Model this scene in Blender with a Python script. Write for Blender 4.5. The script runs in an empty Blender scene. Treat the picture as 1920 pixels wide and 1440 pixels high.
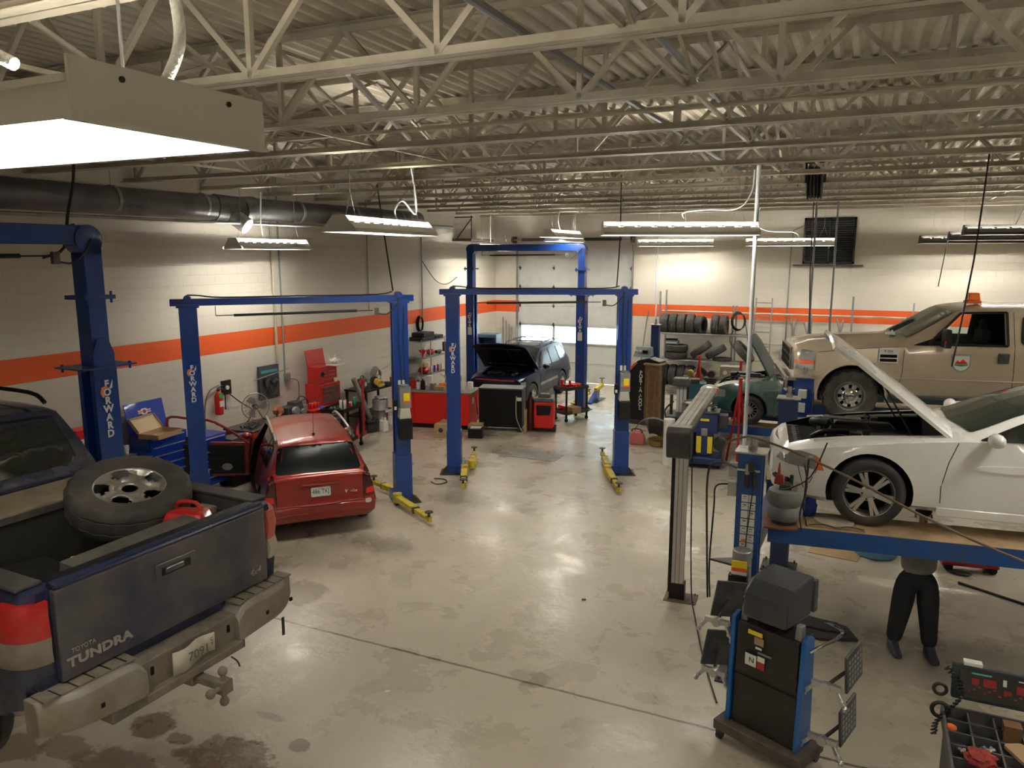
import bpy, bmesh, math, random
from mathutils import Vector, Matrix
from mathutils.bvhtree import BVHTree
PI = math.pi
R = math.radians
random.seed(7)
sc = bpy.context.scene
col = sc.collection
# ---------------------------------------------------------------- camera, world, exposure
cam = bpy.data.cameras.new('camera'); cam.lens = 26.72; cam.sensor_width = 36; cam.clip_end = 200
camo = bpy.data.objects.new('camera', cam); col.objects.link(camo)
camo.location = (0, 0, 4.485); camo.rotation_euler = (R(90 - 9.69), 0, R(24.79)); sc.camera = camo
sc.view_settings.view_transform = 'Standard'; sc.view_settings.look = 'None'
sc.view_settings.gamma = 1; sc.view_settings.use_curve_mapping = False
sc.view_settings.exposure = 1.12
LAMP = 60.0       # emission of the fluorescent tubes
w = bpy.data.worlds.new('overcast_sky'); sc.world = w; w.use_nodes = True
w.node_tree.nodes['Background'].inputs[0].default_value = (0.80, 0.90, 1.0, 1)
w.node_tree.nodes['Background'].inputs[1].default_value = 4.0
def portal(x, y, z, sx, sz):
    l = bpy.data.lights.new('window_portal', 'AREA'); l.shape = 'RECTANGLE'; l.size = sx; l.size_y = sz
    l.cycles.is_portal = True
    o = bpy.data.objects.new('window_portal', l); col.objects.link(o); o.location = (x, y, z); o.rotation_euler = (R(-90), 0, 0)
portal(-9.0, 25.12, 2.05, 3.6, .62)
sc.cycles.max_bounces = 6; sc.cycles.diffuse_bounces = 4; sc.cycles.glossy_bounces = 3
sc.cycles.transmission_bounces = 4; sc.cycles.caustics_reflective = False; sc.cycles.caustics_refractive = False
sc.cycles.use_adaptive_sampling = True; sc.cycles.adaptive_threshold = 0.02
sc.cycles.use_denoising = True; sc.cycles.sample_clamp_indirect = 6.0

# ---------------------------------------------------------------- materials
MATS = {}
def nodes(name):
    m = bpy.data.materials.new(name); m.use_nodes = True
    nt = m.node_tree; b = nt.nodes['Principled BSDF']
    return m, nt, b
def N(nt, t, **k):
    n = nt.nodes.new(t)
    for a, v in k.items():
        if a.startswith('i_'):
            key = a[2:]; key = int(key) if key.isdigit() else key
            n.inputs[key].default_value = v
        else: setattr(n, a, v)
    return n
def L(nt, a, b): nt.links.new(a, b)
def mth(nt, op, a, b=None, c=None, clamp=False):
    n = nt.nodes.new('ShaderNodeMath'); n.operation = op; n.use_clamp = clamp
    for i, v in enumerate((a, b, c)):
        if v is None: continue
        if isinstance(v, (int, float)): n.inputs[i].default_value = v
        else: nt.links.new(v, n.inputs[i])
    return n.outputs[0]
def mix(nt, f, a, b):
    n = nt.nodes.new('ShaderNodeMix'); n.data_type = 'RGBA'
    for s, v in ((n.inputs[0], f), (n.inputs[6], a), (n.inputs[7], b)):
        if isinstance(v, (int, float)): s.default_value = v
        elif isinstance(v, tuple): s.default_value = (*v[:3], 1)
        else: nt.links.new(v, s)
    return n.outputs[2]
def M(name, c, rough=.5, metal=0., coat=0., dirt=None, dscale=3., damt=.5, bump=0., bscale=40., spec=.5, emit=0, alpha=None, trans=0, dlow=.45, dhigh=.7):
    if name in MATS: return MATS[name]
    m, nt, b = nodes(name)
    b.inputs['Base Color'].default_value = (*c, 1); b.inputs['Roughness'].default_value = rough
    b.inputs['Metallic'].default_value = metal; b.inputs['Coat Weight'].default_value = coat; b.inputs['Coat Roughness'].default_value = .04
    b.inputs['Specular IOR Level'].default_value = spec
    if trans: b.inputs['Transmission Weight'].default_value = trans; b.inputs['IOR'].default_value = 1.1
    if emit: b.inputs['Emission Color'].default_value = (*c, 1); b.inputs['Emission Strength'].default_value = emit
    if dirt or bump:
        tc = N(nt, 'ShaderNodeTexCoord')
    if dirt:
        no = N(nt, 'ShaderNodeTexNoise', i_Scale=dscale, i_Detail=6., i_Roughness=.62); L(nt, tc.outputs['Object'], no.inputs['Vector'])
        rg = N(nt, 'ShaderNodeMapRange', i_1=dlow, i_2=dhigh); L(nt, no.outputs['Fac'], rg.inputs[0])
        f = mth(nt, 'MULTIPLY', rg.outputs[0], damt)
        L(nt, mix(nt, f, c, dirt), b.inputs['Base Color'])
        L(nt, mth(nt, 'MULTIPLY_ADD', f, .6 - rough * .5, rough), b.inputs['Roughness'])
        if coat: L(nt, mth(nt, 'MULTIPLY_ADD', f, -coat, coat), b.inputs['Coat Weight'])
    if bump:
        n2 = N(nt, 'ShaderNodeTexNoise', i_Scale=bscale, i_Detail=3.); L(nt, tc.outputs['Object'], n2.inputs['Vector'])
        bp = N(nt, 'ShaderNodeBump', i_Strength=bump, i_Distance=.01); L(nt, n2.outputs['Fac'], bp.inputs['Height']); L(nt, bp.outputs[0], b.inputs['Normal'])
    MATS[name] = m
    return m
DUST = (.30, .25, .18)
m_beam = M('cream_beam_paint', (.50, .46, .37), .5, dirt=(.24, .19, .13), dscale=1.6, damt=.65)
m_blue = M('lift_blue_paint', (.002, .036, .22), .34, coat=.3, dirt=(.02, .035, .10), dscale=2.5, damt=.35)
m_blue2 = M('dusty_blue_paint', (.006, .065, .26), .42, dirt=(.04, .055, .09), dscale=3., damt=.5)
m_navy = M('dark_blue_paint', (.006, .02, .10), .4, coat=.2)
m_yel = M('lift_yellow_paint', (.62, .48, .03), .45, dirt=(.10, .08, .04), dscale=9., damt=.7)
m_yellab = M('yellow_label', (.85, .65, .02), .5)
m_orl = M('orange_label', (.8, .14, .02), .5)
m_white = M('white_plastic', (.78, .77, .74), .45)
m_lamp = M('lamp_enamel', (.72, .72, .68), .35)
m_wlab = M('white_label', (.75, .76, .72), .6)
m_blk = M('black_plastic', (.009, .009, .010), .42, spec=.28)
m_blkg = M('gloss_black', (.008, .008, .010), .15, coat=.5)
m_dgr = M('dark_grey_plastic', (.045, .047, .052), .45, dirt=DUST, dscale=4, damt=.25)
m_rub = M('rubber', (.022, .021, .021), .75, dirt=(.12, .10, .08), dscale=5., damt=.45, bump=.3, bscale=60)
m_rubd = M('dusty_rubber', (.030, .028, .027), .8, dirt=(.16, .135, .10), dscale=3., damt=.55, bump=.4, bscale=60)
m_steel = M('bare_steel', (.42, .41, .39), .38, metal=.9, dirt=(.15, .12, .09), dscale=8, damt=.5)
m_galv = M('galvanised_steel', (.34, .35, .35), .42, metal=.75, dirt=(.20, .20, .19), dscale=2.5, damt=.6)
m_alu = M('brushed_aluminium', (.60, .60, .59), .36, metal=.85)
m_chr = M('chrome', (.75, .76, .78), .10, metal=1.)
m_alloy = M('alloy_wheel', (.55, .54, .52), .30, metal=.8, dirt=(.20, .16, .12), dscale=6, damt=.35)
m_drk = M('dark_metal', (.05, .048, .045), .5, metal=.5, dirt=(.10, .08, .06), dscale=7, damt=.5)
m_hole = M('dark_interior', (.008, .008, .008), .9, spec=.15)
m_red = M('red_paint', (.42, .012, .010), .38, coat=.3, dirt=(.16, .03, .02), dscale=4, damt=.3)
m_redb = M('bright_red_panel', (.62, .012, .008), .45)
m_tool = M('royal_blue_paint', (.006, .035, .32), .3, coat=.4)
m_wood = M('worn_wood', (.40, .27, .14), .7, dirt=(.12, .08, .05), dscale=6, damt=.6)
m_card = M('cardboard', (.42, .28, .15), .85, dirt=(.30, .20, .11), dscale=5, damt=.5)
m_gdark = M('dark_privacy_glass', (.006, .008, .009), .22, spec=.14)
m_glass = M('tinted_glass', (.010, .014, .013), .05, spec=.8)
m_gl2 = M('clear_glass', (.75, .85, .82), .02, trans=1., spec=.5)
m_pipew = M('white_painted_pipe', (.66, .67, .68), .4)
m_pipeg = M('grey_pipe', (.26, .28, .30), .45, metal=.4)
m_cable = M('black_cable', (.015, .014, .013), .55)
m_rag = M('red_rag', (.30, .04, .03), .9)
m_grn = M('green_plastic', (.02, .30, .10), .5)
m_org = M('orange_plastic', (.85, .16, .02), .45)
m_bronze = M('brown_core', (.16, .085, .04), .7, dirt=(.28, .2, .12), dscale=12, damt=.5)
m_runway = M('dusty_runway', (.36, .25, .14), .75, dirt=(.13, .085, .05), dscale=3.5, damt=.8)
m_tube = M('fluorescent_tube', (1., .94, .82), .5, emit=LAMP)

# ---------------------------------------------------------------- mesh builder
class MB:
    def __init__(s): s.b = bmesh.new(); s.T = Matrix(); s.mi = 0; s.mats = []
    def at(s, x=0, y=0, z=0, rx=0, ry=0, rz=0):
        s.T = Matrix.Translation((x, y, z)) @ Matrix.Rotation(rz, 4, 'Z') @ Matrix.Rotation(ry, 4, 'Y') @ Matrix.Rotation(rx, 4, 'X'); return s
    def mat(s, m):
        if m not in s.mats: s.mats.append(m)
        s.mi = s.mats.index(m); return s
    def vs(s, pts): return [s.b.verts.new(s.T @ Vector(p)) for p in pts]
    def f(s, v):
        try: fc = s.b.faces.new(v); fc.material_index = s.mi; return fc
        except ValueError: return None
    def box(s, x, y, z, sx, sy, sz, tx=1., ty=1.):
        # centre of the base at x,y,z ; tx,ty taper the top
        a, c = sx / 2, sy / 2
        v = s.vs([(x - a, y - c, z), (x + a, y - c, z), (x + a, y + c, z), (x - a, y + c, z),
                  (x - a * tx, y - c * ty, z + sz), (x + a * tx, y - c * ty, z + sz), (x + a * tx, y + c * ty, z + sz), (x - a * tx, y + c * ty, z + sz)])
        for q in ((3, 2, 1, 0), (4, 5, 6, 7), (0, 1, 5, 4), (1, 2, 6, 5), (2, 3, 7, 6), (3, 0, 4, 7)): s.f([v[i] for i in q])
        return s
    def ring(s, c, u, w_, r, n, ph=0): return s.vs([Vector(c) + (Vector(u) * math.cos(2 * PI * i / n + ph) + Vector(w_) * math.sin(2 * PI * i / n + ph)) * r for i in range(n)])
    def rod(s, a, b, r, r2=None, n=10, cap=True, ph=0):
        a = Vector(a); b = Vector(b); d = (b - a).normalized()
        u = d.orthogonal().normalized(); w_ = d.cross(u)
        A = s.ring(a, u, w_, r, n, ph); B = s.ring(b, u, w_, r if r2 is None else r2, n, ph)
        for i in range(n): s.f([A[i], A[(i + 1) % n], B[(i + 1) % n], B[i]])
        if cap: s.f(A[::-1]); s.f(B)
        return s
    def bar(s, a, b, w_, h, up=(0, 0, 1)):
        a = Vector(a); b = Vector(b); d = (b - a).normalized(); up = Vector(up)
        sd = d.cross(up)
        if sd.length < 1e-4: sd = d.orthogonal()
        sd.normalize(); u = sd.cross(d)
        v = s.vs([p + sd * i * w_ / 2 + u * j * h / 2 for p in (a, b) for i, j in ((-1, -1), (1, -1), (1, 1), (-1, 1))])
        for q in ((3, 2, 1, 0), (4, 5, 6, 7), (0, 1, 5, 4), (1, 2, 6, 5), (2, 3, 7, 6), (3, 0, 4, 7)): s.f([v[i] for i in q])
        return s
    def tube(s, pts, r, n=8, closed=False, smooth=4):
        P = [Vector(p) for p in pts]
        if smooth > 1 and len(P) > 2:
            Q = []
            m = len(P); rng = range(m) if closed else range(m - 1)
            for i in rng:
                p0 = P[i - 1] if (i or closed) else P[0]; p1 = P[i]; p2 = P[(i + 1) % m]; p3 = P[(i + 2) % m] if (closed or i + 2 < m) else P[-1]
                for k in range(smooth):
                    t = k / smooth
                    Q.append(.5 * ((2 * p1) + (-p0 + p2) * t + (2 * p0 - 5 * p1 + 4 * p2 - p3) * t * t + (-p0 + 3 * p1 - 3 * p2 + p3) * t ** 3))
            if not closed: Q.append(P[-1])
            P = Q
        rings = []; m = len(P); u = None
        for i in range(m):
            d = (P[(i + 1) % m] - P[i - 1]) if (closed or 0 < i < m - 1) else (P[1] - P[0] if i == 0 else P[-1] - P[-2])
            if d.length < 1e-6: d = Vector((0, 0, 1))
            d.normalize()
            u = d.orthogonal().normalized() if u is None else (u - d * u.dot(d)).normalized()
            rings.append(s.ring(P[i], u, d.cross(u), r, n))
        for i in range(m if closed else m - 1):
            A = rings[i]; B = rings[(i + 1) % m]
            for j in range(n): s.f([A[j], A[(j + 1) % n], B[(j + 1) % n], B[j]])
        if not closed: s.f(rings[0][::-1]); s.f(rings[-1])
        return s
    def lathe(s, prof, n=24, ax='Z', cap=True, rmod=None):
        # prof: (radius, height) list round an axis
        rings = []
        for k, (r, h) in enumerate(prof):
            pts = []
            for i in range(n):
                a = 2 * PI * i / n; rr = r if rmod is None else rmod(r, k, i)
                p = (rr * math.cos(a), rr * math.sin(a), h)
                if ax == 'Y': p = (p[0], p[2], p[1])
                elif ax == 'X': p = (p[2], p[0], p[1])
                pts.append(p)
            rings.append(s.vs(pts))
        for A, B in zip(rings, rings[1:]):
            for j in range(n): s.f([A[j], A[(j + 1) % n], B[(j + 1) % n], B[j]])
        if cap: s.f(rings[0][::-1]); s.f(rings[-1])
        return s
    def prism(s, poly, lo, hi, ax='Y'):
        # poly in the two other axes
        def p3(p, h): return (p[0], h, p[1]) if ax == 'Y' else ((h, p[0], p[1]) if ax == 'X' else (p[0], p[1], h))
        A = s.vs([p3(p, lo) for p in poly]); B = s.vs([p3(p, hi) for p in poly]); n = len(poly)
        for i in range(n): s.f([A[i], A[(i + 1) % n], B[(i + 1) % n], B[i]])
        s.f(A[::-1]); s.f(B); return s
    def quad(s, *p): s.f(s.vs(p)); return s
    def blob(s, x, y, z, sx, sy, sz, n=2, jit=0.):
        r = bmesh.ops.create_icosphere(s.b, subdivisions=n, radius=1)
        for v in r['verts']:
            k = 1 + random.uniform(-jit, jit)
            v.co = s.T @ Vector((x + v.co.x * sx * k, y + v.co.y * sy * k, z + v.co.z * sz * k))
            for fc in v.link_faces: fc.material_index = s.mi
        return s
    def build(s, name, mat=None, parent=None, smooth=False, bevel=0., sub=0, ang=40, loc=None, rot=None):
        if mat is not None and not s.mats: s.mats = [mat]
        bmesh.ops.recalc_face_normals(s.b, faces=s.b.faces)
        me = bpy.data.meshes.new(name); s.b.to_mesh(me); s.b.free()
        for m in s.mats: me.materials.append(m)
        if smooth:
            me.polygons.foreach_set('use_smooth', [True] * len(me.polygons))
            me.set_sharp_from_angle(angle=R(ang))
        o = bpy.data.objects.new(name, me); col.objects.link(o)
        if parent: o.parent = parent
        if loc: o.location = loc
        if rot: o.rotation_euler = rot
        if bevel:
            md = o.modifiers.new('bevel', 'BEVEL'); md.width = bevel; md.segments = 2; md.limit_method = 'ANGLE'; md.angle_limit = R(35)
        if sub:
            md = o.modifiers.new('sub', 'SUBSURF'); md.levels = sub; md.render_levels = sub
        return o
def tag(o, label=None, cat=None, group=None, kind=None):
    if label: o['label'] = label
    if cat: o['category'] = cat
    if group: o['group'] = group
    if kind: o['kind'] = kind
    return o
def thing(name, label, cat, loc=(0, 0, 0), rz=0., group=None, rot=None):
    o = bpy.data.objects.new(name, None); col.objects.link(o); o.location = loc; o.empty_display_size = .1
    o.rotation_euler = rot if rot else (0, 0, rz)
    return tag(o, label, cat, group)
def st(o): o['kind'] = 'structure'; return o
def copy_tree(o, parent=None):
    c = o.copy(); col.objects.link(c)
    if parent is not None: c.parent = parent
    for ch in list(o.children): copy_tree(ch, c)
    return c
def freeze(o):
    dg = bpy.context.evaluated_depsgraph_get(); dg.update()
    me = bpy.data.meshes.new_from_object(o.evaluated_get(dg), depsgraph=dg)
    o.modifiers.clear(); o.data = me; return o
def text_mesh(txt, size, depth=.002, align='CENTER', offset=0., spacing=1., shear=0.):
    cu = bpy.data.curves.new('txt', 'FONT'); cu.body = txt; cu.size = size; cu.extrude = depth; cu.align_x = align; cu.align_y = 'CENTER'
    cu.offset = offset; cu.space_character = spacing; cu.shear = shear; cu.resolution_u = 3
    o = bpy.data.objects.new('txt', cu); col.objects.link(o)
    dg = bpy.context.evaluated_depsgraph_get(); dg.update()
    me = bpy.data.meshes.new_from_object(o.evaluated_get(dg), depsgraph=dg)
    bpy.data.objects.remove(o); bpy.data.curves.remove(cu); return me
def text(name, txt, size, mat, parent, loc, face, up=(0, 0, 1), **k):
    # text in a plane whose outward normal is face
    me = text_mesh(txt, size, **k); me.materials.clear(); me.materials.append(mat)
    o = bpy.data.objects.new(name, me); col.objects.link(o)
    z = Vector(face).normalized(); y = Vector(up); y = (y - z * y.dot(z)).normalized(); x = y.cross(z)
    m = Matrix((x, y, z)).transposed().to_4x4(); m.translation = loc
    if parent: o.parent = parent
    o.matrix_local = m; return o
def stack_text(name, letters, size, mat, parent, loc, face, step, sx=1., **k):
    # letters one below another, joined in one mesh
    z = Vector(face).normalized(); y = Vector((0, 0, 1)); x = y.cross(z)
    rot = Matrix((x * sx, y, z)).transposed().to_4x4(); bm = bmesh.new()
    for i, ch in enumerate(letters):
        if ch == ' ': continue
        me = text_mesh(ch, size, **k); t = rot.copy(); t.translation = Vector(loc) - y * step * i
        me.transform(t); bm.from_mesh(me); bpy.data.meshes.remove(me)
    me = bpy.data.meshes.new(name); bm.to_mesh(me); bm.free(); me.materials.append(mat)
    o = bpy.data.objects.new(name, me); col.objects.link(o)
    if parent: o.parent = parent
    return o
# ================================================================ THE BUILDING
XL, YB, H = -12.2, 25.0, 6.72
XR, YF = 13.0, -4.0
def floor_mat():
    m, nt, b = nodes('stained_concrete')
    g = N(nt, 'ShaderNodeNewGeometry'); P = g.outputs['Position']
    sx = N(nt, 'ShaderNodeSeparateXYZ'); L(nt, P, sx.inputs[0]); X, Y = sx.outputs[0], sx.outputs[1]
    def noise(s, d=5., r=.6): n = N(nt, 'ShaderNodeTexNoise', i_Scale=s, i_Detail=d, i_Roughness=r); L(nt, P, n.inputs['Vector']); return n
    n1 = noise(.55); n2 = noise(3.2, 8., .7); n3 = noise(14., 5.); n4 = noise(1.3, 6., .65)
    def rng(v, a, c): r = N(nt, 'ShaderNodeMapRange', i_1=a, i_2=c); L(nt, v, r.inputs[0]); return r.outputs[0]
    c = mix(nt, rng(n1.outputs['Fac'], .35, .7), (.52, .475, .39), (.44, .39, .305))
    c = mix(nt, mth(nt, 'MULTIPLY', rng(n2.outputs['Fac'], .52, .80), .13), c, (.26, .21, .145))
    c = mix(nt, mth(nt, 'MULTIPLY', rng(n3.outputs['Fac'], .60, .75), .35), c, (.52, .50, .44))
    # worn oil and water stains, each with a ragged outline: x, y, rx, ry, strength, colour, raggedness
    wob = mth(nt, 'SUBTRACT', n2.outputs['Fac'], .5); wob4 = mth(nt, 'SUBTRACT', n4.outputs['Fac'], .5)
    OIL = (.075, .060, .045); MUD = (.14, .095, .055); TAN = (.27, .215, .145)
    S = [(-7.05, 15.4, 1.25, .70, .80, OIL, 1.3), (-6.1, 15.5, .9, .45, .55, OIL, 1.5), (-6.6, 11.95, .95, .45, .80, OIL, 1.5), (-5.9, 12.1, 1.1, .5, .55, OIL, 1.6), (-4.73, 13.1, .4, .22, .7, OIL, 1.6),
         (-5.8, 13.9, 2.2, 2.0, .30, TAN, 1.2), (-7.9, 12.4, 1.0, .8, .35, TAN, 1.4), (-6.65, 7.5, .42, .40, .62, MUD, 1.4), (-7.5, 8.0, .16, .2, .8, OIL, 1.2), (-7.9, 8.6, 1.6, .8, .55, OIL, 1.2), (-7.0, 9.4, 1.0, .35, .7, OIL, 1.2),
         (-5.92, 4.62, .24, .20, .92, MUD, 1.6), (-5.56, 4.56, .16, .10, .8, MUD, 1.6), (-4.85, 4.55, .52, .30, .92, MUD, 1.9), (-5.4, 4.42, .09, .06, .9, MUD, 1.2), (-5.75, 4.05, .5, .22, .65, MUD, 1.9), (-6.4, 4.05, .34, .15, .6, MUD, 1.8), (-6.8, 3.85, .3, .2, .7, MUD, 1.8), (-6.56, 4.74, .20, .08, .75, MUD, 1.4), (-4.45, 4.95, .12, .10, .8, MUD, 1.6), (-5.2, 4.1, .9, .5, .40, MUD, 1.2), (-5.2, 3.4, 1.2, .6, .4, MUD, 1.4),
         (.2, 9.6, 1.7, .55, .75, OIL, 1.2), (.9, 10.6, 2.2, .8, .40, TAN, 1.2), (.5, 8.0, 1.4, .9, .55, TAN, 1.3), (-2.98, 6.92, .24, .16, .40, MUD, 1.6), (-4.2, 18.9, .5, 1.6, .55, OIL, 1.2), (-1.75, 7.05, .16, .12, .35, MUD, 1.6), (-5.3, 18.2, .9, .8, .30, OIL, 1.5), (.2, 6.4, .5, .4, .35, TAN, 1.4), (-5.05, 5.2, .22, .06, .4, MUD, 1.5)]
    wet = None
    for (x, y, rx, ry, s, cc, rag) in S:
        dx = mth(nt, 'MULTIPLY', mth(nt, 'SUBTRACT', X, x), 1 / rx); dy = mth(nt, 'MULTIPLY', mth(nt, 'SUBTRACT', Y, y), 1 / ry)
        d = mth(nt, 'ADD', mth(nt, 'MULTIPLY', dx, dx), mth(nt, 'MULTIPLY', dy, dy))
        d = mth(nt, 'ADD', d, mth(nt, 'MULTIPLY', wob, rag * 2.2)); d = mth(nt, 'ADD', d, mth(nt, 'MULTIPLY', wob4, rag))
        e = .30 if cc == MUD else 1.5
        f = N(nt, 'ShaderNodeMapRange', i_1=1. + e * .2, i_2=1. - e, i_3=0., i_4=s); L(nt, d, f.inputs[0])
        c = mix(nt, f.outputs[0], c, cc)
    for yy, ww in ((6.81, .017), (20.4, .014)):
        a = mth(nt, 'ABSOLUTE', mth(nt, 'SUBTRACT', mth(nt, 'ADD', Y, mth(nt, 'MULTIPLY', wob, .05)), yy))
        f = mth(nt, 'LESS_THAN', a, ww); c = mix(nt, mth(nt, 'MULTIPLY', f, .85), c, (.07, .055, .04))
    L(nt, c, b.inputs['Base Color'])
    L(nt, rng(n4.outputs['Fac'], .3, .75), b.inputs['Roughness'])
    ro = N(nt, 'ShaderNodeMapRange', i_1=.3, i_2=.72, i_3=.17, i_4=.46); L(nt, n4.outputs['Fac'], ro.inputs[0]); L(nt, ro.outputs[0], b.inputs['Roughness'])
    b.inputs['Specular IOR Level'].default_value = .55
    bp = N(nt, 'ShaderNodeBump', i_Strength=.25, i_Distance=.02); n5 = noise(7., 4.); L(nt, n5.outputs['Fac'], bp.inputs['Height']); L(nt, bp.outputs[0], b.inputs['Normal'])
    return m
def wall_mat(name, u, scuff=True):
    # painted concrete block, 8 by 16 inch courses, a two-course orange band; u = index of the horizontal axis
    m, nt, b = nodes(name)
    g = N(nt, 'ShaderNodeNewGeometry'); P = g.outputs['Position']
    s = N(nt, 'ShaderNodeSeparateXYZ'); L(nt, P, s.inputs[0]); U, Z = s.outputs[u], s.outputs[2]
    cb = N(nt, 'ShaderNodeCombineXYZ'); L(nt, U, cb.inputs[0]); L(nt, Z, cb.inputs[1])
    br = N(nt, 'ShaderNodeTexBrick', offset=.5); L(nt, cb.outputs[0], br.inputs['Vector'])
    for k, v in (('Scale', 1.), ('Mortar Size', .006), ('Mortar Smooth', .4), ('Bias', 0.), ('Brick Width', .4064), ('Row Height', .2032)): br.inputs[k].default_value = v
    br.inputs['Color1'].default_value = (1, 1, 1, 1); br.inputs['Color2'].default_value = (.93, .93, .93, 1); br.inputs['Mortar'].default_value = (.70, .70, .70, 1)
    def noise(sc_, d, r=.6, v=None): n = N(nt, 'ShaderNodeTexNoise', i_Scale=sc_, i_Detail=d, i_Roughness=r); L(nt, v or P, n.inputs['Vector']); return n
    n1 = noise(.8, 5.); n2 = noise(3., 9., .75)
    base = mix(nt, n1.outputs['Fac'], (.70, .67, .60), (.62, .58, .50))
    a = mth(nt, 'MULTIPLY', mth(nt, 'GREATER_THAN', Z, 2.438), mth(nt, 'LESS_THAN', Z, 2.845))
    base = mix(nt, a, base, (.72, .105, .018))
    if scuff:
        # forklift and tyre scuffs in the lower courses
        mp = N(nt, 'ShaderNodeMapping'); mp.inputs['Scale'].default_value = (1, .6, 3.2); L(nt, P, mp.inputs[0]); n3 = noise(2.2, 9., .8, mp.outputs[0])
        z1 = N(nt, 'ShaderNodeMapRange', i_1=2.3, i_2=1.3); L(nt, Z, z1.inputs[0])
        r = N(nt, 'ShaderNodeMapRange', i_1=.56, i_2=.72, i_3=0., i_4=.85); L(nt, n3.outputs['Fac'], r.inputs[0])
        base = mix(nt, mth(nt, 'MULTIPLY', z1.outputs[0], r.outputs[0]), base, (.13, .105, .08))
    r2 = N(nt, 'ShaderNodeMapRange', i_1=.62, i_2=.75, i_3=0., i_4=.35); L(nt, n2.outputs['Fac'], r2.inputs[0])
    base = mix(nt, r2.outputs[0], base, (.34, .30, .24))
    mm = N(nt, 'ShaderNodeMix', data_type='RGBA', blend_type='MULTIPLY', i_0=.28); L(nt, base, mm.inputs[6]); L(nt, br.outputs['Color'], mm.inputs[7])
    L(nt, mm.outputs[2], b.inputs['Base Color']); b.inputs['Roughness'].default_value = .62
    bp = N(nt, 'ShaderNodeBump', i_Strength=.5, i_Distance=.006, invert=True); L(nt, br.outputs['Fac'], bp.inputs['Height'])
    b2 = N(nt, 'ShaderNodeBump', i_Strength=.25, i_Distance=.004); n4 = noise(60., 3.); L(nt, n4.outputs['Fac'], b2.inputs['Height']); L(nt, bp.outputs[0], b2.inputs['Normal']); L(nt, b2.outputs[0], b.inputs['Normal'])
    return m
m_floor = floor_mat(); m_wl = wall_mat('painted_block_side', 1); m_wb = wall_mat('painted_block_back', 0)
b = MB(); b.box((XL + XR) / 2, (YF + YB) / 2 + 2, -.3, XR - XL + 1, YB - YF + 6, .3); st(b.build('floor', m_floor))
b = MB(); b.box(XL - .15, (YF + YB) / 2, 0, .3, YB - YF, H + .1); st(b.build('wall_left', m_wl))
b = MB(); b.box(XR + .15, (YF + YB) / 2, 0, .3, YB - YF, H + .1); st(b.build('wall_right', m_wl))
b = MB(); b.box((XL + XR) / 2, YF - .15, 0, XR - XL + .6, .3, H + .1); st(b.build('wall_front', m_wb))
DX0, DX1, DZ = -11.30, -7.13, 4.64
b = MB(); b.box((XL - .3 + DX0) / 2, YB + .15, 0, DX0 - XL + .3, .3, H + .1)
b.box((XR + .3 + DX1) / 2, YB + .15, 0, XR + .3 - DX1, .3, H + .1); b.box((DX0 + DX1) / 2, YB + .15, DZ, DX1 - DX0, .3, H + .1 - DZ)
st(b.build('wall_back', m_wb))
# corrugated roof deck, flutes running front to back
b = MB(); prof = []; x = XL - .2; p = .19
while x < XR + .2: prof += [(x, 6.66), (x + .03, 6.72), (x + .105, 6.72), (x + .135, 6.66)]; x += p
A = b.vs([(q[0], YF - .2, q[1]) for q in prof]); B = b.vs([(q[0], YB + .2, q[1]) for q in prof])
for i in range(len(prof) - 1): b.f([A[i], A[i + 1], B[i + 1], B[i]])
st(b.build('ceiling', M('painted_roof_deck', (.60, .56, .47), .45, dirt=(.28, .20, .12), dscale=.8, damt=.6)))
# overhead door, seven sections with a row of windows
m_door = M('door_panel_white', (.66, .68, .66), .45, dirt=(.40, .37, .30), dscale=2., damt=.3)
def overhead_door():
    d = bpy.data.objects.new('door_1', None); col.objects.link(d); st(d); d.location = ((DX0 + DX1) / 2, YB + .12, 0)
    wv = DX1 - DX0; n = 7; hh = DZ / n
    for i in range(n):
        if i == 2: continue
        m = MB(); m.box(0, 0, .03 + i * hh, wv, .05, hh - .006); m.box(0, .012, .03 + i * hh - .02, wv, .02, hh + .02)
        for k in (-1, 1): m.box(0, -.03, .03 + i * hh + (hh - .012) / 2 + k * (hh / 2 - .03) - .01, wv, .012, .018)
        m.build('door_section', m_door, d)
    z0 = .03 + 2 * hh
    m = MB(); cols = [-wv / 2 + .04, -.75 - .0, .45, wv / 2 - .04]
    m.box(0, 0, z0 - .03, wv, .05, .08); m.box(0, 0, z0 + hh - .06, wv, .05, .05)
    for x_ in cols: m.box(x_, 0, z0, .08, .05, hh - .012)
    m.build('window_frame', m_door, d)
    for a, c in zip(cols, cols[1:]):
        m = MB(); m.box((a + c) / 2, 0, z0 + .04, c - a - .07, .008, hh - .09); m.build('window_pane', m_gl2, d)
    for x_ in cols:
        for i in range(1, n):
            m = MB().mat(m_drk); m.box(x_, -.045, .03 + i * hh - .07, .03, .02, .14); m.box(x_, -.055, .03 + i * hh - .02, .09, .02, .04); m.build('hinge', m_drk, d)
    for x_ in (-wv / 2 - .03, wv / 2 + .03):
        m = MB(); m.box(x_, -.12, 0, .05, .06, 4.6); m.box(x_, -.2, .2, .03, .03, 4.6); m.build('door_track', m_galv, d)
    return d
door = overhead_door()
d2 = thing('torsion_spring_shaft', 'dark torsion spring shaft with drums over the white overhead door', 'door spring', ((DX0 + DX1) / 2, YB - .30, 4.98))
MB().rod((-2.2, 0, 0), (2.2, 0, 0), .022).build('shaft', m_steel, d2)
for a, c in ((-1.8, -.25), (.25, 1.8)): MB().rod((a, 0, 0), (c, 0, 0), .055, n=14).build('spring', m_drk, d2)
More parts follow.
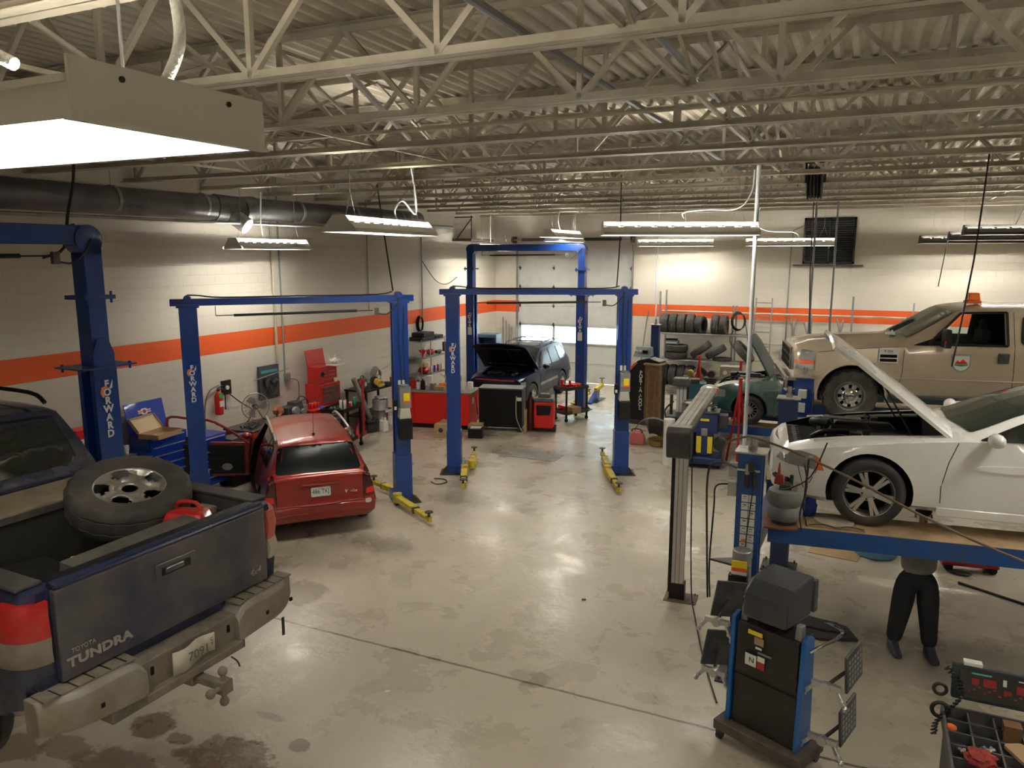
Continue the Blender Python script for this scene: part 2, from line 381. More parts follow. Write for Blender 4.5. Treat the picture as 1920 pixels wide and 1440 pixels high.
for x_ in (-2.15, 0, 2.15):
    m = MB(); m.rod((x_ - .03, 0, 0), (x_ + .03, 0, 0), .11, n=16); m.box(x_, .15, -.12, .05, .26, .24); m.build('cable_drum', m_drk, d2)
# louvred window high in the back wall
d = bpy.data.objects.new('window_1', None); col.objects.link(d); st(d); d.location = (-1.08, YB - .04, 4.2)
m = MB().mat(m_blkg); 
for a in ((0, 0, 1.44, .06), (0, 1.30, 1.44, .06)): m.box(a[0], 0, a[1], a[2], .1, a[3])
for x_ in (-.69, .69, 0): m.box(x_, 0, 0, .06 if x_ else .04, .1, 1.36)
m.build('window_frame', None, d)
MB().box(0, .03, 0, 1.4, .01, 1.34).build('backing', M('louver_backing', (.02, .022, .024), .4), d)
m = MB()
for i in range(19): m.bar((-.66, -.01, .09 + i * .066), (.66, -.01, .09 + i * .066), .004, .055, up=(0, .75, 1))
m.build('louver_slats', M('louver_slat', (.05, .055, .06), .25, metal=.5), d)
MB().box(0, -.06, -.07, 1.95, .10, .045).build('window_sill', m_drk, d)
# ---------------------------------------------------------------- roof joists
ZB, ZT, PAN = 5.75, 6.63, .80
def joist():
    t = thing('roof_joist', 'x', 'joist', (0, 0, 0), group='open web steel roof joists')
    for nm, z, k in (('bottom_chord', ZB, 1), ('top_chord', ZT, -1)):
        m = MB()
        for s in (-1, 1):
            m.box((XL + XR) / 2, s * .012 + s * .039, z - (.004 if k > 0 else -.0), XR - XL, .078, .008)
            m.box((XL + XR) / 2, s * .016, z if k > 0 else z - .066, XR - XL, .008, .07)
        m.build(nm, m_beam, t)
    def webs(a, c, nm, r=.028):
        m = MB(); m.bar((a[0], 0, a[1]), (c[0], 0, c[1]), .046, .046, up=(0, 1, 0)); return m.build(nm, m_beam, t)
    p0 = webs((0, ZB + .03), (PAN, ZT - .03), 'web_member'); p1 = webs((0, ZT - .03), (PAN, ZB + .03), 'web_member'); p2 = webs((0, ZB + .03), (0, ZT - .03), 'web_member')
    x = XL + .3; k = 0; first = {id(p0): 1, id(p1): 1, id(p2): 1}
    while x < 4.6:
        for q in ((p0 if k % 2 == 0 else p1), (p2 if k % 2 == 0 else None)):
            if q is None: continue
            if first.pop(id(q), None): o = q
            else: o = q.copy(); col.objects.link(o); o.parent = t
            o.location = (x, 0, 0)
        x += PAN; k += 1
    return t
ORD = ['nearest', 'second', 'third', 'fourth', 'fifth', 'sixth', 'seventh', 'eighth', 'ninth', 'tenth', 'eleventh', 'twelfth', 'thirteenth', 'fourteenth']
j0 = joist()
for k in range(13):
    o = j0 if k == 0 else copy_tree(j0)
    o.location = (-.35 if k % 2 else 0, 2.84 + 1.75 * k, 0)
    o['label'] = f'cream open web steel roof joist, the {ORD[k]} one counting back from the camera'
# joist bridging: pairs of small angles and braces running front to back
def long_thing(nm, label, cat, pts, r, mat, group=None, n=8, smooth=1):
    o = MB().tube(pts, r, n, smooth=smooth).build(nm, mat, None, smooth=True); return tag(o, label, cat, group)
for i, (x, where) in enumerate(((-9.3, 'nearest the block wall on the left'), (-5.6, 'above the row of blue lifts'), (-1.4, 'over the right side of the floor'), (2.6, 'at the far right'))):
    t = thing('joist_bridging', f'cream angle bridging tying the roof joists together, {where}', 'bridging', (x, 0, 0), group='joist bridging lines')
    m = MB()
    m.bar((0, 1, ZB + .06), (0, YB - .2, ZB + .06), .035, .035); m.bar((0, 1, ZT - .1), (0, YB - .2, ZT - .1), .035, .035); m.build('runner', m_beam, t)
    for k in range(12):
        y0 = 2.84 + 1.75 * k
        if i in (0, 1, 2) and k < 9:
            m = MB(); m.bar((0, y0, ZB + .06), (0, y0 + 1.75, ZT - .1), .03, .03); m.bar((.06, y0, ZT - .1), (.06, y0 + 1.75, ZB + .06), .03, .03); m.build('cross_brace', m_beam, t)
long_thing('water_pipe', 'blue grey water pipe running front to back between the joists overhead', 'pipe', [(-2.28, 1, 6.0), (-2.28, 15, 6.0)], .03, m_pipeg)
long_thing('gas_pipe', 'dark grey gas pipe beside the blue grey water pipe overhead', 'pipe', [(-1.55, 1.5, 6.1), (-1.55, 9.5, 6.1), (-1.5, 9.9, 6.1), (-1.5, 16, 6.1)], .026, m_pipeg)
long_thing('electrical_conduit', 'cream conduit crossing the room under the third joist', 'conduit', [(XL + .1, 7.6, 5.86), (XR, 7.55, 5.86)], .022, m_beam)
long_thing('steel_strut', 'bright slanting strut channel between joists above the hanging lamp at left', 'strut', [(-3.9, 5.3, 5.92), (-5.35, 8.5, 5.92)], .03, m_pipew, n=4)
long_thing('roof_conduit', 'thin conduit hanging straight front to back near the block wall', 'conduit', [(-8.2, 2, 6.2), (-8.2, 24, 6.2)], .015, m_beam)
# ---------------------------------------------------------------- round duct along the left wall
t = thing('ventilation_duct', 'dark round sheet metal duct hung along the left wall under the roof', 'duct', (-11.5, 0, 5.37))
m_duct = M('dusty_duct', (.15, .152, .16), .38, metal=.7, dirt=(.06, .05, .042), dscale=1.5, damt=.6)
MB().rod((0, 2, 0), (0, 11.3, 0), .235, n=24).build('duct_section', m_duct, t, smooth=True)
MB().rod((0, 12.1, .02), (0, 18.6, .05), .225, n=24).build('duct_section', m_duct, t, smooth=True)
m = MB(); m.rod((0, 11.2, 0), (.12, 11.75, -.03), .26, n=20); m.rod((.12, 11.7, -.03), (0, 12.2, .02), .26, n=20); m.build('elbow', m_duct, t, smooth=True)
m = MB(); m.rod((.1, 11.5, -.1), (.45, 11.6, -.35), .16, n=18); m.build('branch_outlet', m_galv, t, smooth=True)
for y in (4.2, 6.6, 9., 10.9, 13.6, 15.6, 17.6):
    m = MB(); m.rod((0, y - .03, .01 if y < 11 else .03), (0, y + .03, .01 if y < 11 else .03), .243, n=24); m.rod((0, y, .2), (0, y, .9), .006, n=5); m.build('hanger_strap', m_galv, t)
MB().rod((.42, 2, -.33), (.42, 18.2, -.26), .03, n=10).build('gas_line', m_galv, t)
# ---------------------------------------------------------------- fluorescent strip fixtures
def shop_light(label, x, y, z, yaw, ln=2.44, wd=.46, whip=None, chains=True, dark=False):
    # z is the bottom rim; the long axis is local X
    t = thing('strip_light', label, 'lamp', (x, y, z), yaw, 'hanging fluorescent strip lights')
    hm = m_drk if dark else m_lamp
    m = MB().mat(hm); ns = 9; g = .05
    m.box(0, 0, .085, ln, .09, .055)
    for s in (-1, 1):
        m.bar((-ln / 2, s * .175, .012), (ln / 2, s * .175, .012), .004, .15, up=(0, s * .85, -.62)); m.bar((-ln / 2, s * .238, -.045), (ln / 2, s * .238, -.045), .004, .05)
        for k in range(ns + 1):
            xa = -ln / 2 + (ln - g) * k / ns; m.bar((xa, s * .09, .072), (xa + g, s * .09, .072), .004, .05, up=(0, s, -.6))
        m.box(0, s * (wd / 2 + .01), -.07, ln, .022, .006)
    for s in (-1, 1): m.prism([(-wd / 2 - .01, -.07), (wd / 2 + .01, -.07), (wd / 2 + .01, -.03), (.09, .14), (-.09, .14), (-wd / 2 - .01, -.03)], s * ln / 2 - .004, s * ln / 2 + .004, 'X')
    m.build('hood', None, t)
    for k in (-1, 1):
        for q in (-1, 1):
            m = MB(); m.rod((q * ln / 4 - ln / 4 + .04, k * .10, .02), (q * ln / 4 + ln / 4 - .04, k * .10, .02), .019, n=8); m.build('fluorescent_tube', m_tube, t, smooth=True)
    if chains:
        for s in (-1, 1):
            m = MB(); x_ = s * ln * .38; top = ZB - z
            m.rod((x_ - .12, 0, .14), (x_, 0, .45), .003, n=4); m.rod((x_ + .12, 0, .14), (x_, 0, .45), .003, n=4); m.rod((x_, 0, .45), (x_, 0, top), .005, n=4); m.build('hanger_chain', m_steel, t)
    if whip: MB().tube(whip, .012, 8, smooth=6).build('flexible_conduit', m_galv if dark else m_pipew, t, smooth=True)
    return t
# the big wide fixture close to the camera at upper left
t = thing('wide_box_light', 'large glowing white box light hanging at the upper left, closest to the camera', 'lamp', (-3.2, 1.785, 4.85))
m = MB().mat(m_lamp); 
for s in (-1, 1): m.box(0, s * .355, -.005, 2.5, .012, .10); m.bar((-1.25, s * .36, .095), (1.25, s * .36, .095), .02, .02)
m.box(1.25, 0, -.01, .012, .72, .165); m.box(-1.25, 0, -.01, .012, .72, .165); m.box(0, 0, .10, 2.5, .36, .012); m.box(0, 0, .10, 2.5, .24, .055)
m.box(1.25, 0, -.012, .03, .74, .012)
m.build('housing', None, t)
for k in range(4):
    for q in (-1, 1): MB().rod((q * .61 - .59, -.26 + .173 * k, .045), (q * .61 + .59, -.26 + .173 * k, .045), .019, n=8).build('fluorescent_tube', m_tube, t, smooth=True)
MB().box(0, 0, .002, 2.44, .69, .004).build('diffuser', M('lamp_diffuser', (1., .97, .9), .5, emit=3.2), t)
for x_ in (.9, -.9): MB().rod((x_, .1, .16), (x_, .1, .9), .006, n=5).build('hanger_rod', m_steel, t)
m = MB().tube([(1.05, .12, .17), (1.1, .16, .32), (1.02, .22, .55), (1.0, .2, .9)], .019, 10, smooth=10); m.build('flexible_conduit', M('ribbed_metal_conduit', (.7, .7, .66), .3, metal=.6, bump=1., bscale=70), t, smooth=True)
m = MB().tube([(.95, -.30, .17), (.6, -.38, .32), (.1, -.42, .32), (-.5, -.42, .28)], .019, 10, smooth=8); m.build('flexible_conduit', MATS['ribbed_metal_conduit'], t, smooth=True)
for s in (-.2, .2): MB().rod((1.255, s, .12), (1.262, s, .12), .009).build('screw', m_drk, t)
W1 = [(.9, 0, .14), (.85, .0, .3), (.6, 0, .33), (.3, .1, .16)]
shop_light('bright strip light with a curled white cord over the left lift, beside the duct', -6.15, 9.1, 4.83, R(96), whip=[(.35, 0, .14), (.3, 0, .28), (.55, 0, .42), (.95, 0, .25), (.98, .0, .5), (.95, .05, .92)])
shop_light('long strip light hanging level above the centre, seen side on', -2.75, 12.3, 4.85, R(25), whip=[(.1, 0, .14), (.05, .0, .28), (.4, 0, .33), (.9, 0, .35), (1.12, 0, .6), (1.15, 0, .95)])
shop_light('small distant strip light close to the left wall, above the orange band', -11.05, 12.2, 4.65, R(94), ln=2.2, wd=.4, whip=[(-.2, 0, .14), (-.25, 0, .5), (-.2, 0, 1.05)])
shop_light('strip light in the far left corner above the tall blue lift', -11.0, 22.4, 4.66, R(90), ln=2.3, whip=[(-.2, 0, .14), (-.22, 0, .5), (-.2, 0, 1.05)])
shop_light('strip light in front of the overhead door, lower one of the pair', -8.3, 21.8, 4.92, R(90), ln=2.2, whip=[(-.3, 0, .14), (-.6, 0, .5), (-.5, 0, .8)])
shop_light('strip light in front of the overhead door, upper one of the pair', -7.7, 20.0, 5.00, R(90), ln=2.2)
shop_light('strip light before the back wall above the tire rack', -5.45, 23.9, 4.80, R(8), ln=2.3, whip=[(.3, 0, .14), (.3, 0, .6), (.25, 0, .95)])
shop_light('strip light hanging left of the dark louvred window', -2.0, 22.6, 4.78, R(4), ln=2.3, whip=[(.25, 0, .14), (.1, 0, .3), (-.6, 0, .35), (-.95, 0, .6), (-.8, 0, 1.)])
shop_light('dark backed strip light at the far right, leftmost of the three there', 2.45, 23.6, 4.84, R(6), dark=True)
shop_light('dark backed strip light at the far right, middle of the three there', 2.95, 21.4, 4.88, R(4), dark=True)
shop_light('dark backed strip light at the right edge of the picture, highest of the three', 3.0, 18.8, 4.95, R(4), dark=True, whip=[(-.3, 0, .14), (-.2, 0, .4), (-.05, 0, .8)])
shop_light('strip light over the raised white car, outside the right edge', 2.9, 8.6, 4.85, R(90))
shop_light('strip light over the right bays, outside the right edge', 4.6, 14.5, 4.85, R(90))
shop_light('added strip light near the camera, unseen past the right edge of the picture', 3.6, 3.4, 4.85, R(80), ln=1.7)  # extra unseen lamp, added to brighten the near side of the white sedan
shop_light('strip light behind the camera position', .6, -1.2, 4.85, R(25))
# ---------------------------------------------------------------- pipes and wires on the walls and from the roof
def pp(nm, label, pts, r, mat, cat='pipe', sm=1, n=8): return long_thing(nm, label, cat, pts, r, mat, n=n, smooth=sm)
pp('vertical_conduit', 'cream conduit down the left wall, left one of the pair behind the red car', [(XL + .05, 13.45, 1.5), (XL + .05, 13.45, 6.6)], .03, m_beam, 'conduit')
pp('vertical_conduit', 'thinner grey conduit down the left wall, right one of the pair', [(XL + .05, 13.68, 1.65), (XL + .05, 13.68, 6.6)], .018, m_pipeg, 'conduit')
pp('wall_seam_strip', 'grey vertical conduit on the left wall before the far lift', [(XL + .04, 19.85, 2.2), (XL + .04, 19.85, 5.2), (XL + .04, 20.1, 5.35), (XL + .04, 21.8, 5.35)], .02, m_pipeg, 'conduit')
pp('hanging_wall_cable', 'black cable sagging across the left wall near the far corner', [(XL + .05, 19.85, 4.3), (XL + .06, 20.6, 3.7), (XL + .06, 21.3, 3.55), (XL + .06, 22.0, 3.75)], .012, m_cable, 'cable', sm=5)
pp('vertical_conduit', 'grey conduit on the left wall behind the near lift post', [(XL + .04, 17.1, 3.0), (XL + .04, 17.1, 6.)], .014, m_pipeg, 'conduit')
t = thing('heater_bracket', 'grey boxed unit on brackets in the top left corner by the door', 'bracket', (-11.84, 22.6, 4.9))
m = MB(); m.box(0, 0, 0, .7, 1.6, .08); m.bar((-.3, -.7, 0), (.3, -.7, .7), .03, .03); m.bar((.3, -.7, 0), (.3, -.7, .8), .03, .03); m.bar((-.3, -.7, .75), (.35, -.7, .75), .04, .04); m.build('bracket', m_drk, t)
pp('air_drop_pipe', 'tall white vertical pipe hanging from the roof left of the green van', [(-1.66, 12.9, .0), (-1.66, 12.9, 5.9)], .034, M('grey_white_pipe', (.55, .57, .60), .35), n=12)
pp('air_drop_pipe', 'grey pipe dropping past the louvred window, left one of the two', [(-1.28, 21.4, 0), (-1.28, 21.4, 6.7)], .028, m_pipeg)
pp('air_drop_pipe', 'grey pipe dropping past the louvred window, right one of the two', [(-.78, 21.6, 0), (-.78, 21.6, 6.7)], .026, m_pipeg)
pp('air_drop_pipe', 'thin cream pipe on the back wall left of the tire rack', [(-6.26, 24.96, 2.0), (-6.26, 24.96, 6.2)], .03, m_pipew)
pp('wall_conduit', 'thin conduit on the back wall beside the louvred window with a round box', [(-2.15, YB - .03, 1.4), (-2.15, YB - .03, 4.6), (-2.1, YB - .03, 5.2), (-1.75, YB - .03, 5.35)], .02, m_galv, 'conduit')
pp('hanging_air_hose', 'black air hose hanging beside the louvred window pipes', [(-1.35, 21.3, 6.), (-1.33, 21.3, 4.), (-1.25, 21.3, 2.6), (-1.15, 21.3, 1.5)], .014, m_cable, 'hose', sm=4)
pp('roof_cable', 'long black cable from the roof down to the middle lift crossbeam', [(-9.3, 13.5, 5.9), (-8.6, 12.6, 5.2), (-7.62, 11.45, 3.85)], .014, m_cable, 'cable', sm=4)
pp('roof_cable', 'black cable from the roof to the right end of the centre crossbeam', [(-4.45, 14.7, 6.), (-4.45, 14.7, 4.8), (-4.5, 14.72, 3.85)], .013, m_cable, 'cable', sm=3)
pp('roof_cable', 'dark cable hanging from the roof to the tall blue post at left', [(-8.1, 5.9, 6.2), (-7.9, 5.75, 5.4), (-7.72, 5.5, 4.9), (-7.62, 5.35, 4.55), (-7.75, 5.2, 4.45)], .016, m_cable, 'cable', sm=5)
pp('roof_cable', 'thin black cable hanging in front of the tan truck at right', [(1.42, 12.6, 5.9), (1.35, 12.5, 4.4), (1.2, 12.4, 2.9)], .012, m_cable, 'cable', sm=2)
pp('roof_cable', 'second thin cable hanging before the far right wall', [(1.75, 21.5, 5.), (1.62, 21.5, 3.7)], .012, m_cable, 'cable', sm=2)
t = thing('hose_reel', 'dark hose reel with coiled hose hung from the roof right of centre', 'hose reel', (-.95, 15.0, 5.75))
m = MB(); m.lathe([(.10, -.12), (.30, -.12), (.30, -.10), (.12, -.10), (.12, .10), (.30, .10), (.30, .12), (.10, .12)], 20, 'X'); m.build('drum', m_blk, t, smooth=True)
m = MB()
for k in range(3): m.tube([(-.06 + .06 * k, .26 * math.cos(a * PI / 6), .26 * math.sin(a * PI / 6)) for a in range(12)], .025, 8, closed=True, smooth=2)
m.build('coiled_hose', m_cable, t, smooth=True)
m = MB(); m.bar((-.16, 0, 0), (-.16, 0, .35), .03, .02); m.bar((.16, 0, 0), (.16, 0, .35), .03, .02); m.bar((-.17, 0, .35), (.17, 0, .35), .03, .03); m.build('bracket', m_drk, t)
# ================================================================ VEHICLE TOOLS
def cr(a, b_, c, d, t): return .5 * ((2 * b_) + (c - a) * t + (2 * a - 5 * b_ + 4 * c - d) * t * t + (-a + 3 * b_ - 3 * c + d) * t ** 3)
def car_body(name, S, mat, parent, arches, bay=None, bed=None, extra=None, tumble=.5, per=5):
    # S: stations (x, zb, w, zw, zs, ws, zr, wr, zc); x along the car, the rest the half cross-section
    def ring(s):
        x, zb, w_, zw, zs, ws, zr, wr, zc = s
        return [(x, 0, zb), (x, w_ * .86, zb), (x, w_ * .975, zb + .07), (x, w_, zw), (x, (w_ * .35 + ws * .65), zw * .3 + zs * .7), (x, ws, zs), (x, wr + (ws - wr) * .40, zs + (zr - zs) * .60), (x, wr, zr - (zc - zr) * .2), (x, wr * .86, zr + (zc - zr) * .35), (x, wr * .5, zr + (zc - zr) * .8), (x, 0, zc)]
    SS = []
    for i in range(len(S) - 1):
        a = S[max(i - 1, 0)]; b_ = S[i]; c = S[i + 1]; d = S[min(i + 2, len(S) - 1)]
        for k in range(per):
            t = k / per; v = []
            for q in range(9):
                lin = b_[q] + (c[q] - b_[q]) * t
                v.append(lin if q == 0 else lin * .5 + cr(a[q], b_[q], c[q], d[q], t) * .5)
            SS.append(v)
    SS.append(S[-1])
    m = MB().mat(mat); rings = []
    for s in SS:
        h = ring(s); full = h + [(p[0], -p[1], p[2]) for p in h[-2:0:-1]]; rings.append(m.vs(full))
    n = len(rings[0])
    for A, B in zip(rings, rings[1:]):
        for j in range(n): m.f([A[j], A[(j + 1) % n], B[(j + 1) % n], B[j]])
    m.f(rings[0][::-1]); m.f(rings[-1])
    o = m.build(name, None, parent, smooth=True, ang=38)
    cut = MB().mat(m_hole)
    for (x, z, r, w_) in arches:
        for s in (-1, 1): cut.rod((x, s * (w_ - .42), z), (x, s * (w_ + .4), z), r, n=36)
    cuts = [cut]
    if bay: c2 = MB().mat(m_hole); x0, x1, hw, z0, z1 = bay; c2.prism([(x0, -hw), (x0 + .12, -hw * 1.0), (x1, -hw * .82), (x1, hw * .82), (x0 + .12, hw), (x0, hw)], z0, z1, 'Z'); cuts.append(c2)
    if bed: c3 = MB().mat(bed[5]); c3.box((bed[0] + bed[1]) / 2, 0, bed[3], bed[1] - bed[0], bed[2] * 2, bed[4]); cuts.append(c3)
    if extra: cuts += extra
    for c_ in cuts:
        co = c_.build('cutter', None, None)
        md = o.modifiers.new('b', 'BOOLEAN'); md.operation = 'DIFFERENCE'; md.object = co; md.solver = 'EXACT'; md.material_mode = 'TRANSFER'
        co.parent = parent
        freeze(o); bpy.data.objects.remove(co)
    o.data.polygons.foreach_set('use_smooth', [True] * len(o.data.polygons)); o.data.set_sharp_from_angle(angle=R(38))
    return o
def bvh_of(o):
    me = o.data; return BVHTree.FromPolygons([v.co.copy() for v in me.vertices], [tuple(p.vertices) for p in me.polygons])
def rounded(poly, r, k=4):
    out = []; n = len(poly)
    for i in range(n):
        p = Vector(poly[i]); a = (Vector(poly[i - 1]) - p); c = (Vector(poly[(i + 1) % n]) - p)
        rr = min(r, a.length * .45, c.length * .45); A = p + a.normalized() * rr; C = p + c.normalized() * rr
        for j in range(k + 1):
            t = j / k; out.append(tuple((A * (1 - t) + p * t) * (1 - t) + (p * (1 - t) + C * t) * t))
    return out
def patch(name, body, bvh, poly, direction, mat, parent, off=.008, r=.05, cuts=5, thick=.004):
    # lay a thin panel over the body: poly in the plane seen along `direction` ('y+','y-','x+','x-','z')
    P = rounded(poly, r) if r else poly
    bm = bmesh.new()
    ax = direction[0]; sgn = 1 if direction[-1] != '-' else -1
    def p3(p): return {'y': (p[0], sgn * 4, p[1]), 'x': (sgn * 12, p[0], p[1]), 'z': (p[0], p[1], 8)}[ax]
    D = Vector({'y': (0, -sgn, 0), 'x': (-sgn, 0, 0), 'z': (0, 0, -1)}[ax])
    vs = [bm.verts.new(p3(p)) for p in P]; bm.faces.new(vs)
    bmesh.ops.triangulate(bm, faces=bm.faces)
    for _ in range(cuts):
        lg = [e for e in bm.edges if e.calc_length() > .09]
        if lg: bmesh.ops.subdivide_edges(bm, edges=lg, cuts=1); bmesh.ops.triangulate(bm, faces=bm.faces)
    for v in bm.verts:
        h = bvh.ray_cast(v.co, D, 40)
        if h[0] is None:
            h = bvh.find_nearest(v.co + D * (4 if ax == 'y' else 12 if ax == 'x' else 7))
        v.co = h[0] - D * off
    r_ = bmesh.ops.extrude_face_region(bm, geom=list(bm.faces))
    for v in [g for g in r_['geom'] if isinstance(g, bmesh.types.BMVert)]: v.co -= D * thick
    bmesh.ops.recalc_face_normals(bm, faces=bm.faces)
    me = bpy.data.meshes.new(name); bm.to_mesh(me); bm.free(); me.materials.append(mat)
    me.polygons.foreach_set('use_smooth', [True] * len(me.polygons)); me.set_sharp_from_angle(angle=R(50))
    o = bpy.data.objects.new(name, me); col.objects.link(o); o.parent = parent; return o
def seam(m, bvh, pts, direction, r=.004, off=0.):
    ax = direction[0]; sgn = 1 if direction[-1] != '-' else -1; out = []
    D = Vector({'y': (0, -sgn, 0), 'x': (-sgn, 0, 0), 'z': (0, 0, -1)}[ax])
    for a, c in zip(pts, pts[1:]):
        k = max(2, int(math.dist(a, c) / .06))
        for i in range(k):
            t = i / k; p = (a[0] + (c[0] - a[0]) * t, a[1] + (c[1] - a[1]) * t)
            o = {'y': (p[0], sgn * 4, p[1]), 'x': (sgn * 12, p[0], p[1]), 'z': (p[0], p[1], 8)}[ax]
            h = bvh.ray_cast(Vector(o), D, 40)
            if h[0] is not None: out.append(h[0] - D * off)
    if len(out) > 1: m.tube(out, r, 5, smooth=1)
def wheel(parent, x, y, z, r, wd, rr, side, style, rim=m_alloy, tire=m_rub, steer=0., lug=False):
    # side: +1 outer face towards +y
    rt = bpy.data.objects.new('wheel', None)
    m = MB(); h = wd / 2
    prof = [(rr - .02, -h * .8), (rr, -h * .92), (rr + (r - rr) * .45, -h), (r - .03, -h * .93), (r - .004, -h * .7), (r, -h * .5), (r, -h * .28), (r - .008, -h * .26), (r - .008, -h * .2), (r, -h * .18), (r, h * .18), (r - .008, h * .2), (r - .008, h * .26), (r, h * .28), (r, h * .5), (r - .004, h * .7), (r - .03, h * .93), (rr + (r - rr) * .45, h), (rr, h * .92), (rr - .02, h * .8)]
    n = 64 if lug else 40
    def rm(q, k, i): return q + (.022 if (lug and (i // 2 + (k > 10)) % 2 and 3 <= k <= 16) else 0)
    m.lathe(prof, n, 'Y', cap=False, rmod=rm)
    t = m.build('wheel', tire, parent, smooth=True, ang=35, loc=(x, y, z), rot=(0, 0, steer + (0 if side > 0 else PI)))
    m = MB().mat(rim)
    m.lathe([(rr - .0, -h * .8), (rr - .02, -h * .78), (rr - .035, 0), (rr - .03, h * .6), (rr - .012, h * .86), (rr + .006, h * .93), (rr + .004, h * .80)], 40, 'Y', cap=False)
    hy = h * .72
    if style[0] == 'spoke':
        _, ns, dbl, w0, w1 = style
        for i in range(ns):
            a = 2 * PI * i / ns + .31
            for q in ((-1, 1) if dbl else (0,)):
                aa = a + q * dbl; m.T = Matrix.Rotation(aa, 4, 'Y')
                m.bar((0, hy * .86, .04), (0, hy * 1.12, rr - .02), w0, .03, up=(0, 1, 0)); 
            m.T = Matrix()
        m.lathe([(.085, hy * .55), (.085, hy * .95), (.06, hy * 1.05), (.03, hy * 1.08)], 20, 'Y')
    else:
        # pressed disc with round or slotted holes, built as wide wedge spokes with gaps
        _, ns, gap = style
        prof = [(rr - .03, hy * .75), (rr * .78, hy * 1.15), (rr * .5, hy * 1.0), (rr * .36, hy * 1.2), (rr * .12, hy * 1.2)]
        for i in range(ns):
            for k in range(len(prof) - 1):
                (r0, y0), (r1, y1) = prof[k], prof[k + 1]; a0 = 2 * PI * i / ns
                seg = 6; g0 = gap if .42 * rr < (r0 + r1) / 2 < .80 * rr else 0
                for j in range(seg):
                    s0 = a0 + (2 * PI / ns) * (g0 / 2 + (1 - g0) * j / seg); s1 = a0 + (2 * PI / ns) * (g0 / 2 + (1 - g0) * (j + 1) / seg)
                    m.quad((r0 * math.cos(s0), y0, r0 * math.sin(s0)), (r1 * math.cos(s0), y1, r1 * math.sin(s0)), (r1 * math.cos(s1), y1, r1 * math.sin(s1)), (r0 * math.cos(s1), y0, r0 * math.sin(s1)))
    m.mat(m_hole).lathe([(rr - .04, -h * .2), (.01, -h * .2)], 24, 'Y')
    m.build('rim', None, t, smooth=True, ang=35)
    m = MB().mat(m_drk)
    for i in range(5 if style[0] == 'spoke' else 6):
        a = 2 * PI * i / (5 if style[0] == 'spoke' else 6); m.rod((.065 * math.cos(a), hy * 1.0, .065 * math.sin(a)), (.065 * math.cos(a), hy * 1.16, .065 * math.sin(a)), .010, n=6)
    m.build('lug_nuts', m_chr, t)
    return t
def hood_panel(parent, x, z, ln, w0, w1, ang, top, under, crown=.05, name='hood', bulge=True):
    # hinged at (x,z), its free edge swung up by ang; local +x forward
    m = MB(); k = 10; ny = 12
    def grid(dz):
        g = []
        for i in range(k + 1):
            t = i / k; row = []
            for j in range(ny + 1):
                s = -1 + 2 * j / ny; wv = w0 + (w1 - w0) * t
                zz = crown * (1 - s * s) * (1 - t * .3) - .03 * abs(s) ** 6 - .10 * max(0, t - .8) ** 1.3 * 4 * .6
                if bulge: zz += .018 * math.exp(-((abs(s) - .45) / .12) ** 2) * (1 - t * .5)
                xx = t * ln - .10 * s * s * t
                row.append((xx, s * wv, zz + dz))
            g.append(m.vs(row))
        return g
    m.mat(top); A = grid(0)
    for i in range(k):
        for j in range(ny): m.f([A[i][j], A[i + 1][j], A[i + 1][j + 1], A[i][j + 1]])
    m.mat(under); B = grid(-.035)
    for i in range(k):
        for j in range(ny): m.f([B[i][j], B[i][j + 1], B[i + 1][j + 1], B[i + 1][j]])
    m.mat(top); per = [(i, 0) for i in range(k + 1)] + [(k, j) for j in range(1, ny + 1)] + [(i, ny) for i in range(k - 1, -1, -1)] + [(0, j) for j in range(ny - 1, 0, -1)]
    for a, c in zip(per, per[1:] + per[:1]): m.f([A[a[0]][a[1]], A[c[0]][c[1]], B[c[0]][c[1]], B[a[0]][a[1]]])
    o = m.build(name, None, parent, smooth=True, ang=40, loc=(x, 0, z), rot=(0, -ang, 0))
    m = MB()
    for s in (-.62, -.2, .2, .62): m.bar((ln * .12, s * w0, -.05), (ln * .85, s * w0 * .8, -.05), .05, .03)
    m.bar((ln * .15, -w0 * .75, -.05), (ln * .15, w0 * .75, -.05), .06, .03); m.bar((ln * .8, -w0 * .7, -.05), (ln * .8, w0 * .7, -.05), .06, .03)
    m.build('hood_bracing', under, o, bevel=.01)
    return o
def plate(name, parent, loc, face, up, w_, h, base, mat_text, txt, size, extra=None):
    z = Vector(face).normalized(); y = Vector(up); y = (y - z * y.dot(z)).normalized(); x = y.cross(z)
    mt = Matrix((x, y, z)).transposed().to_4x4(); mt.translation = loc
    m = MB(); m.prism(rounded([(-w_ / 2, -h / 2), (w_ / 2, -h / 2), (w_ / 2, h / 2), (-w_ / 2, h / 2)], .02), 0, .003, 'Z'); o = m.build(name, base, parent); o.matrix_local = mt
    text('lettering', txt, size, mat_text, o, (0, 0, .0045), (0, 0, 1), up=(0, 1, 0), depth=.001)
    for (tx, ty, sz, mm, tt) in (extra or []): text('lettering', tt, sz, mm, o, (tx, ty, .0045), (0, 0, 1), up=(0, 1, 0), depth=.001)
    return o
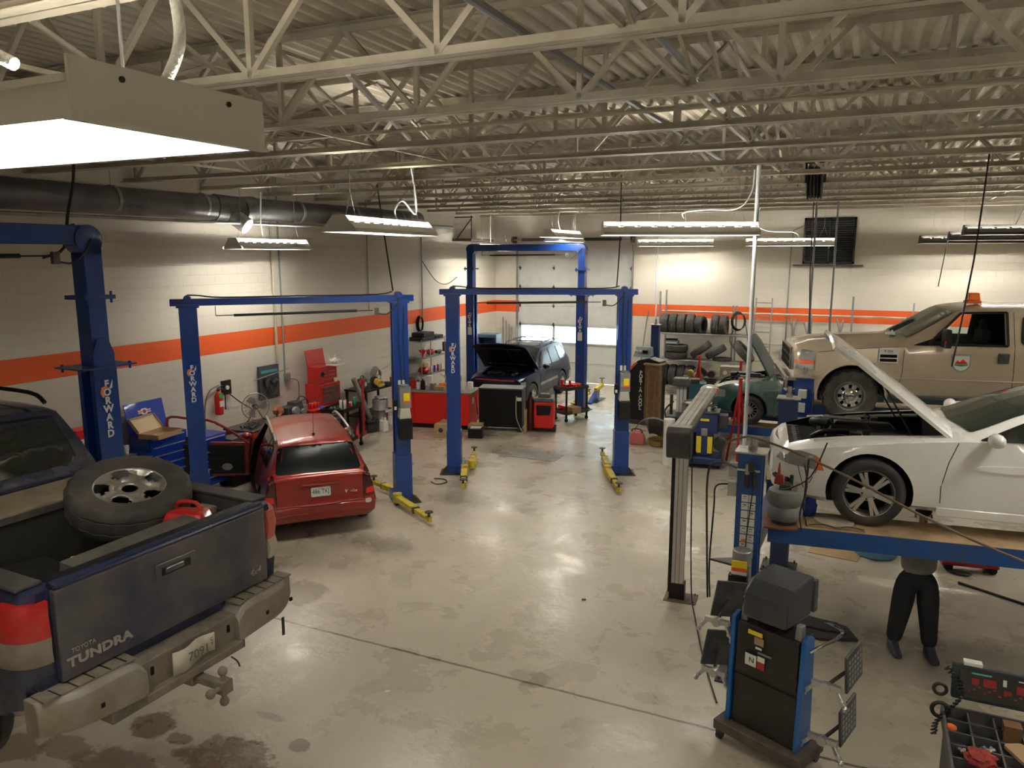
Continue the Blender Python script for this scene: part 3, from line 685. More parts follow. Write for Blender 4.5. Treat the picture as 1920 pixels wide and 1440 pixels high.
def engine(parent, x, z, wd, ln, seed=1, cover=m_blk):
    rnd = random.Random(seed)
    m = MB(); m.box(x - .02, 0, z, ln * .62, wd * .55, .16, .85, .8); m.box(x - .02, 0, z + .15, ln * .5, wd * .3, .05, .9, .8); m.build('engine_cover', cover, parent, bevel=.03)
    m = MB(); m.box(x - ln * .2, wd * .62, z - .02, ln * .32, wd * .34, .16, .9, .9); m.build('battery', m_blk, parent, bevel=.01)
    m = MB(); m.box(x + ln * .12, -wd * .62, z - .04, ln * .4, wd * .34, .2, .85, .85); m.build('air_box', m_dgr, parent, bevel=.02)
    m = MB(); m.tube([(x + ln * .3, -wd * .5, z + .12), (x + ln * .38, -wd * .2, z + .14), (x + ln * .25, 0, z + .16)], .05, 10); m.tube([(x + ln * .4, wd * .3, z + .02), (x + ln * .3, wd * .35, z + .1), (x + ln * .1, wd * .25, z + .1)], .03, 8); m.build('intake_hose', m_blk, parent, smooth=True)
    m = MB().mat(m_galv); m.rod((x + .05, wd * .5, z - .02), (x + .05, wd * .5, z + .1), .06, n=14); m.rod((x - .25, -wd * .5, z), (x - .25, -wd * .5, z + .12), .07, n=14)
    for i in range(12):
        a = (x + rnd.uniform(-.4, .4) * ln, rnd.uniform(-.8, .8) * wd, z + rnd.uniform(-.02, .1)); m.mat((m_galv, m_drk, m_blk)[i % 3]).box(a[0], a[1], a[2], rnd.uniform(.04, .12), rnd.uniform(.04, .12), rnd.uniform(.03, .09))
    m.build('engine_parts', None, parent)
    m = MB()
    for i in range(5):
        a = (x + rnd.uniform(-.3, .3) * ln, rnd.uniform(-.6, .6) * wd, z + .1); m.tube([a, (a[0] + rnd.uniform(-.2, .2), a[1] + rnd.uniform(-.2, .2), z + .2), (a[0] + rnd.uniform(-.3, .3), a[1] + rnd.uniform(-.3, .3), z + .05)], .009, 6)
    m.build('wiring', m_cable, parent, smooth=True)
    MB().box(x, 0, z - .14, ln * .98, wd * 1.8, .14).build('engine_bay_floor', m_hole, parent)
def sym(fn):
    for s in (1, -1): fn(s)
# ================================================================ WHITE SEDAN, hood up (origin: front axle on the ground)
m_wht = M('white_car_paint', (.86, .86, .84), .22, coat=.8, dirt=(.55, .54, .50), dscale=2.5, damt=.25)
m_wund = M('white_underside', (.62, .62, .60), .45)
CZ = 1.65
car = thing('sedan', 'white four door sedan with its hood up, raised on the drive-on lift at right', 'car', (.07, 9.45, CZ), R(187))
S = [(.985, .36, .42, .47, .56, .36, .62, .26, .63), (.955, .27, .60, .46, .64, .52, .69, .38, .70), (.85, .23, .80, .47, .70, .70, .755, .5, .77), (.55, .20, .90, .50, .78, .83, .83, .62, .855),
     (.15, .20, .945, .52, .85, .875, .895, .66, .925), (-.35, .20, .945, .52, .915, .875, .945, .68, .975), (-.75, .20, .94, .52, .955, .87, .985, .70, 1.01), (-.95, .20, .94, .52, .97, .87, 1.03, .70, 1.06),
     (-1.35, .20, .935, .52, .985, .875, 1.21, .65, 1.25), (-1.85, .20, .935, .52, 1.00, .88, 1.385, .60, 1.42), (-2.3, .20, .935, .52, 1.01, .88, 1.44, .57, 1.47), (-2.8, .20, .94, .52, 1.03, .885, 1.42, .56, 1.455),
     (-3.3, .20, .95, .55, 1.06, .89, 1.26, .56, 1.30), (-3.7, .22, .94, .58, 1.07, .87, 1.12, .60, 1.14), (-3.98, .27, .86, .60, 1.05, .80, 1.09, .56, 1.11), (-4.1, .34, .72, .62, .98, .66, 1.03, .45, 1.04)]
S = S[::-1]
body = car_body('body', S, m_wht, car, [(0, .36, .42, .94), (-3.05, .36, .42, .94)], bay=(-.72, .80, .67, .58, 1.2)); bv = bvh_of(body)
sym(lambda s: patch('side_window', body, bv, [(-.98, .985), (-1.15, 1.05), (-1.62, 1.27), (-1.95, 1.36), (-2.1, 1.37), (-2.12, 1.0)], 'y+' if s > 0 else 'y-', m_glass, car, r=.04))
sym(lambda s: patch('side_window', body, bv, [(-2.2, 1.0), (-2.19, 1.37), (-2.7, 1.36), (-3.15, 1.22), (-3.2, 1.07), (-3.0, 1.03)], 'y+' if s > 0 else 'y-', m_glass, car, r=.04))
patch('windshield', body, bv, [(-.93, -.68), (-.86, 0), (-.93, .68), (-1.85, .56), (-1.82, 0), (-1.85, -.56)], 'z', M('windshield_glass', (.014, .028, .022), .09, spec=.7), car, r=.06, cuts=6)
patch('rear_window', body, bv, [(-3.68, -.52), (-2.9, -.5), (-2.9, .5), (-3.68, .52)], 'z', m_glass, car, r=.06)
m = MB()
for s in ('y+', 'y-'):
    seam(m, bv, [(-.80, .95), (-.72, .75), (-.66, .5), (-.67, .26)], s); seam(m, bv, [(-2.16, 1.0), (-2.16, .26)], s); seam(m, bv, [(-2.95, 1.02), (-2.98, .7), (-2.6, .3)], s); seam(m, bv, [(.50, .60), (.62, .34)], s); seam(m, bv, [(.72, .62), (.62, .28)], s)
m.build('door_seams', m_blk, car)
for s, d in ((1, 'y+'), (-1, 'y-')):
    patch('headlight', body, bv, [(.93, .60), (.80, .585), (.47, .56), (.52, .71), (.66, .735), (.86, .715)] if s > 0 else [(.93, .60), (.80, .585), (.47, .56), (.52, .71), (.66, .735), (.86, .715)], d, M('headlight_lens', (.24, .25, .26), .08, coat=.6), car, r=.02)
    patch('turn_signal', body, bv, [(.535, .575), (.45, .56), (.49, .69), (.53, .70)], d, m_orl, car, r=.01, off=.011)
    patch('fog_trim', body, bv, [(.97, .44), (.80, .44), (.74, .40), (.80, .37), (.95, .38)], d, m_blkg, car, r=.01)
    m = MB().mat(m_wht); m.at(-1.10, s * .985, 1.0, rz=s * .15); m.blob(0, 0, .02, .075, .115, .075, 2); m.box(-.0, -s * .09, -.04, .05, .08, .035); m.build('mirror', None, car, smooth=True)
    m = MB(); m.bar((-.63, s * .955, .24), (-2.6, s * .955, .24), .02, .09); m.build('sill', m_wht, car, bevel=.008)
    for x_ in (-1.95, -2.85): MB().bar((x_ - .09, s * .955, .86), (x_ + .09, s * .955, .86), .02, .03).build('door_handle', m_wht, car, bevel=.006)
    patch('door_scoop', body, bv, [(-2.4, .80), (-1.0, .74), (-.95, .70), (-1.2, .68), (-2.4, .70)], d, m_wht, car, r=.03, off=.004, thick=.012)
MB().box(-1.5, 0, .13, 3.9, 1.1, .12).build('underbody', m_drk, car, bevel=.02)
m = MB(); m.rod((-1.0, .25, .12), (-3.4, .25, .14), .035); m.box(-.1, 0, .14, .5, 1.2, .1); m.build('exhaust', m_drk, car)
# front grille and radiator support seen from above
patch('grille', body, bv, [(-.33, .42), (-.36, .62), (.36, .62), (.33, .42)], 'x+', m_blkg, car, r=.03)
m = MB(); m.bar((.985, -.34, .52), (.985, .34, .52), .02, .035); m.bar((.99, 0, .44), (.99, 0, .61), .035, .02, up=(1, 0, 0)); m.build('grille_bar', m_chr, car, bevel=.006)
m = MB().mat(m_dgr); m.prism([(.78, -.56), (.90, -.30), (.93, 0), (.90, .30), (.78, .56), (.60, .54), (.58, -.54)], .70, .735, 'Z')
for i in range(-5, 6): m.box(.80, i * .085, .735, .12, .03, .012)
m.mat(m_hole)
for i in range(-4, 5): m.box(.67, i * .11, .736, .05, .06, .004)
m.build('radiator_cover', None, car, bevel=.006)
engine(car, .02, .74, .62, 1.3, 3)
for s in (-1, 1): MB().bar((.55, s * .64, .83), (-.68, s * .62, .93), .05, .03).build('fender_edge', m_wund, car, bevel=.008)
hood_panel(car, -.78, 1.0, 1.56, .76, .66, R(38.5), m_wht, m_wund, crown=.05)
for s in (-1, 1): MB().rod((-.45, s * .6, .88), (-.10, s * .64, 1.48), .010, n=6).build('hood_strut', m_blk, car)
for (x_, s) in ((0, 1), (0, -1), (-3.05, 1), (-3.05, -1)): wheel(car, x_, s * .845, .36, .36, .22, .258, s, ('spoke', 6, .11, .034, .03), rim=m_alloy)
# ================================================================ TAN CREW CAB PICKUP (origin: front axle on the ground)
m_tan = M('tan_car_paint', (.50, .42, .31), .28, metal=.25, coat=.7, dirt=(.30, .24, .17), dscale=1.8, damt=.45)
FZ = 1.62
tk = thing('pickup_truck', 'tan crew cab pickup with amber roof beacon, raised on the lift behind the white sedan', 'truck', (-.297, 15.05, FZ), R(191))
S = [(.93, .62, .93, .80, 1.06, .88, 1.19, .80, 1.21), (.88, .55, .96, .80, 1.15, .91, 1.27, .80, 1.29), (.6, .48, .985, .85, 1.22, .93, 1.33, .78, 1.37), (0, .45, .995, .90, 1.28, .94, 1.38, .76, 1.43), (-.55, .45, 1.0, .90, 1.31, .94, 1.41, .76, 1.46),
     (-.80, .45, 1.0, .90, 1.32, .94, 1.44, .78, 1.48), (-1.15, .45, 1.0, .90, 1.34, .94, 1.64, .76, 1.68), (-1.62, .45, 1.0, .90, 1.35, .95, 1.93, .72, 1.965), (-2.0, .45, 1.0, .90, 1.35, .95, 1.99, .71, 2.035), (-3.0, .45, 1.0, .90, 1.35, .95, 2.0, .71, 2.05),
     (-3.75, .45, 1.0, .90, 1.35, .95, 1.98, .71, 2.02), (-3.86, .45, 1.0, .90, 1.35, .95, 1.90, .72, 1.93), (-3.90, .45, 1.0, .90, 1.33, .95, 1.40, .9, 1.40), (-5.5, .50, 1.0, .90, 1.33, .96, 1.40, .92, 1.40), (-5.75, .60, .98, .9, 1.32, .95, 1.39, .9, 1.39)]
S = S[::-1]
cab = MB().mat(m_hole); cab.prism([(-1.22, 1.40), (-1.66, 1.88), (-2.30, 1.90), (-2.30, 1.40)], -1.3, 1.3, 'Y')
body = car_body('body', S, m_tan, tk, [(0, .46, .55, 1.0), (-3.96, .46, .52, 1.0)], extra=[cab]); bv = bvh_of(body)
bm_ = MB()
for s, d in ((1, 'y+'), (-1, 'y-')):
    # front door glass: open black frame round the see-through window opening
    m = MB(); P = [(-1.16, 1.385), (-1.66, 1.90), (-2.34, 1.92), (-2.34, 1.385)]
    for a, c in zip(P, P[1:] + P[:1]):
        k = 6
        for i in range(k):
            q = []
            for t in (i / k, (i + 1) / k):
                zz = a[1] + (c[1] - a[1]) * t; yy = .955 - max(0, zz - 1.35) * .375; q.append((a[0] + (c[0] - a[0]) * t, s * (yy), zz))
            m.bar(q[0], q[1], .035, .03, up=(0, 1, 0))
    m.build('window_frame', m_blk, tk)
    patch('side_window', body, bv, [(-2.52, 1.40), (-2.56, 1.88), (-3.30, 1.88), (-3.36, 1.40)], d, m_glass, tk, r=.10)
    patch('side_window', body, bv, [(-.93, 1.36), (-1.16, 1.36), (-1.20, 1.42), (-1.30, 1.50)], d, m_blk, tk, r=.02)
for s in (-1, 1):
    o = MB().quad((-1.25, s * .945, 1.39), (-1.67, s * .775, 1.87), (-2.30, s * .765, 1.89), (-2.30, s * .945, 1.39)).build('door_glass', M('light_window_glass', (.8, .88, .85), .02, trans=1.), tk); md = o.modifiers.new('s', 'SOLIDIFY'); md.thickness = .004
patch('windshield', body, bv, [(-.86, -.78), (-.80, 0), (-.86, .78), (-1.56, .70), (-1.54, 0), (-1.56, -.70)], 'z', M('truck_windshield', (.05, .075, .06), .05, spec=.9, coat=.4), tk, r=.08, cuts=6)
m = MB()
for s in ('y+', 'y-'):
    seam(m, bv, [(-.80, 1.33), (-.78, .9), (-.72, .55)], s); seam(m, bv, [(-2.44, 1.92), (-2.44, .52)], s); seam(m, bv, [(-3.5, 1.9), (-3.5, .9), (-3.2, .55)], s); seam(m, bv, [(-.8, .5), (-3.4, .5)], s); seam(m, bv, [(.55, 1.20), (0, 1.275), (-.78, 1.33)], s, r=.005); seam(m, bv, [(-3.88, 1.38), (-3.88, .55)], s, .008)
m.build('door_seams', m_blk, tk)
for s in ('y+', 'y-'): m = MB(); seam(m, bv, [(-.62, .80), (-3.5, .80)], s, r=.012); m.build('body_crease', m_tan, tk, smooth=True)
for s in (-1, 1):
    pts = [(.56 * math.cos(a), s * 1.0, .46 + .56 * math.sin(a)) for a in [R(-8 + 196 * i / 20) for i in range(21)]]; MB().tube(pts, .022, 6, smooth=1).build('fender_lip', m_tan, tk, smooth=True)
for s in (-1, 1):
    d = 'y+' if s > 0 else 'y-'
    # towing mirror
    m = MB(); m.at(-1.36, s * 1.16, 1.36); m.box(0, 0, 0, .10, .26, .30, .8, .92); m.bar((0, -s * .1, .08), (.12, -s * .28, .05), .05, .04); m.bar((0, -s * .1, .2), (.12, -s * .28, .10), .04, .03); o = m.build('mirror', m_blk, tk, bevel=.03)
    MB().box(-1.33, s * 1.275, 1.38, .05, .02, .10).build('mirror_reflector', m_red, tk)
    patch('headlight', body, bv, [(.92, .90), (.62, .90), (.60, 1.22), (.82, 1.24)], d, M('chrome_headlight', (.45, .47, .50), .08, metal=.6, coat=.6), tk, r=.03)
    patch('turn_signal', body, bv, [(.92, .99), (.62, .99), (.62, 1.06), (.92, 1.06)], d, m_orl, tk, r=.01, off=.012)
    # vent panel with script on the fender
    m = MB().mat(m_chr); m.box(-.55, s * .985, 1.06, .30, .03, .23); m.mat(m_hole); m.box(-.55, s * .993, 1.08, .26, .03, .05); m.box(-.55, s * .993, 1.15, .26, .03, .05); m.build('fender_vent', None, tk)
    text('lettering', 'F-350', .06, m_blk, tk, (-.55, s * 1.002, 1.255), (0, s, 0), depth=.003)
    m = MB(); m.box(-2.28, s * .985, 1.10, .17, .03, .17); m.build('door_handle', m_dgr, tk, bevel=.03)
    m = MB(); m.bar((-.6, s * 1.02, .50), (-3.3, s * 1.02, .50), .14, .06); m.build('running_board', m_dgr, tk, bevel=.01)
# badge on the front door: a shield with mountains
for s in (1, -1):
    t2 = MB().mat(m_galv); pg = [(-.14, .15), (.14, .15), (.14, -.05), (.09, -.12), (0, -.16), (-.09, -.12), (-.14, -.05)]
    t2.at(-1.66, s * .985, 1.09); t2.prism(pg, -.012 if s < 0 else 0, 0 if s < 0 else .012, 'Y'); t2.mat(m_wlab); t2.prism([(p[0] * .82, p[1] * .82) for p in pg], -.016, .016, 'Y')
    t2.mat(m_redb).prism([(-.10, -.01), (-.02, .07), (.05, -.01)], -.019, .019, 'Y').prism([(-.0, -.01), (-.06 * -1, .05), (.10, -.01)], -.019, .019, 'Y')
    t2.mat(m_grn).prism([(-.10, -.04), (-.10, -.015), (.10, -.015), (.10, -.04), (0, -.055)], -.0185, .0185, 'Y'); o = t2.build('door_emblem', None, tk)
m = MB(); m.box(.98, 0, .50, .22, 1.96, .26); m.build('bumper', m_chr, tk, bevel=.06)
m = MB().mat(m_chr); m.box(.955, 0, .84, .06, 1.30, .40); m.mat(m_hole)
for i in range(3): m.box(.975, 0, .87 + i * .125, .04, 1.16, .08)
m.build('grille', None, tk, bevel=.01)
m = MB(); m.box(-2.1, .48, 1.0, .14, .45, .62); m.box(-2.1, .48, 1.60, .10, .22, .18); m.build('seat_back', m_dgr, tk, bevel=.04)
# amber beacon
t3 = thing('roof_beacon', 'amber warning beacon on the roof of the tan pickup', 'beacon light', (0, 0, 0)); t3.matrix_world = tk.matrix_basis @ Matrix.Translation((-1.95, .30, 2.04))
MB().box(0, 0, 0, .22, .22, .05).build('base', m_org, t3, bevel=.01)
m = MB(); m.box(0, 0, .05, .20, .20, .13, .82, .82); m.build('dome', M('amber_lens', (.95, .22, .03), .15, coat=.5), t3, bevel=.02)
for (x_, s) in ((0, 1), (0, -1), (-3.96, 1), (-3.96, -1)): wheel(tk, x_, s * .84, .46, .44, .27, .25, s, ('disc', 8, .40), lug=True, tire=m_rubd, steer=0)
for s in (-1, 1): MB().lathe([(.14, .11), (.14, .14), (.10, .175), (.03, .18)], 20, 'Y').build('hub_cap', m_chr, tk, smooth=True, loc=(0, s * .84, .46), rot=(0, 0, 0 if s > 0 else PI))
m = MB(); m.at(-.72, .45, 1.47); m.box(.05, 0, .02, .14, .1, .04); m.prism([(-.05, 0), (.05, 0), (.0, .09)], -.12, -.04, 'Y'); o = m.build('paper_stack', m_wlab, None); o.matrix_world = tk.matrix_basis; tag(o, 'crumpled paper lying at the windshield base of the tan pickup', 'paper')
# ================================================================ GREEN MINIVAN, hood up (origin: front axle)
m_grnc = M('green_car_paint', (.020, .085, .070), .25, coat=.8, dirt=(.07, .09, .08), dscale=2., damt=.4)
GZ = .62
vn = thing('minivan', 'dark green minivan with its hood up, on the farthest drive-on lift', 'van', (-2.235, 18.75, GZ), R(180))
S = [(.93, .35, .60, .5, .62, .52, .70, .4, .72), (.88, .25, .80, .5, .74, .70, .80, .5, .82), (.55, .22, .92, .55, .88, .85, .92, .62, .94), (0, .2, .97, .6, .98, .88, 1.02, .66, 1.05), (-.45, .2, .98, .6, 1.04, .88, 1.10, .70, 1.13),
     (-.75, .2, .98, .6, 1.06, .88, 1.26, .72, 1.30), (-1.25, .2, .98, .6, 1.08, .89, 1.52, .68, 1.57), (-1.75, .2, .98, .6, 1.08, .89, 1.68, .64, 1.73), (-2.6, .2, .98, .6, 1.09, .89, 1.72, .63, 1.77), (-3.8, .22, .97, .6, 1.09, .88, 1.68, .63, 1.73), (-4.05, .3, .93, .6, 1.08, .86, 1.55, .64, 1.6)]
body = car_body('body', S[::-1], m_grnc, vn, [(0, .34, .40, .97), (-3.03, .34, .40, .97)], bay=(-.40, .78, .66, .62, 1.3)); bv = bvh_of(body)
sym(lambda s: patch('side_window', body, bv, [(-.80, 1.10), (-1.35, 1.48), (-1.75, 1.60), (-2.25, 1.62), (-2.25, 1.10)], 'y+' if s > 0 else 'y-', m_glass, vn, r=.06))
sym(lambda s: patch('side_window', body, bv, [(-2.35, 1.10), (-2.35, 1.62), (-3.7, 1.58), (-3.75, 1.10)], 'y+' if s > 0 else 'y-', m_glass, vn, r=.06))
patch('windshield', body, bv, [(-.55, -.70), (-.50, 0), (-.55, .70), (-1.62, .60), (-1.62, -.60)], 'z', M('van_windshield', (.05, .09, .07), .05, spec=.9), vn, r=.06, cuts=6)
m = MB(); seam(m, bv, [(-.62, 1.05), (-.58, .7), (-.5, .3)], 'y+'); seam(m, bv, [(-2.3, 1.1), (-2.3, .3)], 'y+'); m.build('door_seams', m_blk, vn)
m = MB(); seam(m, bv, [(-.6, .55), (-3., .55)], 'y+', .012); m.build('side_moulding', m_galv, vn)
for s in (-1, 1):
    m = MB().at(-.92, s * 1.03, 1.12); m.blob(0, 0, 0, .08, .12, .08, 2); m.build('mirror', m_blk, vn, smooth=True)
    patch('headlight', body, bv, [(.90, .58), (.55, .60), (.55, .76), (.82, .76)], 'y+' if s > 0 else 'y-', MATS['headlight_lens'], vn, r=.03)
    pts = [(.41 * math.cos(a), s * .975, .34 + .41 * math.sin(a)) for a in [R(0 + 180 * i / 16) for i in range(17)]]; MB().tube(pts, .014, 6, smooth=1).build('fender_lip', m_grnc, vn, smooth=True)
engine(vn, .15, .86, .62, 1.1, 5)
hood_panel(vn, -.42, 1.12, 1.02, .70, .60, R(60), M('dull_dark_green', (.015, .04, .035), .6), M('brown_underside', (.05, .04, .032), .8), crown=.05, bulge=False)
for (x_, s) in ((0, 1), (0, -1), (-3.03, 1), (-3.03, -1)): wheel(vn, x_, s * .87, .335, .335, .21, .205, s, ('spoke', 14, 0, .018, .02))
# ================================================================ NAVY SUV under the tall lift, hood up (origin: rear end)
m_nvc = M('navy_car_paint', (.003, .007, .028), .30, coat=.12, spec=.22)
sv = thing('sport_utility_vehicle', 'dark navy sport utility vehicle with its hood up before the overhead door', 'car', (-9.72, 23.95, 0), R(-87))
S = [(4.62, .38, .66, .6, .82, .60, .92, .5, .94), (4.58, .30, .82, .6, .90, .76, .99, .6, 1.0), (4.3, .28, .88, .62, .98, .82, 1.05, .66, 1.06), (3.8, .28, .89, .65, 1.02, .83, 1.08, .68, 1.10), (3.25, .28, .89, .65, 1.05, .83, 1.12, .70, 1.14), (3.1, .28, .89, .65, 1.06, .83, 1.20, .70, 1.22),
     (2.75, .28, .89, .65, 1.08, .83, 1.50, .64, 1.54), (2.5, .28, .89, .65, 1.08, .83, 1.62, .62, 1.66), (1.8, .28, .89, .65, 1.09, .83, 1.66, .62, 1.70), (.7, .28, .89, .65, 1.10, .83, 1.65, .61, 1.69), (.38, .3, .89, .65, 1.10, .82, 1.58, .61, 1.61), (.12, .34, .87, .65, 1.08, .79, 1.20, .66, 1.22), (.03, .40, .80, .65, .95, .74, 1.05, .62, 1.07), (.0, .45, .75, .62, .80, .7, .88, .6, .9)]
body = car_body('body', S[::-1], m_nvc, sv, [(3.78, .37, .44, .89), (1.05, .37, .44, .89)], bay=(3.3, 4.4, .62, .75, 1.3)); bv = bvh_of(body)
for s in (1, -1):
    d = 'y+' if s > 0 else 'y-'
    patch('side_window', body, bv, [(3.02, 1.12), (2.62, 1.50), (2.42, 1.56), (2.02, 1.58), (2.02, 1.12)], d, m_gdark, sv, r=.06)
    patch('side_window', body, bv, [(1.94, 1.12), (1.94, 1.58), (1.30, 1.57), (1.22, 1.12)], d, m_gdark, sv, r=.06)
    patch('side_window', body, bv, [(1.14, 1.14), (1.20, 1.56), (.55, 1.52), (.32, 1.18)], d, M('reflective_window', (.04, .07, .12), .12, spec=.4), sv, r=.08)
    m = MB(); m.tube([(2.4, s * .56, 1.68), (2.3, s * .57, 1.76), (1.5, s * .57, 1.79), (.75, s * .57, 1.76), (.65, s * .56, 1.69)], .016, 8); m.build('roof_rail', m_blk, sv, smooth=True)
    m = MB().at(2.92, s * .97, 1.15); m.blob(0, 0, 0, .08, .11, .09, 2); m.build('mirror', m_blkg, sv, smooth=True)
    patch('side_moulding', body, bv, [(3.2, .60), (1.6, .60), (1.6, .68), (3.2, .68)], d, m_galv, sv, r=.01)
    patch('bumper_end', body, bv, [(.40, .45), (.02, .45), (.02, .66), (.36, .66)], d, M('light_trim', (.5, .52, .55), .25), sv, r=.03)
    patch('headlight', body, bv, [(4.6, .72), (4.35, .72), (4.32, .88), (4.56, .88)], d, MATS['headlight_lens'], sv, r=.02)
m = MB(); seam(m, bv, [(3.12, 1.06), (3.12, .5), (3.2, .34)], 'y+'); seam(m, bv, [(1.98, 1.1), (1.98, .34)], 'y+'); m.build('door_seams', m_blk, sv)
for x_ in (2.1, 1.0): MB().bar((x_, -.58, 1.80), (x_, .58, 1.80), .05, .02).build('roof_crossbar', m_chr, sv)
patch('windshield', body, bv, [(3.16, -.68), (3.2, 0), (3.16, .68), (2.58, .60), (2.58, -.60)], 'z', m_glass, sv, r=.05, cuts=6)
patch('sunroof', body, bv, [(2.35, -.40), (2.35, .40), (1.6, .40), (1.6, -.40)], 'z', m_glass, sv, r=.05)
engine(sv, 3.85, .92, .58, 1.0, 9)
patch('grille', body, bv, [(-.5, .62), (-.5, .84), (.5, .84), (.5, .62)], 'x+', m_blk, sv, r=.03)
m = MB(); m.box(4.66, 0, .42, .14, 1.66, .18); m.build('bumper', m_galv, sv, bevel=.04)
m = MB(); m.bar((4.6, -.6, .93), (4.6, .6, .93), .05, .03); m.build('radiator_crossbar', m_chr, sv)
hood_panel(sv, 3.28, 1.14, 1.34, .88, .84, R(38), m_nvc, m_blk, crown=.03, bulge=False)
for (x_, s) in ((3.78, 1), (3.78, -1), (1.05, 1), (1.05, -1)): wheel(sv, x_, s * .78, .37, .37, .24, .21, s, ('spoke', 5, 0, .09, .06))
# ================================================================ RED HATCHBACK with its driver door open (origin: rear end on the floor)
m_rdc = M('red_car_paint', (.235, .012, .009), .28, metal=.2, coat=.75, dirt=(.25, .085, .06), dscale=1.6, damt=.4)
vb = thing('hatchback', 'red five door hatchback with its front left door open, parked on the left lift bay', 'car', (-7.62, 9.27, 0), R(137))
S = [(0, .32, .74, .44, .50, .68, .535, .5, .54), (.025, .30, .85, .46, .54, .80, .565, .62, .57), (.045, .29, .875, .5, .62, .81, .66, .68, .67), (.06, .29, .885, .55, .96, .79, .99, .70, 1.0), (.12, .28, .888, .58, 1.02, .79, 1.05, .68, 1.07), (.30, .24, .888, .58, 1.04, .79, 1.31, .62, 1.35),
     (.42, .21, .888, .58, 1.05, .79, 1.46, .585, 1.50), (.60, .21, .888, .58, 1.05, .79, 1.51, .575, 1.545), (1.6, .21, .888, .58, 1.03, .79, 1.54, .57, 1.58), (2.4, .21, .888, .58, 1.0, .79, 1.52, .57, 1.56), (2.75, .21, .888, .58, .99, .79, 1.44, .58, 1.48), (3.15, .21, .888, .58, .97, .79, 1.20, .64, 1.24), (3.42, .21, .888, .58, .95, .79, 1.02, .68, 1.06), (3.8, .22, .88, .58, .88, .78, .95, .62, .97), (4.2, .25, .80, .56, .76, .68, .82, .5, .84), (4.35, .34, .6, .5, .60, .5, .66, .4, .68)]
opening = MB().mat(m_hole); opening.prism([(2.02, .32), (3.02, .32), (3.10, .95), (2.62, 1.40), (2.05, 1.46)], .56, 1.3, 'Y')
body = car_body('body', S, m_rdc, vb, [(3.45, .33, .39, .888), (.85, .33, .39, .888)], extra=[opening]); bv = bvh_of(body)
patch('rear_window', body, bv, [(-.67, 1.07), (.67, 1.07), (.60, 1.44), (0, 1.47), (-.60, 1.44)], 'x-', m_gdark, vb, r=.05, cuts=6)
patch('hatch_spoiler', body, bv, [(-.62, 1.465), (.62, 1.465), (.60, 1.54), (-.60, 1.54)], 'x-', m_rdc, vb, r=.03, off=.02, thick=.02)
for s, d in ((1, 'y+'), (-1, 'y-')):
    patch('side_window', body, bv, [(.52, 1.10), (.60, 1.36), (1.06, 1.45), (1.10, 1.09)], d, m_glass, vb, r=.05)
    patch('side_window', body, bv, [(1.16, 1.08), (1.14, 1.45), (1.96, 1.46), (1.98, 1.06)], d, m_glass, vb, r=.04)
    if s < 0: patch('side_window', body, bv, [(2.06, 1.05), (2.06, 1.46), (2.55, 1.42), (3.0, 1.10), (3.05, 1.02)], d, m_glass, vb, r=.04)
    m = MB(); m.tube([(.52, s * .60, 1.52), (.75, s * .615, 1.585), (1.6, s * .615, 1.62), (2.2, s * .615, 1.60), (2.45, s * .61, 1.53)], .020, 8); m.build('roof_rail', m_alu, vb, smooth=True)
    m = MB(); m.prism([(.42, 1.50), (.62, 1.50), (.80, 1.61), (.70, 1.62), (.45, 1.55)], s * .615 - .022, s * .615 + .022, 'Y'); m.build('rail_foot', m_blk, vb, bevel=.008)
    patch('tail_light', body, bv, [(s * .70, .63), (s * .875, .66), (s * .87, .98), (s * .79, 1.10), (s * .70, 1.06)] , 'x-', M('tail_lens_dark', (.05, .004, .004), .10, coat=.6), vb, r=.03)
    patch('brake_lens', body, bv, [(s * .72, .645), (s * .86, .665), (s * .855, .76), (s * .72, .735)], 'x-', M('tail_lens_red', (.75, .02, .015), .15, coat=.5), vb, r=.02, off=.014)
    if s < 0: patch('reflector', body, bv, [(s * .70, .50), (s * .80, .50), (s * .80, .57), (s * .70, .57)], 'x-', M('amber_grey_lens', (.45, .36, .26), .3), vb, r=.03)
    m = MB().at(2.92, s * .96, 1.05); m.blob(0, 0, 0, .07, .10, .07, 2)
    if s < 0: m.build('mirror', m_rdc, vb, smooth=True)
    else: m.b.free()
m = MB(); seam(m, bv, [(-.69, 1.04), (-.68, .56), (0, .535), (.68, .56), (.69, 1.04)], 'x-', .008); m.build('hatch_seam', m_blk, vb)
m = MB(); seam(m, bv, [(-.85, .60), (-.72, .565), (0, .545), (.72, .565), (.85, .60)], 'x-', .010); seam(m, bv, [(-.8, .40), (-.5, .43), (.5, .43), (.8, .40)], 'x-', .008); m.build('bumper_crease', m_rdc, vb, smooth=True)
m = MB()
for s in ('y+', 'y-'): seam(m, bv, [(1.10, 1.06), (1.14, .8), (1.35, .3)], s); seam(m, bv, [(1.99, 1.02), (1.99, .28)], s)
seam(m, bv, [(3.05, .98), (3.02, .28)], 'y-'); m.build('door_seams', m_blk, vb)
m = MB(); m.bar((.035, -.30, .88), (.035, .30, .88), .05, .035, up=(0, 0, 1)); m.build('hatch_grip', m_rdc, vb, bevel=.012)
m = MB(); m.rod((.38, .12, 1.10), (.34, -.25, 1.12), .008); m.rod((.32, .12, 1.09), (.32, .12, 1.13), .02); m.build('rear_wiper', m_blk, vb)
m_platet = M('plate_letter_dark', (.02, .025, .04), .5)
pl = plate('license_plate', vb, (.045, 0, .745), (-1, 0, .05), (0, 0, 1), .305, .152, M('plate_white', (.72, .76, .76), .4), m_platet, '486 TKJ', .082, [(0, .055, .022, m_redb, 'Nebraska'), (0, -.060, .022, m_tool, '______')])
pl.location = (.035, 0, .76)
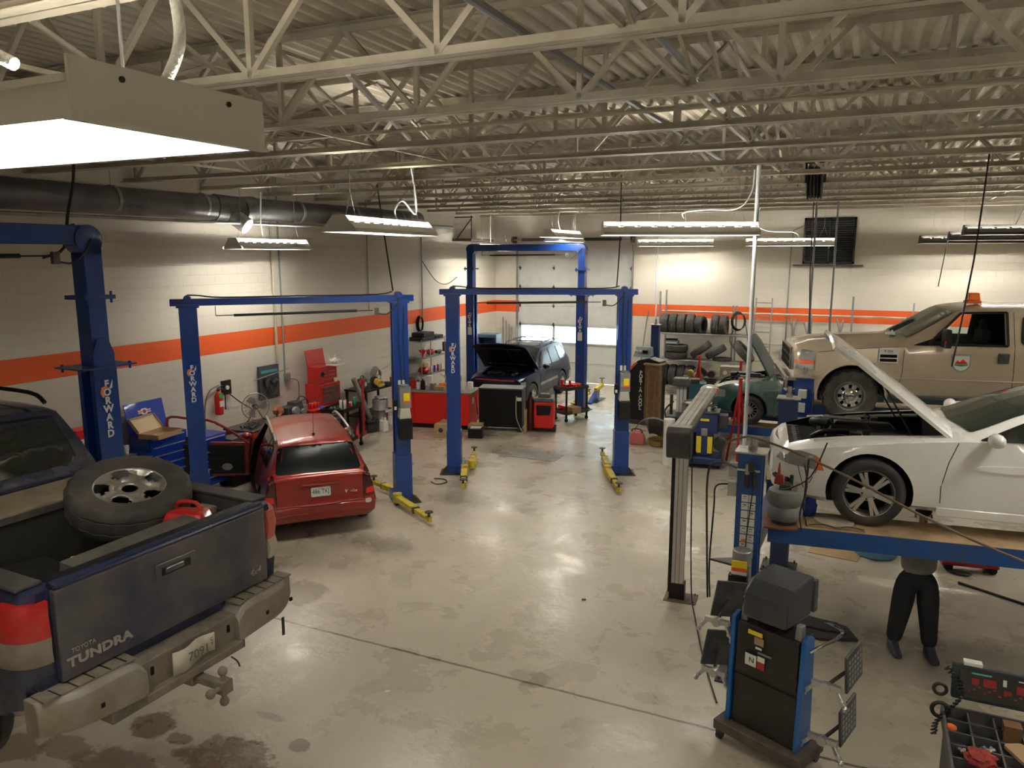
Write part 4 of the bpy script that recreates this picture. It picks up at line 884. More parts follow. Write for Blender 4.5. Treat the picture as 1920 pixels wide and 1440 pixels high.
for o in list(pl.children):
    o.scale = (1.0, 1.25, 1.) if o.name.startswith('lettering') and o.dimensions.x > .2 else o.scale
text('badge', 'vibe', .07, m_chr, vb, (.034, -.52, .72), (-1, 0, 0), depth=.004, shear=.2)
m = MB(); m.prism([(0, -.035), (.022, .03), (.009, .02), (0, .0), (-.009, .02), (-.022, .03)], 0, .006, 'X'); m.build('badge_emblem', m_chr, vb, loc=(.028, -.40, .725))
m = MB(); m.rod((.62, .0, 1.57), (.44, .02, 2.0), .004, .002, n=6); m.blob(.62, 0, 1.57, .03, .025, .025, 2); m.build('antenna', m_blk, vb, smooth=True)
# driver door swung open
dr = bpy.data.objects.new('front_door', None); col.objects.link(dr); dr.parent = vb; dr.location = (3.05, .89, 0); dr.rotation_euler = (0, 0, R(-108)); dr.scale = (1.38, 1, 1)
m = MB().mat(m_rdc); m.prism([(-1.06, .30), (-.02, .30), (0, .95), (-1.05, 1.0)], -.02, .04, 'Y'); m.build('door_skin', m_rdc, dr, bevel=.012)
m = MB().mat(m_blk); m.prism([(-1.0, .36), (-.08, .36), (-.06, .90), (-1.0, .94)], -.06, -.02, 'Y'); m.box(-.5, -.075, .62, .5, .06, .05); m.mat(m_galv); m.rod((-.3, -.07, .5), (-.3, -.085, .5), .07, n=16); m.build('inner_trim', None, dr)
m = MB(); P = [(-.02, .95), (-.42, 1.38), (-.75, 1.46), (-1.03, 1.47), (-1.05, 1.0)]; m.tube([(p[0], .0 - (p[1] - .95) * .30, p[1]) for p in P], .024, 8, smooth=4); m.build('window_frame', m_rdc, dr, smooth=True)
m = MB().at(-.06, .14, 1.05); m.blob(0, 0, 0, .07, .10, .07, 2); m.build('mirror', m_rdc, dr, smooth=True)
m = MB(); m.tube([(2.62 + .17 * math.cos(a), .38 + .17 * math.sin(a), .92 + .06 * math.cos(a)) for a in [i * PI / 8 for i in range(16)]], .016, 6, closed=True, smooth=1); m.build('steering_wheel', m_blk, vb, smooth=True)
for (x_, s) in ((3.45, 1), (3.45, -1), (.85, 1), (.85, -1)): wheel(vb, x_, s * .79, .325, .325, .20, .20, s, ('spoke', 5, 0, .07, .05))
# ================================================================ DIRTY DARK BLUE PICKUP raised on the near left lift (origin: rear end)
m_tun = M('dirty_navy_paint', (.014, .020, .052), .30, coat=.4, dirt=(.17, .14, .105), dscale=1.7, damt=.66, dlow=.30, dhigh=.62)
m_tunc = M('clean_navy_paint', (.008, .014, .050), .18, coat=.9, dirt=(.10, .08, .06), dscale=1.5, damt=.3)
m_dusty = M('dust_coated_plastic', (.19, .16, .12), .7, dirt=(.07, .06, .05), dscale=5, damt=.7)
m_rail = M('rail_cap', (.035, .033, .031), .6, dirt=(.15, .125, .095), dscale=4, damt=.45)
m_bump = M('dirty_chrome_bumper', (.30, .29, .28), .36, metal=.35, dirt=(.24, .19, .13), dscale=2.4, damt=.85, dlow=.35, dhigh=.6)
TZ = 1.33
td = thing('pickup_truck', 'mud stained dark blue pickup with open cargo bed, raised at lower left', 'truck', (-3.80, 3.29, TZ), R(178))
S = [(.15, .66, .90, .9, 1.24, .88, 1.33, .86, 1.335), (.22, .60, .965, .9, 1.27, .93, 1.345, .90, 1.35), (.5, .5, 1.0, .9, 1.27, .95, 1.345, .91, 1.35), (2.06, .5, 1.0, .9, 1.27, .95, 1.345, .91, 1.35), (2.10, .5, .98, .9, 1.27, .93, 1.34, .90, 1.345),
     (2.12, .5, .98, .9, 1.30, .93, 1.36, .90, 1.38), (2.20, .5, 1.0, .9, 1.30, .95, 1.62, .80, 1.64), (2.36, .5, 1.0, .9, 1.30, .95, 1.86, .72, 1.90), (2.7, .5, 1.0, .9, 1.30, .95, 1.90, .70, 1.95), (3.6, .5, 1.0, .9, 1.28, .95, 1.88, .69, 1.93), (3.9, .5, 1., .9, 1.27, .95, 1.72, .72, 1.77), (4.35, .5, 1., .9, 1.25, .95, 1.36, .80, 1.40), (5.2, .5, 1., .88, 1.18, .93, 1.26, .75, 1.30), (5.62, .55, .95, .8, 1.02, .85, 1.10, .65, 1.13), (5.75, .62, .8, .75, .9, .7, .98, .5, 1.0)]
m_bedl = M('bed_liner', (.025, .024, .023), .75, dirt=(.09, .075, .06), dscale=3., damt=.4)
body = car_body('body', S, m_tunc, td, [(4.75, .40, .50, 1.0), (1.15, .40, .50, 1.0)], bed=(.20, 2.04, .76, .80, 1.0, m_bedl)); bv = bvh_of(body)
m = MB().mat(m_tun); m.box(.145, 0, .775, .075, 1.57, .555); m.mat(m_tunc).prism([(.10, 1.33), (.19, 1.33), (.19, 1.355), (.155, 1.375), (.112, 1.365)], -.785, .785, 'Y'); m.build('tailgate', None, td, bevel=.012)
m = MB().mat(m_tun); m.box(.105, .0, 1.13, .012, .30, .105); m.mat(m_blk).box(.10, .0, 1.148, .012, .22, .055); m.mat(m_tun).box(.092, .02, 1.165, .02, .14, .035); m.build('tailgate_handle', None, td, bevel=.008)
m = MB(); m.box(.185, 0, 1.352, .13, 1.5, .012); m.build('tailgate_cap', m_blk, td, bevel=.005)
m_ltr = M('dusty_chrome_letters', (.36, .33, .30), .4, metal=.4)
text('lettering', 'TUNDRA', .074, m_ltr, td, (.105, .55, .875), (-1, 0, 0), depth=.004, offset=.003, spacing=1.05).scale = (1.3, 1, 1)
text('lettering', 'TOYOTA', .036, m_ltr, td, (.105, .65, .94), (-1, 0, 0), depth=.003)
text('lettering', '4x4', .07, m_ltr, td, (.105, -.66, .88), (-1, 0, 0), depth=.003, shear=.25)
for s in (1, -1):
    d = 'y+' if s > 0 else 'y-'
    # wrap-round rear lamp: red above, dusty clear below
    def lamp(z0, z1, mt, nm):
        m = MB().mat(mt); k = 10; A = []; B = []
        for i in range(k + 1):
            a = PI / 2 * i / k; yy = s * (.815 + .165 * math.sin(a) ** .8); xx = .135 + .20 * (1 - math.cos(a))
            q = lambda zz, o: (xx - .015 * math.cos(a) * o, yy + s * .012 * o * math.sin(a) , zz)
            A.append(q(z0, 1)); B.append(q(z1, 1 if z1 < 1.2 else .7))
        va = m.vs(A); vb_ = m.vs(B)
        vm = m.vs([((a_[0] + b_[0]) / 2 - .012, (a_[1] + b_[1]) / 2 + s * .01, (a_[2] + b_[2]) / 2) for a_, b_ in zip(A, B)])
        for u, v in ((va, vm), (vm, vb_)):
            for i in range(k): m.f([u[i], u[i + 1], v[i + 1], v[i]])
        ci = m.vs([(.30, s * .80, z0), (.30, s * .80, z1)])
        for i in range(k): m.f([va[i], va[i + 1], ci[0]]); m.f([vb_[i + 1], vb_[i], ci[1]])
        m.f([va[0], vm[0], vb_[0], ci[1], ci[0]])
        return m.build(nm, None, td, smooth=True)
    red = M('red_tail_lens', (.40, .008, .008), .12, coat=.7, dirt=(.22, .10, .08), dscale=3, damt=.4) if s > 0 else M('dusty_red_lens', (.50, .10, .08), .45, dirt=(.45, .20, .15), dscale=3, damt=.5)
    lamp(1.07, 1.28, red, 'tail_light'); lamp(.92, 1.07, m_dusty if s > 0 else M('dusty_clear_lens', (.42, .38, .30), .5), 'reverse_light')
    patch('side_window', body, bv, [(2.45, 1.40), (2.50, 1.80), (3.0, 1.82), (3.05, 1.40)], d, m_glass, td, r=.05)
    patch('side_window', body, bv, [(3.15, 1.40), (3.12, 1.82), (3.55, 1.80), (4.05, 1.42)], d, m_glass, td, r=.05)
    m = MB(); m.bar((.22, s * .85, 1.355), (2.04, s * .85, 1.355), .15, .02); m  .build('bed_rail_cap', m_rail, td, bevel=.006)
    m = MB(); m.bar((.3, s * .745, 1.25), (1.95, s * .745, 1.25), .03, .04); m.build('tie_down_rail', m_drk, td)
    for x_ in (.95, .62) if s < 0 else (1.5,):
        m = MB(); m.box(x_, s * .725, 1.24, .16, .03, .05); m.rod((x_ - .04, s * .72, 1.27), (x_ - .04, s * .66, 1.27), .018); m.rod((x_ + .05, s * .72, 1.27), (x_ + .05, s * .67, 1.27), .018); m.build('tie_down_cleat', M('brass_cleat', (.38, .32, .22), .4, metal=.4), td, bevel=.005)
patch('rear_window', body, bv, [(-.70, 1.44), (.70, 1.44), (.64, 1.80), (-.64, 1.80)], 'x-', m_glass, td, r=.09, cuts=6)
m = MB(); seam(m, bv, [(.74, 1.42), (.70, 1.60), (.66, 1.82), (0, 1.86), (-.66, 1.82), (-.70, 1.60), (-.74, 1.42)], 'x-', .012); m.build('window_frame', m_blk, td, smooth=True)
m = MB(); m.box(2.24, 0, 1.865, .10, .30, .04); m.build('high_brake_light', m_red, td, bevel=.01)
m = MB(); m.bar((2.3, -.05, 1.97), (4.0, -.05, 1.97), .02, .03) if False else None; m.b.free()
for s in (-1, 1): MB().tube([(2.4, s * .66, 1.93), (2.6, s * .66, 2.0), (3.4, s * .66, 1.99), (3.6, s * .66, 1.93)], .018, 8).build('roof_rail', m_blk, td, smooth=True)
# step bumper: two raised ends with a recess for the plate
m = MB().mat(m_bump)
def bprof(z0, zt, x0): return [(x0, z0), (x0 - .015, z0 + .05), (x0 - .01, zt - .03), (x0 + .015, zt), (.16, zt), (.16, z0)]
def wing(s):
    n = 10; rs = []
    for i in range(n + 1):
        t = i / n; y = s * (.36 + (.965 - .36) * t); back = .22 * max(0, t - .62) ** 1.6 * 2.2; dn = .0 if t > .12 else (.07 * (1 - t / .12))
        rs.append(m.vs([(p[0] + (back if p[0] < .1 else back * .3), y, p[1] - (dn if p[1] > .6 else 0)) for p in bprof(.50 + .05 * t, .755, -.02)]))
    for A, B in zip(rs, rs[1:]):
        for j in range(6): m.f([A[j], A[(j + 1) % 6], B[(j + 1) % 6], B[j]])
    m.f(rs[0]); m.f(rs[-1])
sym(wing)
m.mat(m_dusty); m.box(.085, 0, .50, .14, .76, .20); m.box(.02, 0, .46, .12, .76, .055); m.build('bumper', None, td, smooth=True, bevel=.006)
for s in (-1, 1):
    m = MB().mat(m_dusty).bar((.07, s * .40, .760), (.10, s * .94, .762), .13, .012).mat(m_blk)
    for k in range(5): m.box(.075, s * (.46 + .1 * k), .766, .11, .008, .004)
    m.build('bumper_step_pad', None, td)
m = MB().mat(m_hole)
for y_ in (.66, .30, -.30, -.62, -.86): m.box(-.032 if abs(y_) > .35 else .012, y_, .60, .012, .022 if abs(y_) > .35 else .02, .026 if abs(y_) > .35 else .05)
m.build('bumper_holes', None, td)
# bent dirty plate
pm = M('dirty_plate', (.56, .52, .42), .55, dirt=(.30, .24, .15), dscale=8, damt=.6)
m = MB().mat(pm); k = 8; A = []; B = []
for i in range(k + 1):
    t = i / k; y = .16 - .32 * t; bend = -.02 * math.sin(t * 7) - .02; A.append((bend, y, .535 + .03 * abs(math.sin(t * 5)) * (t > .5))); B.append((bend - .006, y, .69))
A = m.vs(A); B = m.vs(B)
for i in range(k): m.f([A[i], A[i + 1], B[i + 1], B[i]])
o = m.build('license_plate', None, td, smooth=True); o.location = (.0, .02, .0)
md = o.modifiers.new('s', 'SOLIDIFY'); md.thickness = .003
text('lettering', '7091', .085, M('faded_plate_ink', (.12, .12, .11), .6), o, (-.052, -.02, .615), (-1, 0, 0), depth=.001); text('lettering', 'C\nT', .035, MATS['faded_plate_ink'], o, (-.052, -.125, .64), (-1, 0, 0), depth=.001)
# receiver hitch with three balls
m = MB().mat(m_dusty); m.box(.25, 0, .36, .30, 1.05, .08); m.box(.08, -.02, .37, .16, .10, .10); m.box(-.06, -.02, .39, .34, .055, .055); m.build('hitch_receiver', None, td, bevel=.008)
m = MB().mat(m_dusty); m.box(-.23, -.02, .375, .08, .08, .085)
for dv in ((0, 1, 0), (0, 0, -1), (0, 0, 1)):
    v = Vector(dv); c = Vector((-.23, -.02, .415)); m.rod(c, c + v * .09, .018); p = c + v * .105; m.blob(p.x, p.y, p.z, .032, .032, .032, 2)
m.build('ball_mount', None, td, smooth=True)
m = MB(); m.tube([(-.0, -.30, .42), (-.02, -.33, .38), (-.02, -.35, .33)], .006, 6); m.box(-.02, -.78, .36, .01, .02, .14); m.build('safety_chain', m_drk, td)
m = MB(); m.box(2.9, 0, .42, 3.9, .9, .14); m.rod((1.15, -.8, .40), (1.15, .8, .40), .06); m.rod((.4, .3, .52), (2.4, .35, .48), .04); m.build('frame', m_drk, td)
for (x_, s) in ((4.75, 1), (4.75, -1), (1.15, 1), (1.15, -1)): wheel(td, x_, s * .83, .40, .40, .27, .24, s, ('spoke', 5, 0, .12, .09))
def on(parent, o, x, y, z, rz=0., rx=0., ry=0.):
    o.matrix_world = parent.matrix_basis @ Matrix.Translation((x, y, z)) @ Matrix.Rotation(rz, 4, 'Z') @ Matrix.Rotation(ry, 4, 'Y') @ Matrix.Rotation(rx, 4, 'X'); return o
# cross-bed tool chest
t = on(td, thing('truck_tool_chest', 'dusty tread plate tool chest across the blue pickup bed behind its cab', 'tool chest'), 1.80, 0, .802)
m_tp = M('dusty_tread_plate', (.30, .245, .17), .5, metal=.15, dirt=(.20, .16, .11), dscale=6, damt=.6, bump=1., bscale=90)
MB().box(0, 0, 0, .44, 1.44, .50).build('chest_body', m_bedl, t, bevel=.006)
m = MB(); m.box(-.0, 0, .50, .48, 1.50, .05); m.build('lid', m_tp, t, bevel=.012)
m = MB(); m.box(-.245, 0, .48, .012, 1.5, .05); m.build('lid_edge', m_steel, t)
# loose wheel lying in the bed, tilted up
t = on(td, thing('loose_wheel', 'dusty tire on a silver alloy rim lying across the blue pickup bed', 'tire'), 1.00, -.36, 1.40, R(15), R(-11), R(-13))
def flat_tire(r, wd, rr, mat, parent, nm='tire', n=48, lug=False):
    h = wd / 2; pr = [(rr - .02, -h * .8), (rr, -h * .92), (rr + (r - rr) * .45, -h), (r - .03, -h * .93), (r - .004, -h * .7), (r, -h * .4), (r - .010, -h * .38), (r - .010, -h * .30), (r, -h * .28), (r, h * .28), (r - .010, h * .30), (r - .010, h * .38), (r, h * .4), (r - .004, h * .7), (r - .03, h * .93), (rr + (r - rr) * .45, h), (rr, h * .92), (rr - .02, h * .8)]
    m = MB(); m.lathe(pr + [(rr - .03, 0)], n, 'Z', cap=False, rmod=(lambda q, k, i: q + (.012 if lug and i % 2 and 3 <= k <= 14 else 0)))
    # inner wall
    m.lathe([(rr - .02, -h * .8), (rr + (r - rr) * .35, -h * .75), (r - .03, -h * .5), (r - .03, h * .5), (rr + (r - rr) * .35, h * .75), (rr - .02, h * .8)], n, 'Z', cap=False)
    return m.build(nm, mat, parent, smooth=True, ang=35)
def flat_rim(rr, wd, parent, mat, ns=5):
    h = wd / 2; m = MB().mat(mat)
    m.lathe([(rr, -h * .8), (rr - .04, 0), (rr - .035, h * .6), (rr - .012, h * .9), (rr + .006, h * .96), (rr + .004, h * .8)], 40, 'Z', cap=False)
    n = 60; RS = [(rr - .02, h * .80), (rr * .88, h * .66), (rr * .74, h * .60), (rr * .62, h * .66), (rr * .50, h * .60), (rr * .40, h * .50), (rr * .30, h * .52), (rr * .20, h * .52)]
    vv = [m.vs([(r_ * math.cos(2 * PI * i / n), r_ * math.sin(2 * PI * i / n), z_ + (.022 * math.cos(2 * PI * i / n * ns + PI) if .4 * rr < r_ < .8 * rr else 0)) for i in range(n)]) for r_, z_ in RS]
    for k in range(len(RS) - 1):
        for i in range(n):
            ph = (i * ns / n) % 1.0; hw = (.0, .20, .26, .22, .0, .0, .0)[k]
            if abs(ph - .5) >= hw or hw == 0: m.f([vv[k][i], vv[k][(i + 1) % n], vv[k + 1][(i + 1) % n], vv[k + 1][i]]) if not (hw and abs(ph - .5) < hw) else None
    m.mat(m_hole).lathe([(rr - .05, -h * .1), (.005, -h * .1)], 24, 'Z')
    o = m.build('rim', None, parent, smooth=True, ang=35)
    md = o.modifiers.new('s', 'SOLIDIFY'); md.thickness = .012
    m = MB().mat(m_drk)
    for i in range(5): a = 2 * PI * (i + .5) / ns; m.rod((.10 * math.cos(a), .10 * math.sin(a), h * .50), (.10 * math.cos(a), .10 * math.sin(a), h * .56), .011, n=8)
    m.build('lug_holes', None, parent); return o
flat_tire(.41, .27, .267, M('gritty_tire', (.035, .033, .031), .75, dirt=(.13, .11, .085), dscale=3.5, damt=.55, bump=.4, bscale=50), t, lug=True); flat_rim(.270, .25, t, m_alloy)
t = on(td, thing('gas_can', 'red plastic fuel can lying in the corner of the blue pickup bed', 'gas can'), .52, -.44, 1.06, R(20))
m = MB(); m.box(0, 0, 0, .42, .26, .30, .8, .7); m.build('can_body', m_red, t, bevel=.05); m = MB(); m.rod((.1, 0, .28), (.16, 0, .36), .03); m.build('spout', m_red, t, smooth=True)
m = MB(); m.tube([(-.12, 0, .29), (-.08, 0, .35), (.04, 0, .35), (.08, 0, .29)], .014, 8); m.build('grip', m_red, t, smooth=True)
o = MB().box(0, 0, 0, .20, .92, .09).build('wood_plank', M('grey_weathered_wood', (.07, .062, .052), .75, dirt=(.035, .03, .026), dscale=7, damt=.7), None, bevel=.004); on(td, o, .325, .10, 1.262, R(2), 0, R(-6)); tag(o, 'grey weathered plank lying along the inside of the blue pickup tailgate', 'plank')
o = MB().prism([(-.25, -.14), (.22, -.20), (.26, .12), (.05, .22), (-.24, .17)], 0, .03, 'Z').build('dark_bin_lid', m_blk, None, bevel=.01); on(td, o, .48, .60, 1.25, R(12), R(6), R(-10)); tag(o, 'black plastic lid in the left corner of the blue pickup bed', 'lid')
o = MB().box(0, 0, 0, .5, .36, .43).build('dark_storage_box', m_blk, None, bevel=.02); on(td, o, .52, .56, .803); tag(o, 'black storage box under the lid in the left corner of the pickup bed', 'box')
o = MB().prism([(-.1, -.04), (.1, -.05), (.12, .03), (-.09, .05)], 0, .05, 'Z').build('crumpled_cup', m_wlab, None, bevel=.01); on(td, o, .42, .30, 1.24, R(40)); tag(o, 'crumpled pale cup beside the grey plank in the pickup bed', 'cup')
o = MB().box(0, 0, 0, .44, .36, .255).build('bed_toolbox', m_blk, None, bevel=.01); on(td, o, .52, -.46, .803, R(10)); tag(o, 'low black box under the red fuel can in the pickup bed', 'box')
o = MB().box(0, 0, 0, .12, .05, .02).build('yellow_level', m_yellab, None, bevel=.005); on(td, o, .50, .36, 1.285, R(60)); tag(o, 'small yellow tool beside the crumpled cup in the pickup bed', 'tool')
o = MB().box(0, 0, 0, .28, .56, .43).build('parts_crate', m_blk, None, bevel=.01); on(td, o, .50, .22, .803); tag(o, 'black crate under the crumpled cup in the pickup bed', 'crate')
# ================================================================ TWO POST LIFTS
m_txt = M('decal_white', (.75, .78, .82), .5)
m_logo = M('decal_orange', (.85, .28, .10), .5)
def two_post(label, A, Bp, zt, ftext, power=None, tall=False, arms=(), shut=True, sticker=(), carz=.05, cars=.9):
    A = Vector((*A, 0)); Bp = Vector((*Bp, 0)); mid = (A + Bp) / 2; d = Bp - A; ang = math.atan2(d.y, d.x); D = d.length
    t = thing('two_post_lift', label, 'vehicle lift', mid, ang, 'blue two post vehicle lifts')
    inv = Matrix.Rotation(-ang, 4, 'Z') @ Matrix.Translation(-mid)
    ph = zt - .12 if not tall else 3.33
    for s in (-1, 1):
        x = s * D / 2
        def chan(m, z0, z1, w_=.25, dp=.26):
            th = .012
            m.box(x + s * dp / 2, 0, z0, th, w_, z1 - z0)
            for q in (-1, 1): m.box(x, q * (w_ / 2 - th / 2), z0, dp, th, z1 - z0); m.box(x - s * (dp / 2 - .004), q * (w_ / 2 - .03), z0, th, .06, z1 - z0)
        m = MB(); chan(m, 0, ph); m.build('post', m_blue, t, bevel=.003)
        m = MB().mat(m_drk); m.box(x + s * .05, 0, 0, .48, .42, .02)
        for q in (-1, 1): m.prism([(x + s * .13, .02), (x + s * .26, .02), (x + s * .13, .16)], q * .14 - .006, q * .14 + .006, 'Y'); m.rod((x + s * .22, q * .17, .02), (x + s * .22, q * .17, .05), .014, n=6)
        m.build('base_plate', None, t)
        m = MB(); m.box(x - s * .02, 0, carz, .20, .21, cars); m.box(x - s * .14, 0, carz, .14, .42, .16); m.box(x + s * .0, 0, carz + .1, .30, .285, cars * .85) if not tall else None
        m.build('carriage', m_blue if not tall else m_navy, t, bevel=.006)
        MB().rod((x - s * .03, 0, .9), (x - s * .03, 0, ph - .05), .028, n=10).build('hydraulic_ram', m_drk, t, smooth=True)
        if tall:
            m = MB(); m.box(x, 0, ph, .62, .44, .015); m.prism([(x - .12, ph), (x + .12, ph), (x + .12, ph + .14), (x + .06, ph + .30), (x - .06, ph + .30), (x - .12, ph + .14)], -.13, -.12, 'Y')
            for q in (-.26, .26):
                for r_ in (-.17, .17): m.rod((x + q, r_, ph - .04), (x + q, r_, ph + .04), .014, n=6)
            m.build('top_flange', m_blue, t)
            m = MB(); m.box(x, 0, ph + .015, .20, .20, zt - ph - .06); m.build('post_extension', m_blue, t, bevel=.005)
            m = MB(); m.box(x, 0, 4.03, .34, .32, .02); m.box(x, 0, 4.052, .34, .32, .02)
            for q in (-.14, .14): m.rod((x + q, -.13, 3.99), (x + q, -.13, 4.11), .014, n=6)
            m.build('splice_flange', m_blue, t)
        if s == -1 and ftext in ('L', 'LR') or s == 1 and ftext in ('R', 'LR'):
            z0 = 3.15 if (tall and zt > 4.7 and label.find('near') > -1) else 2.68
            stack_text('lettering', 'F RWARD' if False else 'FORWARD', .105, m_txt, t, (x, -.129, z0), (0, -1, 0), .088, depth=.001, offset=.0042)
            m = MB().mat(m_logo); zc = z0 - .085
            pts = [(-.075, .00), (-.06, .05), (-.02, .062), (.02, .04), (.0, .03), (-.03, .035), (-.045, .0), (-.03, -.035), (-.05, -.05)]
            m.prism([(x + p[0] * 1.05, zc + p[1] * 1.1) for p in pts], -.132, -.129, 'Y'); m.mat(m_txt).prism([(x + .02, zc + .03), (x + .07, zc + .13), (x + .06, zc + .04)], -.132, -.129, 'Y'); m.build('helmet_emblem', None, t)
        if s in sticker:
            m = MB(); m.box(x, -.131, 2.04, .14, .002, .24); m.build('warning_sticker', m_wlab, t)
    ov = .13 if not tall else 0
    m = MB()
    if not tall:
        m.box(0, 0, zt - .11, D + .26 + 2 * ov, .16, .11)
        for s in (-1, 1): m.box(s * D / 2, 0, zt - .14, .34, .27, .05); m.rod((s * D / 2, -.1, zt), (s * D / 2, .1, zt), .06, n=14)
    else:
        m.box(0, 0, zt - .14, D - .05, .16, .19)
        for s in (-1, 1): m.rod((s * D / 2 * .985, -.10, zt - .09), (s * D / 2 * .985, .10, zt - .09), .15, n=20); m.box(s * D / 2, 0, zt - .25, .2, .2, .15)
    m.build('overhead_beam', m_blue, t, bevel=.006)
    if shut:
        m = MB(); m.rod((-D * .30, -.14, zt - .27), (D * .28, -.14, zt - .25), .022, n=10); m.rod((-D * .38, -.14, zt - .27), (D * .36, -.14, zt - .25), .008, n=6); m.bar((-D * .38, -.12, zt - .27), (-D * .38, -.06, zt - .12), .01, .01); m.build('shutoff_bar', m_blk, t)
        m = MB(); m.box(D * .38, -.13, zt - .33, .07, .05, .12); m.build('limit_switch', m_dgr, t, bevel=.005)
        m = MB(); m.tube([(D * .38, -.13, zt - .30), (D * .43, -.14, zt - .32), (D * .47, -.14, zt - .2), (D * .5, -.1, zt - .08)], .010, 6); m.tube([(-D * .5, -.02, zt + .06), (-D * .45, -.0, zt + .05), (-D * .35, 0, zt + .015), (0, 0, zt + .015), (D * .38, 0, zt + .015), (D * .47, 0, zt + .06)], .012, 6); m.build('hydraulic_hose', m_cable, t, smooth=True)
    if power:
        s, z = power; x = s * D / 2 + .02
        m = MB().mat(m_galv); m.box(x, -.22, z + .45, .20, .16, .38); m.rod((x, -.22, z + .80), (x, -.22, z + .86), .085, n=16); m.mat(m_yellab).box(x + .02, -.303, z + .58, .11, .004, .14); m.mat(m_orl).box(x + .02, -.304, z + .545, .11, .004, .035); m.build('motor', None, t, bevel=.008)
        m = MB().mat(M('translucent_tank', (.45, .45, .38), .4)); m.box(x - .01, -.22, z + .26, .22, .2, .20, .8, .8); m.build('valve_block', None, t, bevel=.02)
        m = MB(); m.box(x, -.22, z - .12, .23, .22, .38, 1., 1.); m.build('oil_tank', m_blk, t, bevel=.02)
        m = MB(); m.box(x - .17, -.20, z + .38, .07, .08, .22); m.build('switch_box', m_blk, t, bevel=.01); m = MB(); m.box(x - .17, -.243, z + .42, .04, .004, .06); m.build('switch_label', m_wlab, t)
        m = MB(); m.tube([(x - .05, -.13, zt - .05), (x - .06, -.15, 2.9), (x - .03, -.15, 2.2), (x - .1, -.16, z + .85)], .012, 6); m.tube([(x + .04, -.13, zt - .2), (x + .03, -.14, 2.6), (x + .04, -.15, z + .85)], .010, 6); m.build('supply_cable', m_cable, t, smooth=True)
    for k, (px, py, ex, ey, hz) in enumerate(arms):
        p = inv @ Vector((px, py, 0)); e = inv @ Vector((ex, ey, 0)); p.z = hz; e.z = hz; u = (e - p).normalized(); ln = (e - p).length
        m = MB().mat(m_yel); m.bar(p, p + u * ln * .6, .125, .10); m.bar(p + u * ln * .45, p + u * ln * .96, .09, .07); m.rod(p + Vector((0, 0, -.08)), p + Vector((0, 0, .09)), .085, n=18)
        m.mat(m_drk); m.bar(p + u * ln * .585, p + u * ln * .615, .135, .11); a = m.build('arm', None, t, bevel=.005)
        m = MB().mat(m_drk); m.rod(e + Vector((0, 0, -.05)), e + Vector((0, 0, .11)), .022, n=10); m.rod(e + Vector((0, 0, .11)), e + Vector((0, 0, .125)), .07, n=16); m.mat(m_yel).rod(e + Vector((0, 0, -.05)), e + Vector((0, 0, .035)), .05, n=14); m.build('lift_pad', None, a)
    return t
two_post('blue two post lift in the centre with both yellow arms folded on the open floor', (-7.50, 13.40), (-4.36, 14.80), 3.80, 'L', power=(1, 1.32), sticker=(1,),
         arms=((-7.28, 13.75, -7.68, 14.62, .12), (-7.25, 13.35, -6.74, 12.36, .12), (-4.62, 14.80, -5.06, 15.75, .12), (-4.55, 14.55, -3.96, 13.38, .12)))
two_post('blue two post lift standing over the red hatchback', (-9.85, 8.92), (-7.46, 11.37), 3.78, 'L', power=(1, 1.35), sticker=(1,),
         arms=((-7.62, 11.45, -8.37, 11.75, .14), (-7.42, 11.12, -6.33, 10.41, .14), (-9.65, 8.95, -9.6, 10.1, .14), (-9.55, 8.7, -8.75, 7.9, .14)))
two_post('tall blue lift with post extensions holding up the muddy blue pickup near the left edge', (-7.30, 1.85), (-7.24, 5.32), 4.72, 'R', tall=True, carz=1.3, cars=.8,
         arms=((-7.2, 5.0, -6.2, 4.2, 1.5), (-7.25, 4.95, -8.3, 4.2, 1.5), (-7.25, 2.2, -6.3, 2.7, 1.5), (-7.3, 2.2, -8.4, 2.7, 1.5)))
two_post('tall blue lift with post extensions around the navy vehicle before the overhead door', (-10.95, 20.75), (-7.32, 20.62), 4.72, 'LR', tall=True, sticker=(-1, 1),
         arms=((-7.5, 20.75, -7.75, 22.6, .14), (-7.5, 20.5, -7.85, 19.2, .14), (-10.7, 20.9, -10.75, 22.3, .14), (-10.7, 20.5, -10.7, 19.3, .14)))
t = thing('lift_foot_ramp', 'blue steel foot of the far lift with a yellow post, beside the overhead door floor', 'lift arm', (-7.35, 22.0, 0))
m = MB().mat(m_blue); m.prism([(-.5, 0), (.3, 0), (.3, .35), (.1, .30), (-.5, .05)], -.06, .06, 'X'); m.mat(m_yel); m.bar((0, .1, .34), (0, .75, .42), .1, .12); m.rod((0, .7, .4), (0, .7, .62), .025); m.mat(m_drk).rod((0, .7, .62), (0, .7, .64), .09, n=16); m.box(0, .2, 0, .3, .9, .02); m.build('arm_bracket', None, t)
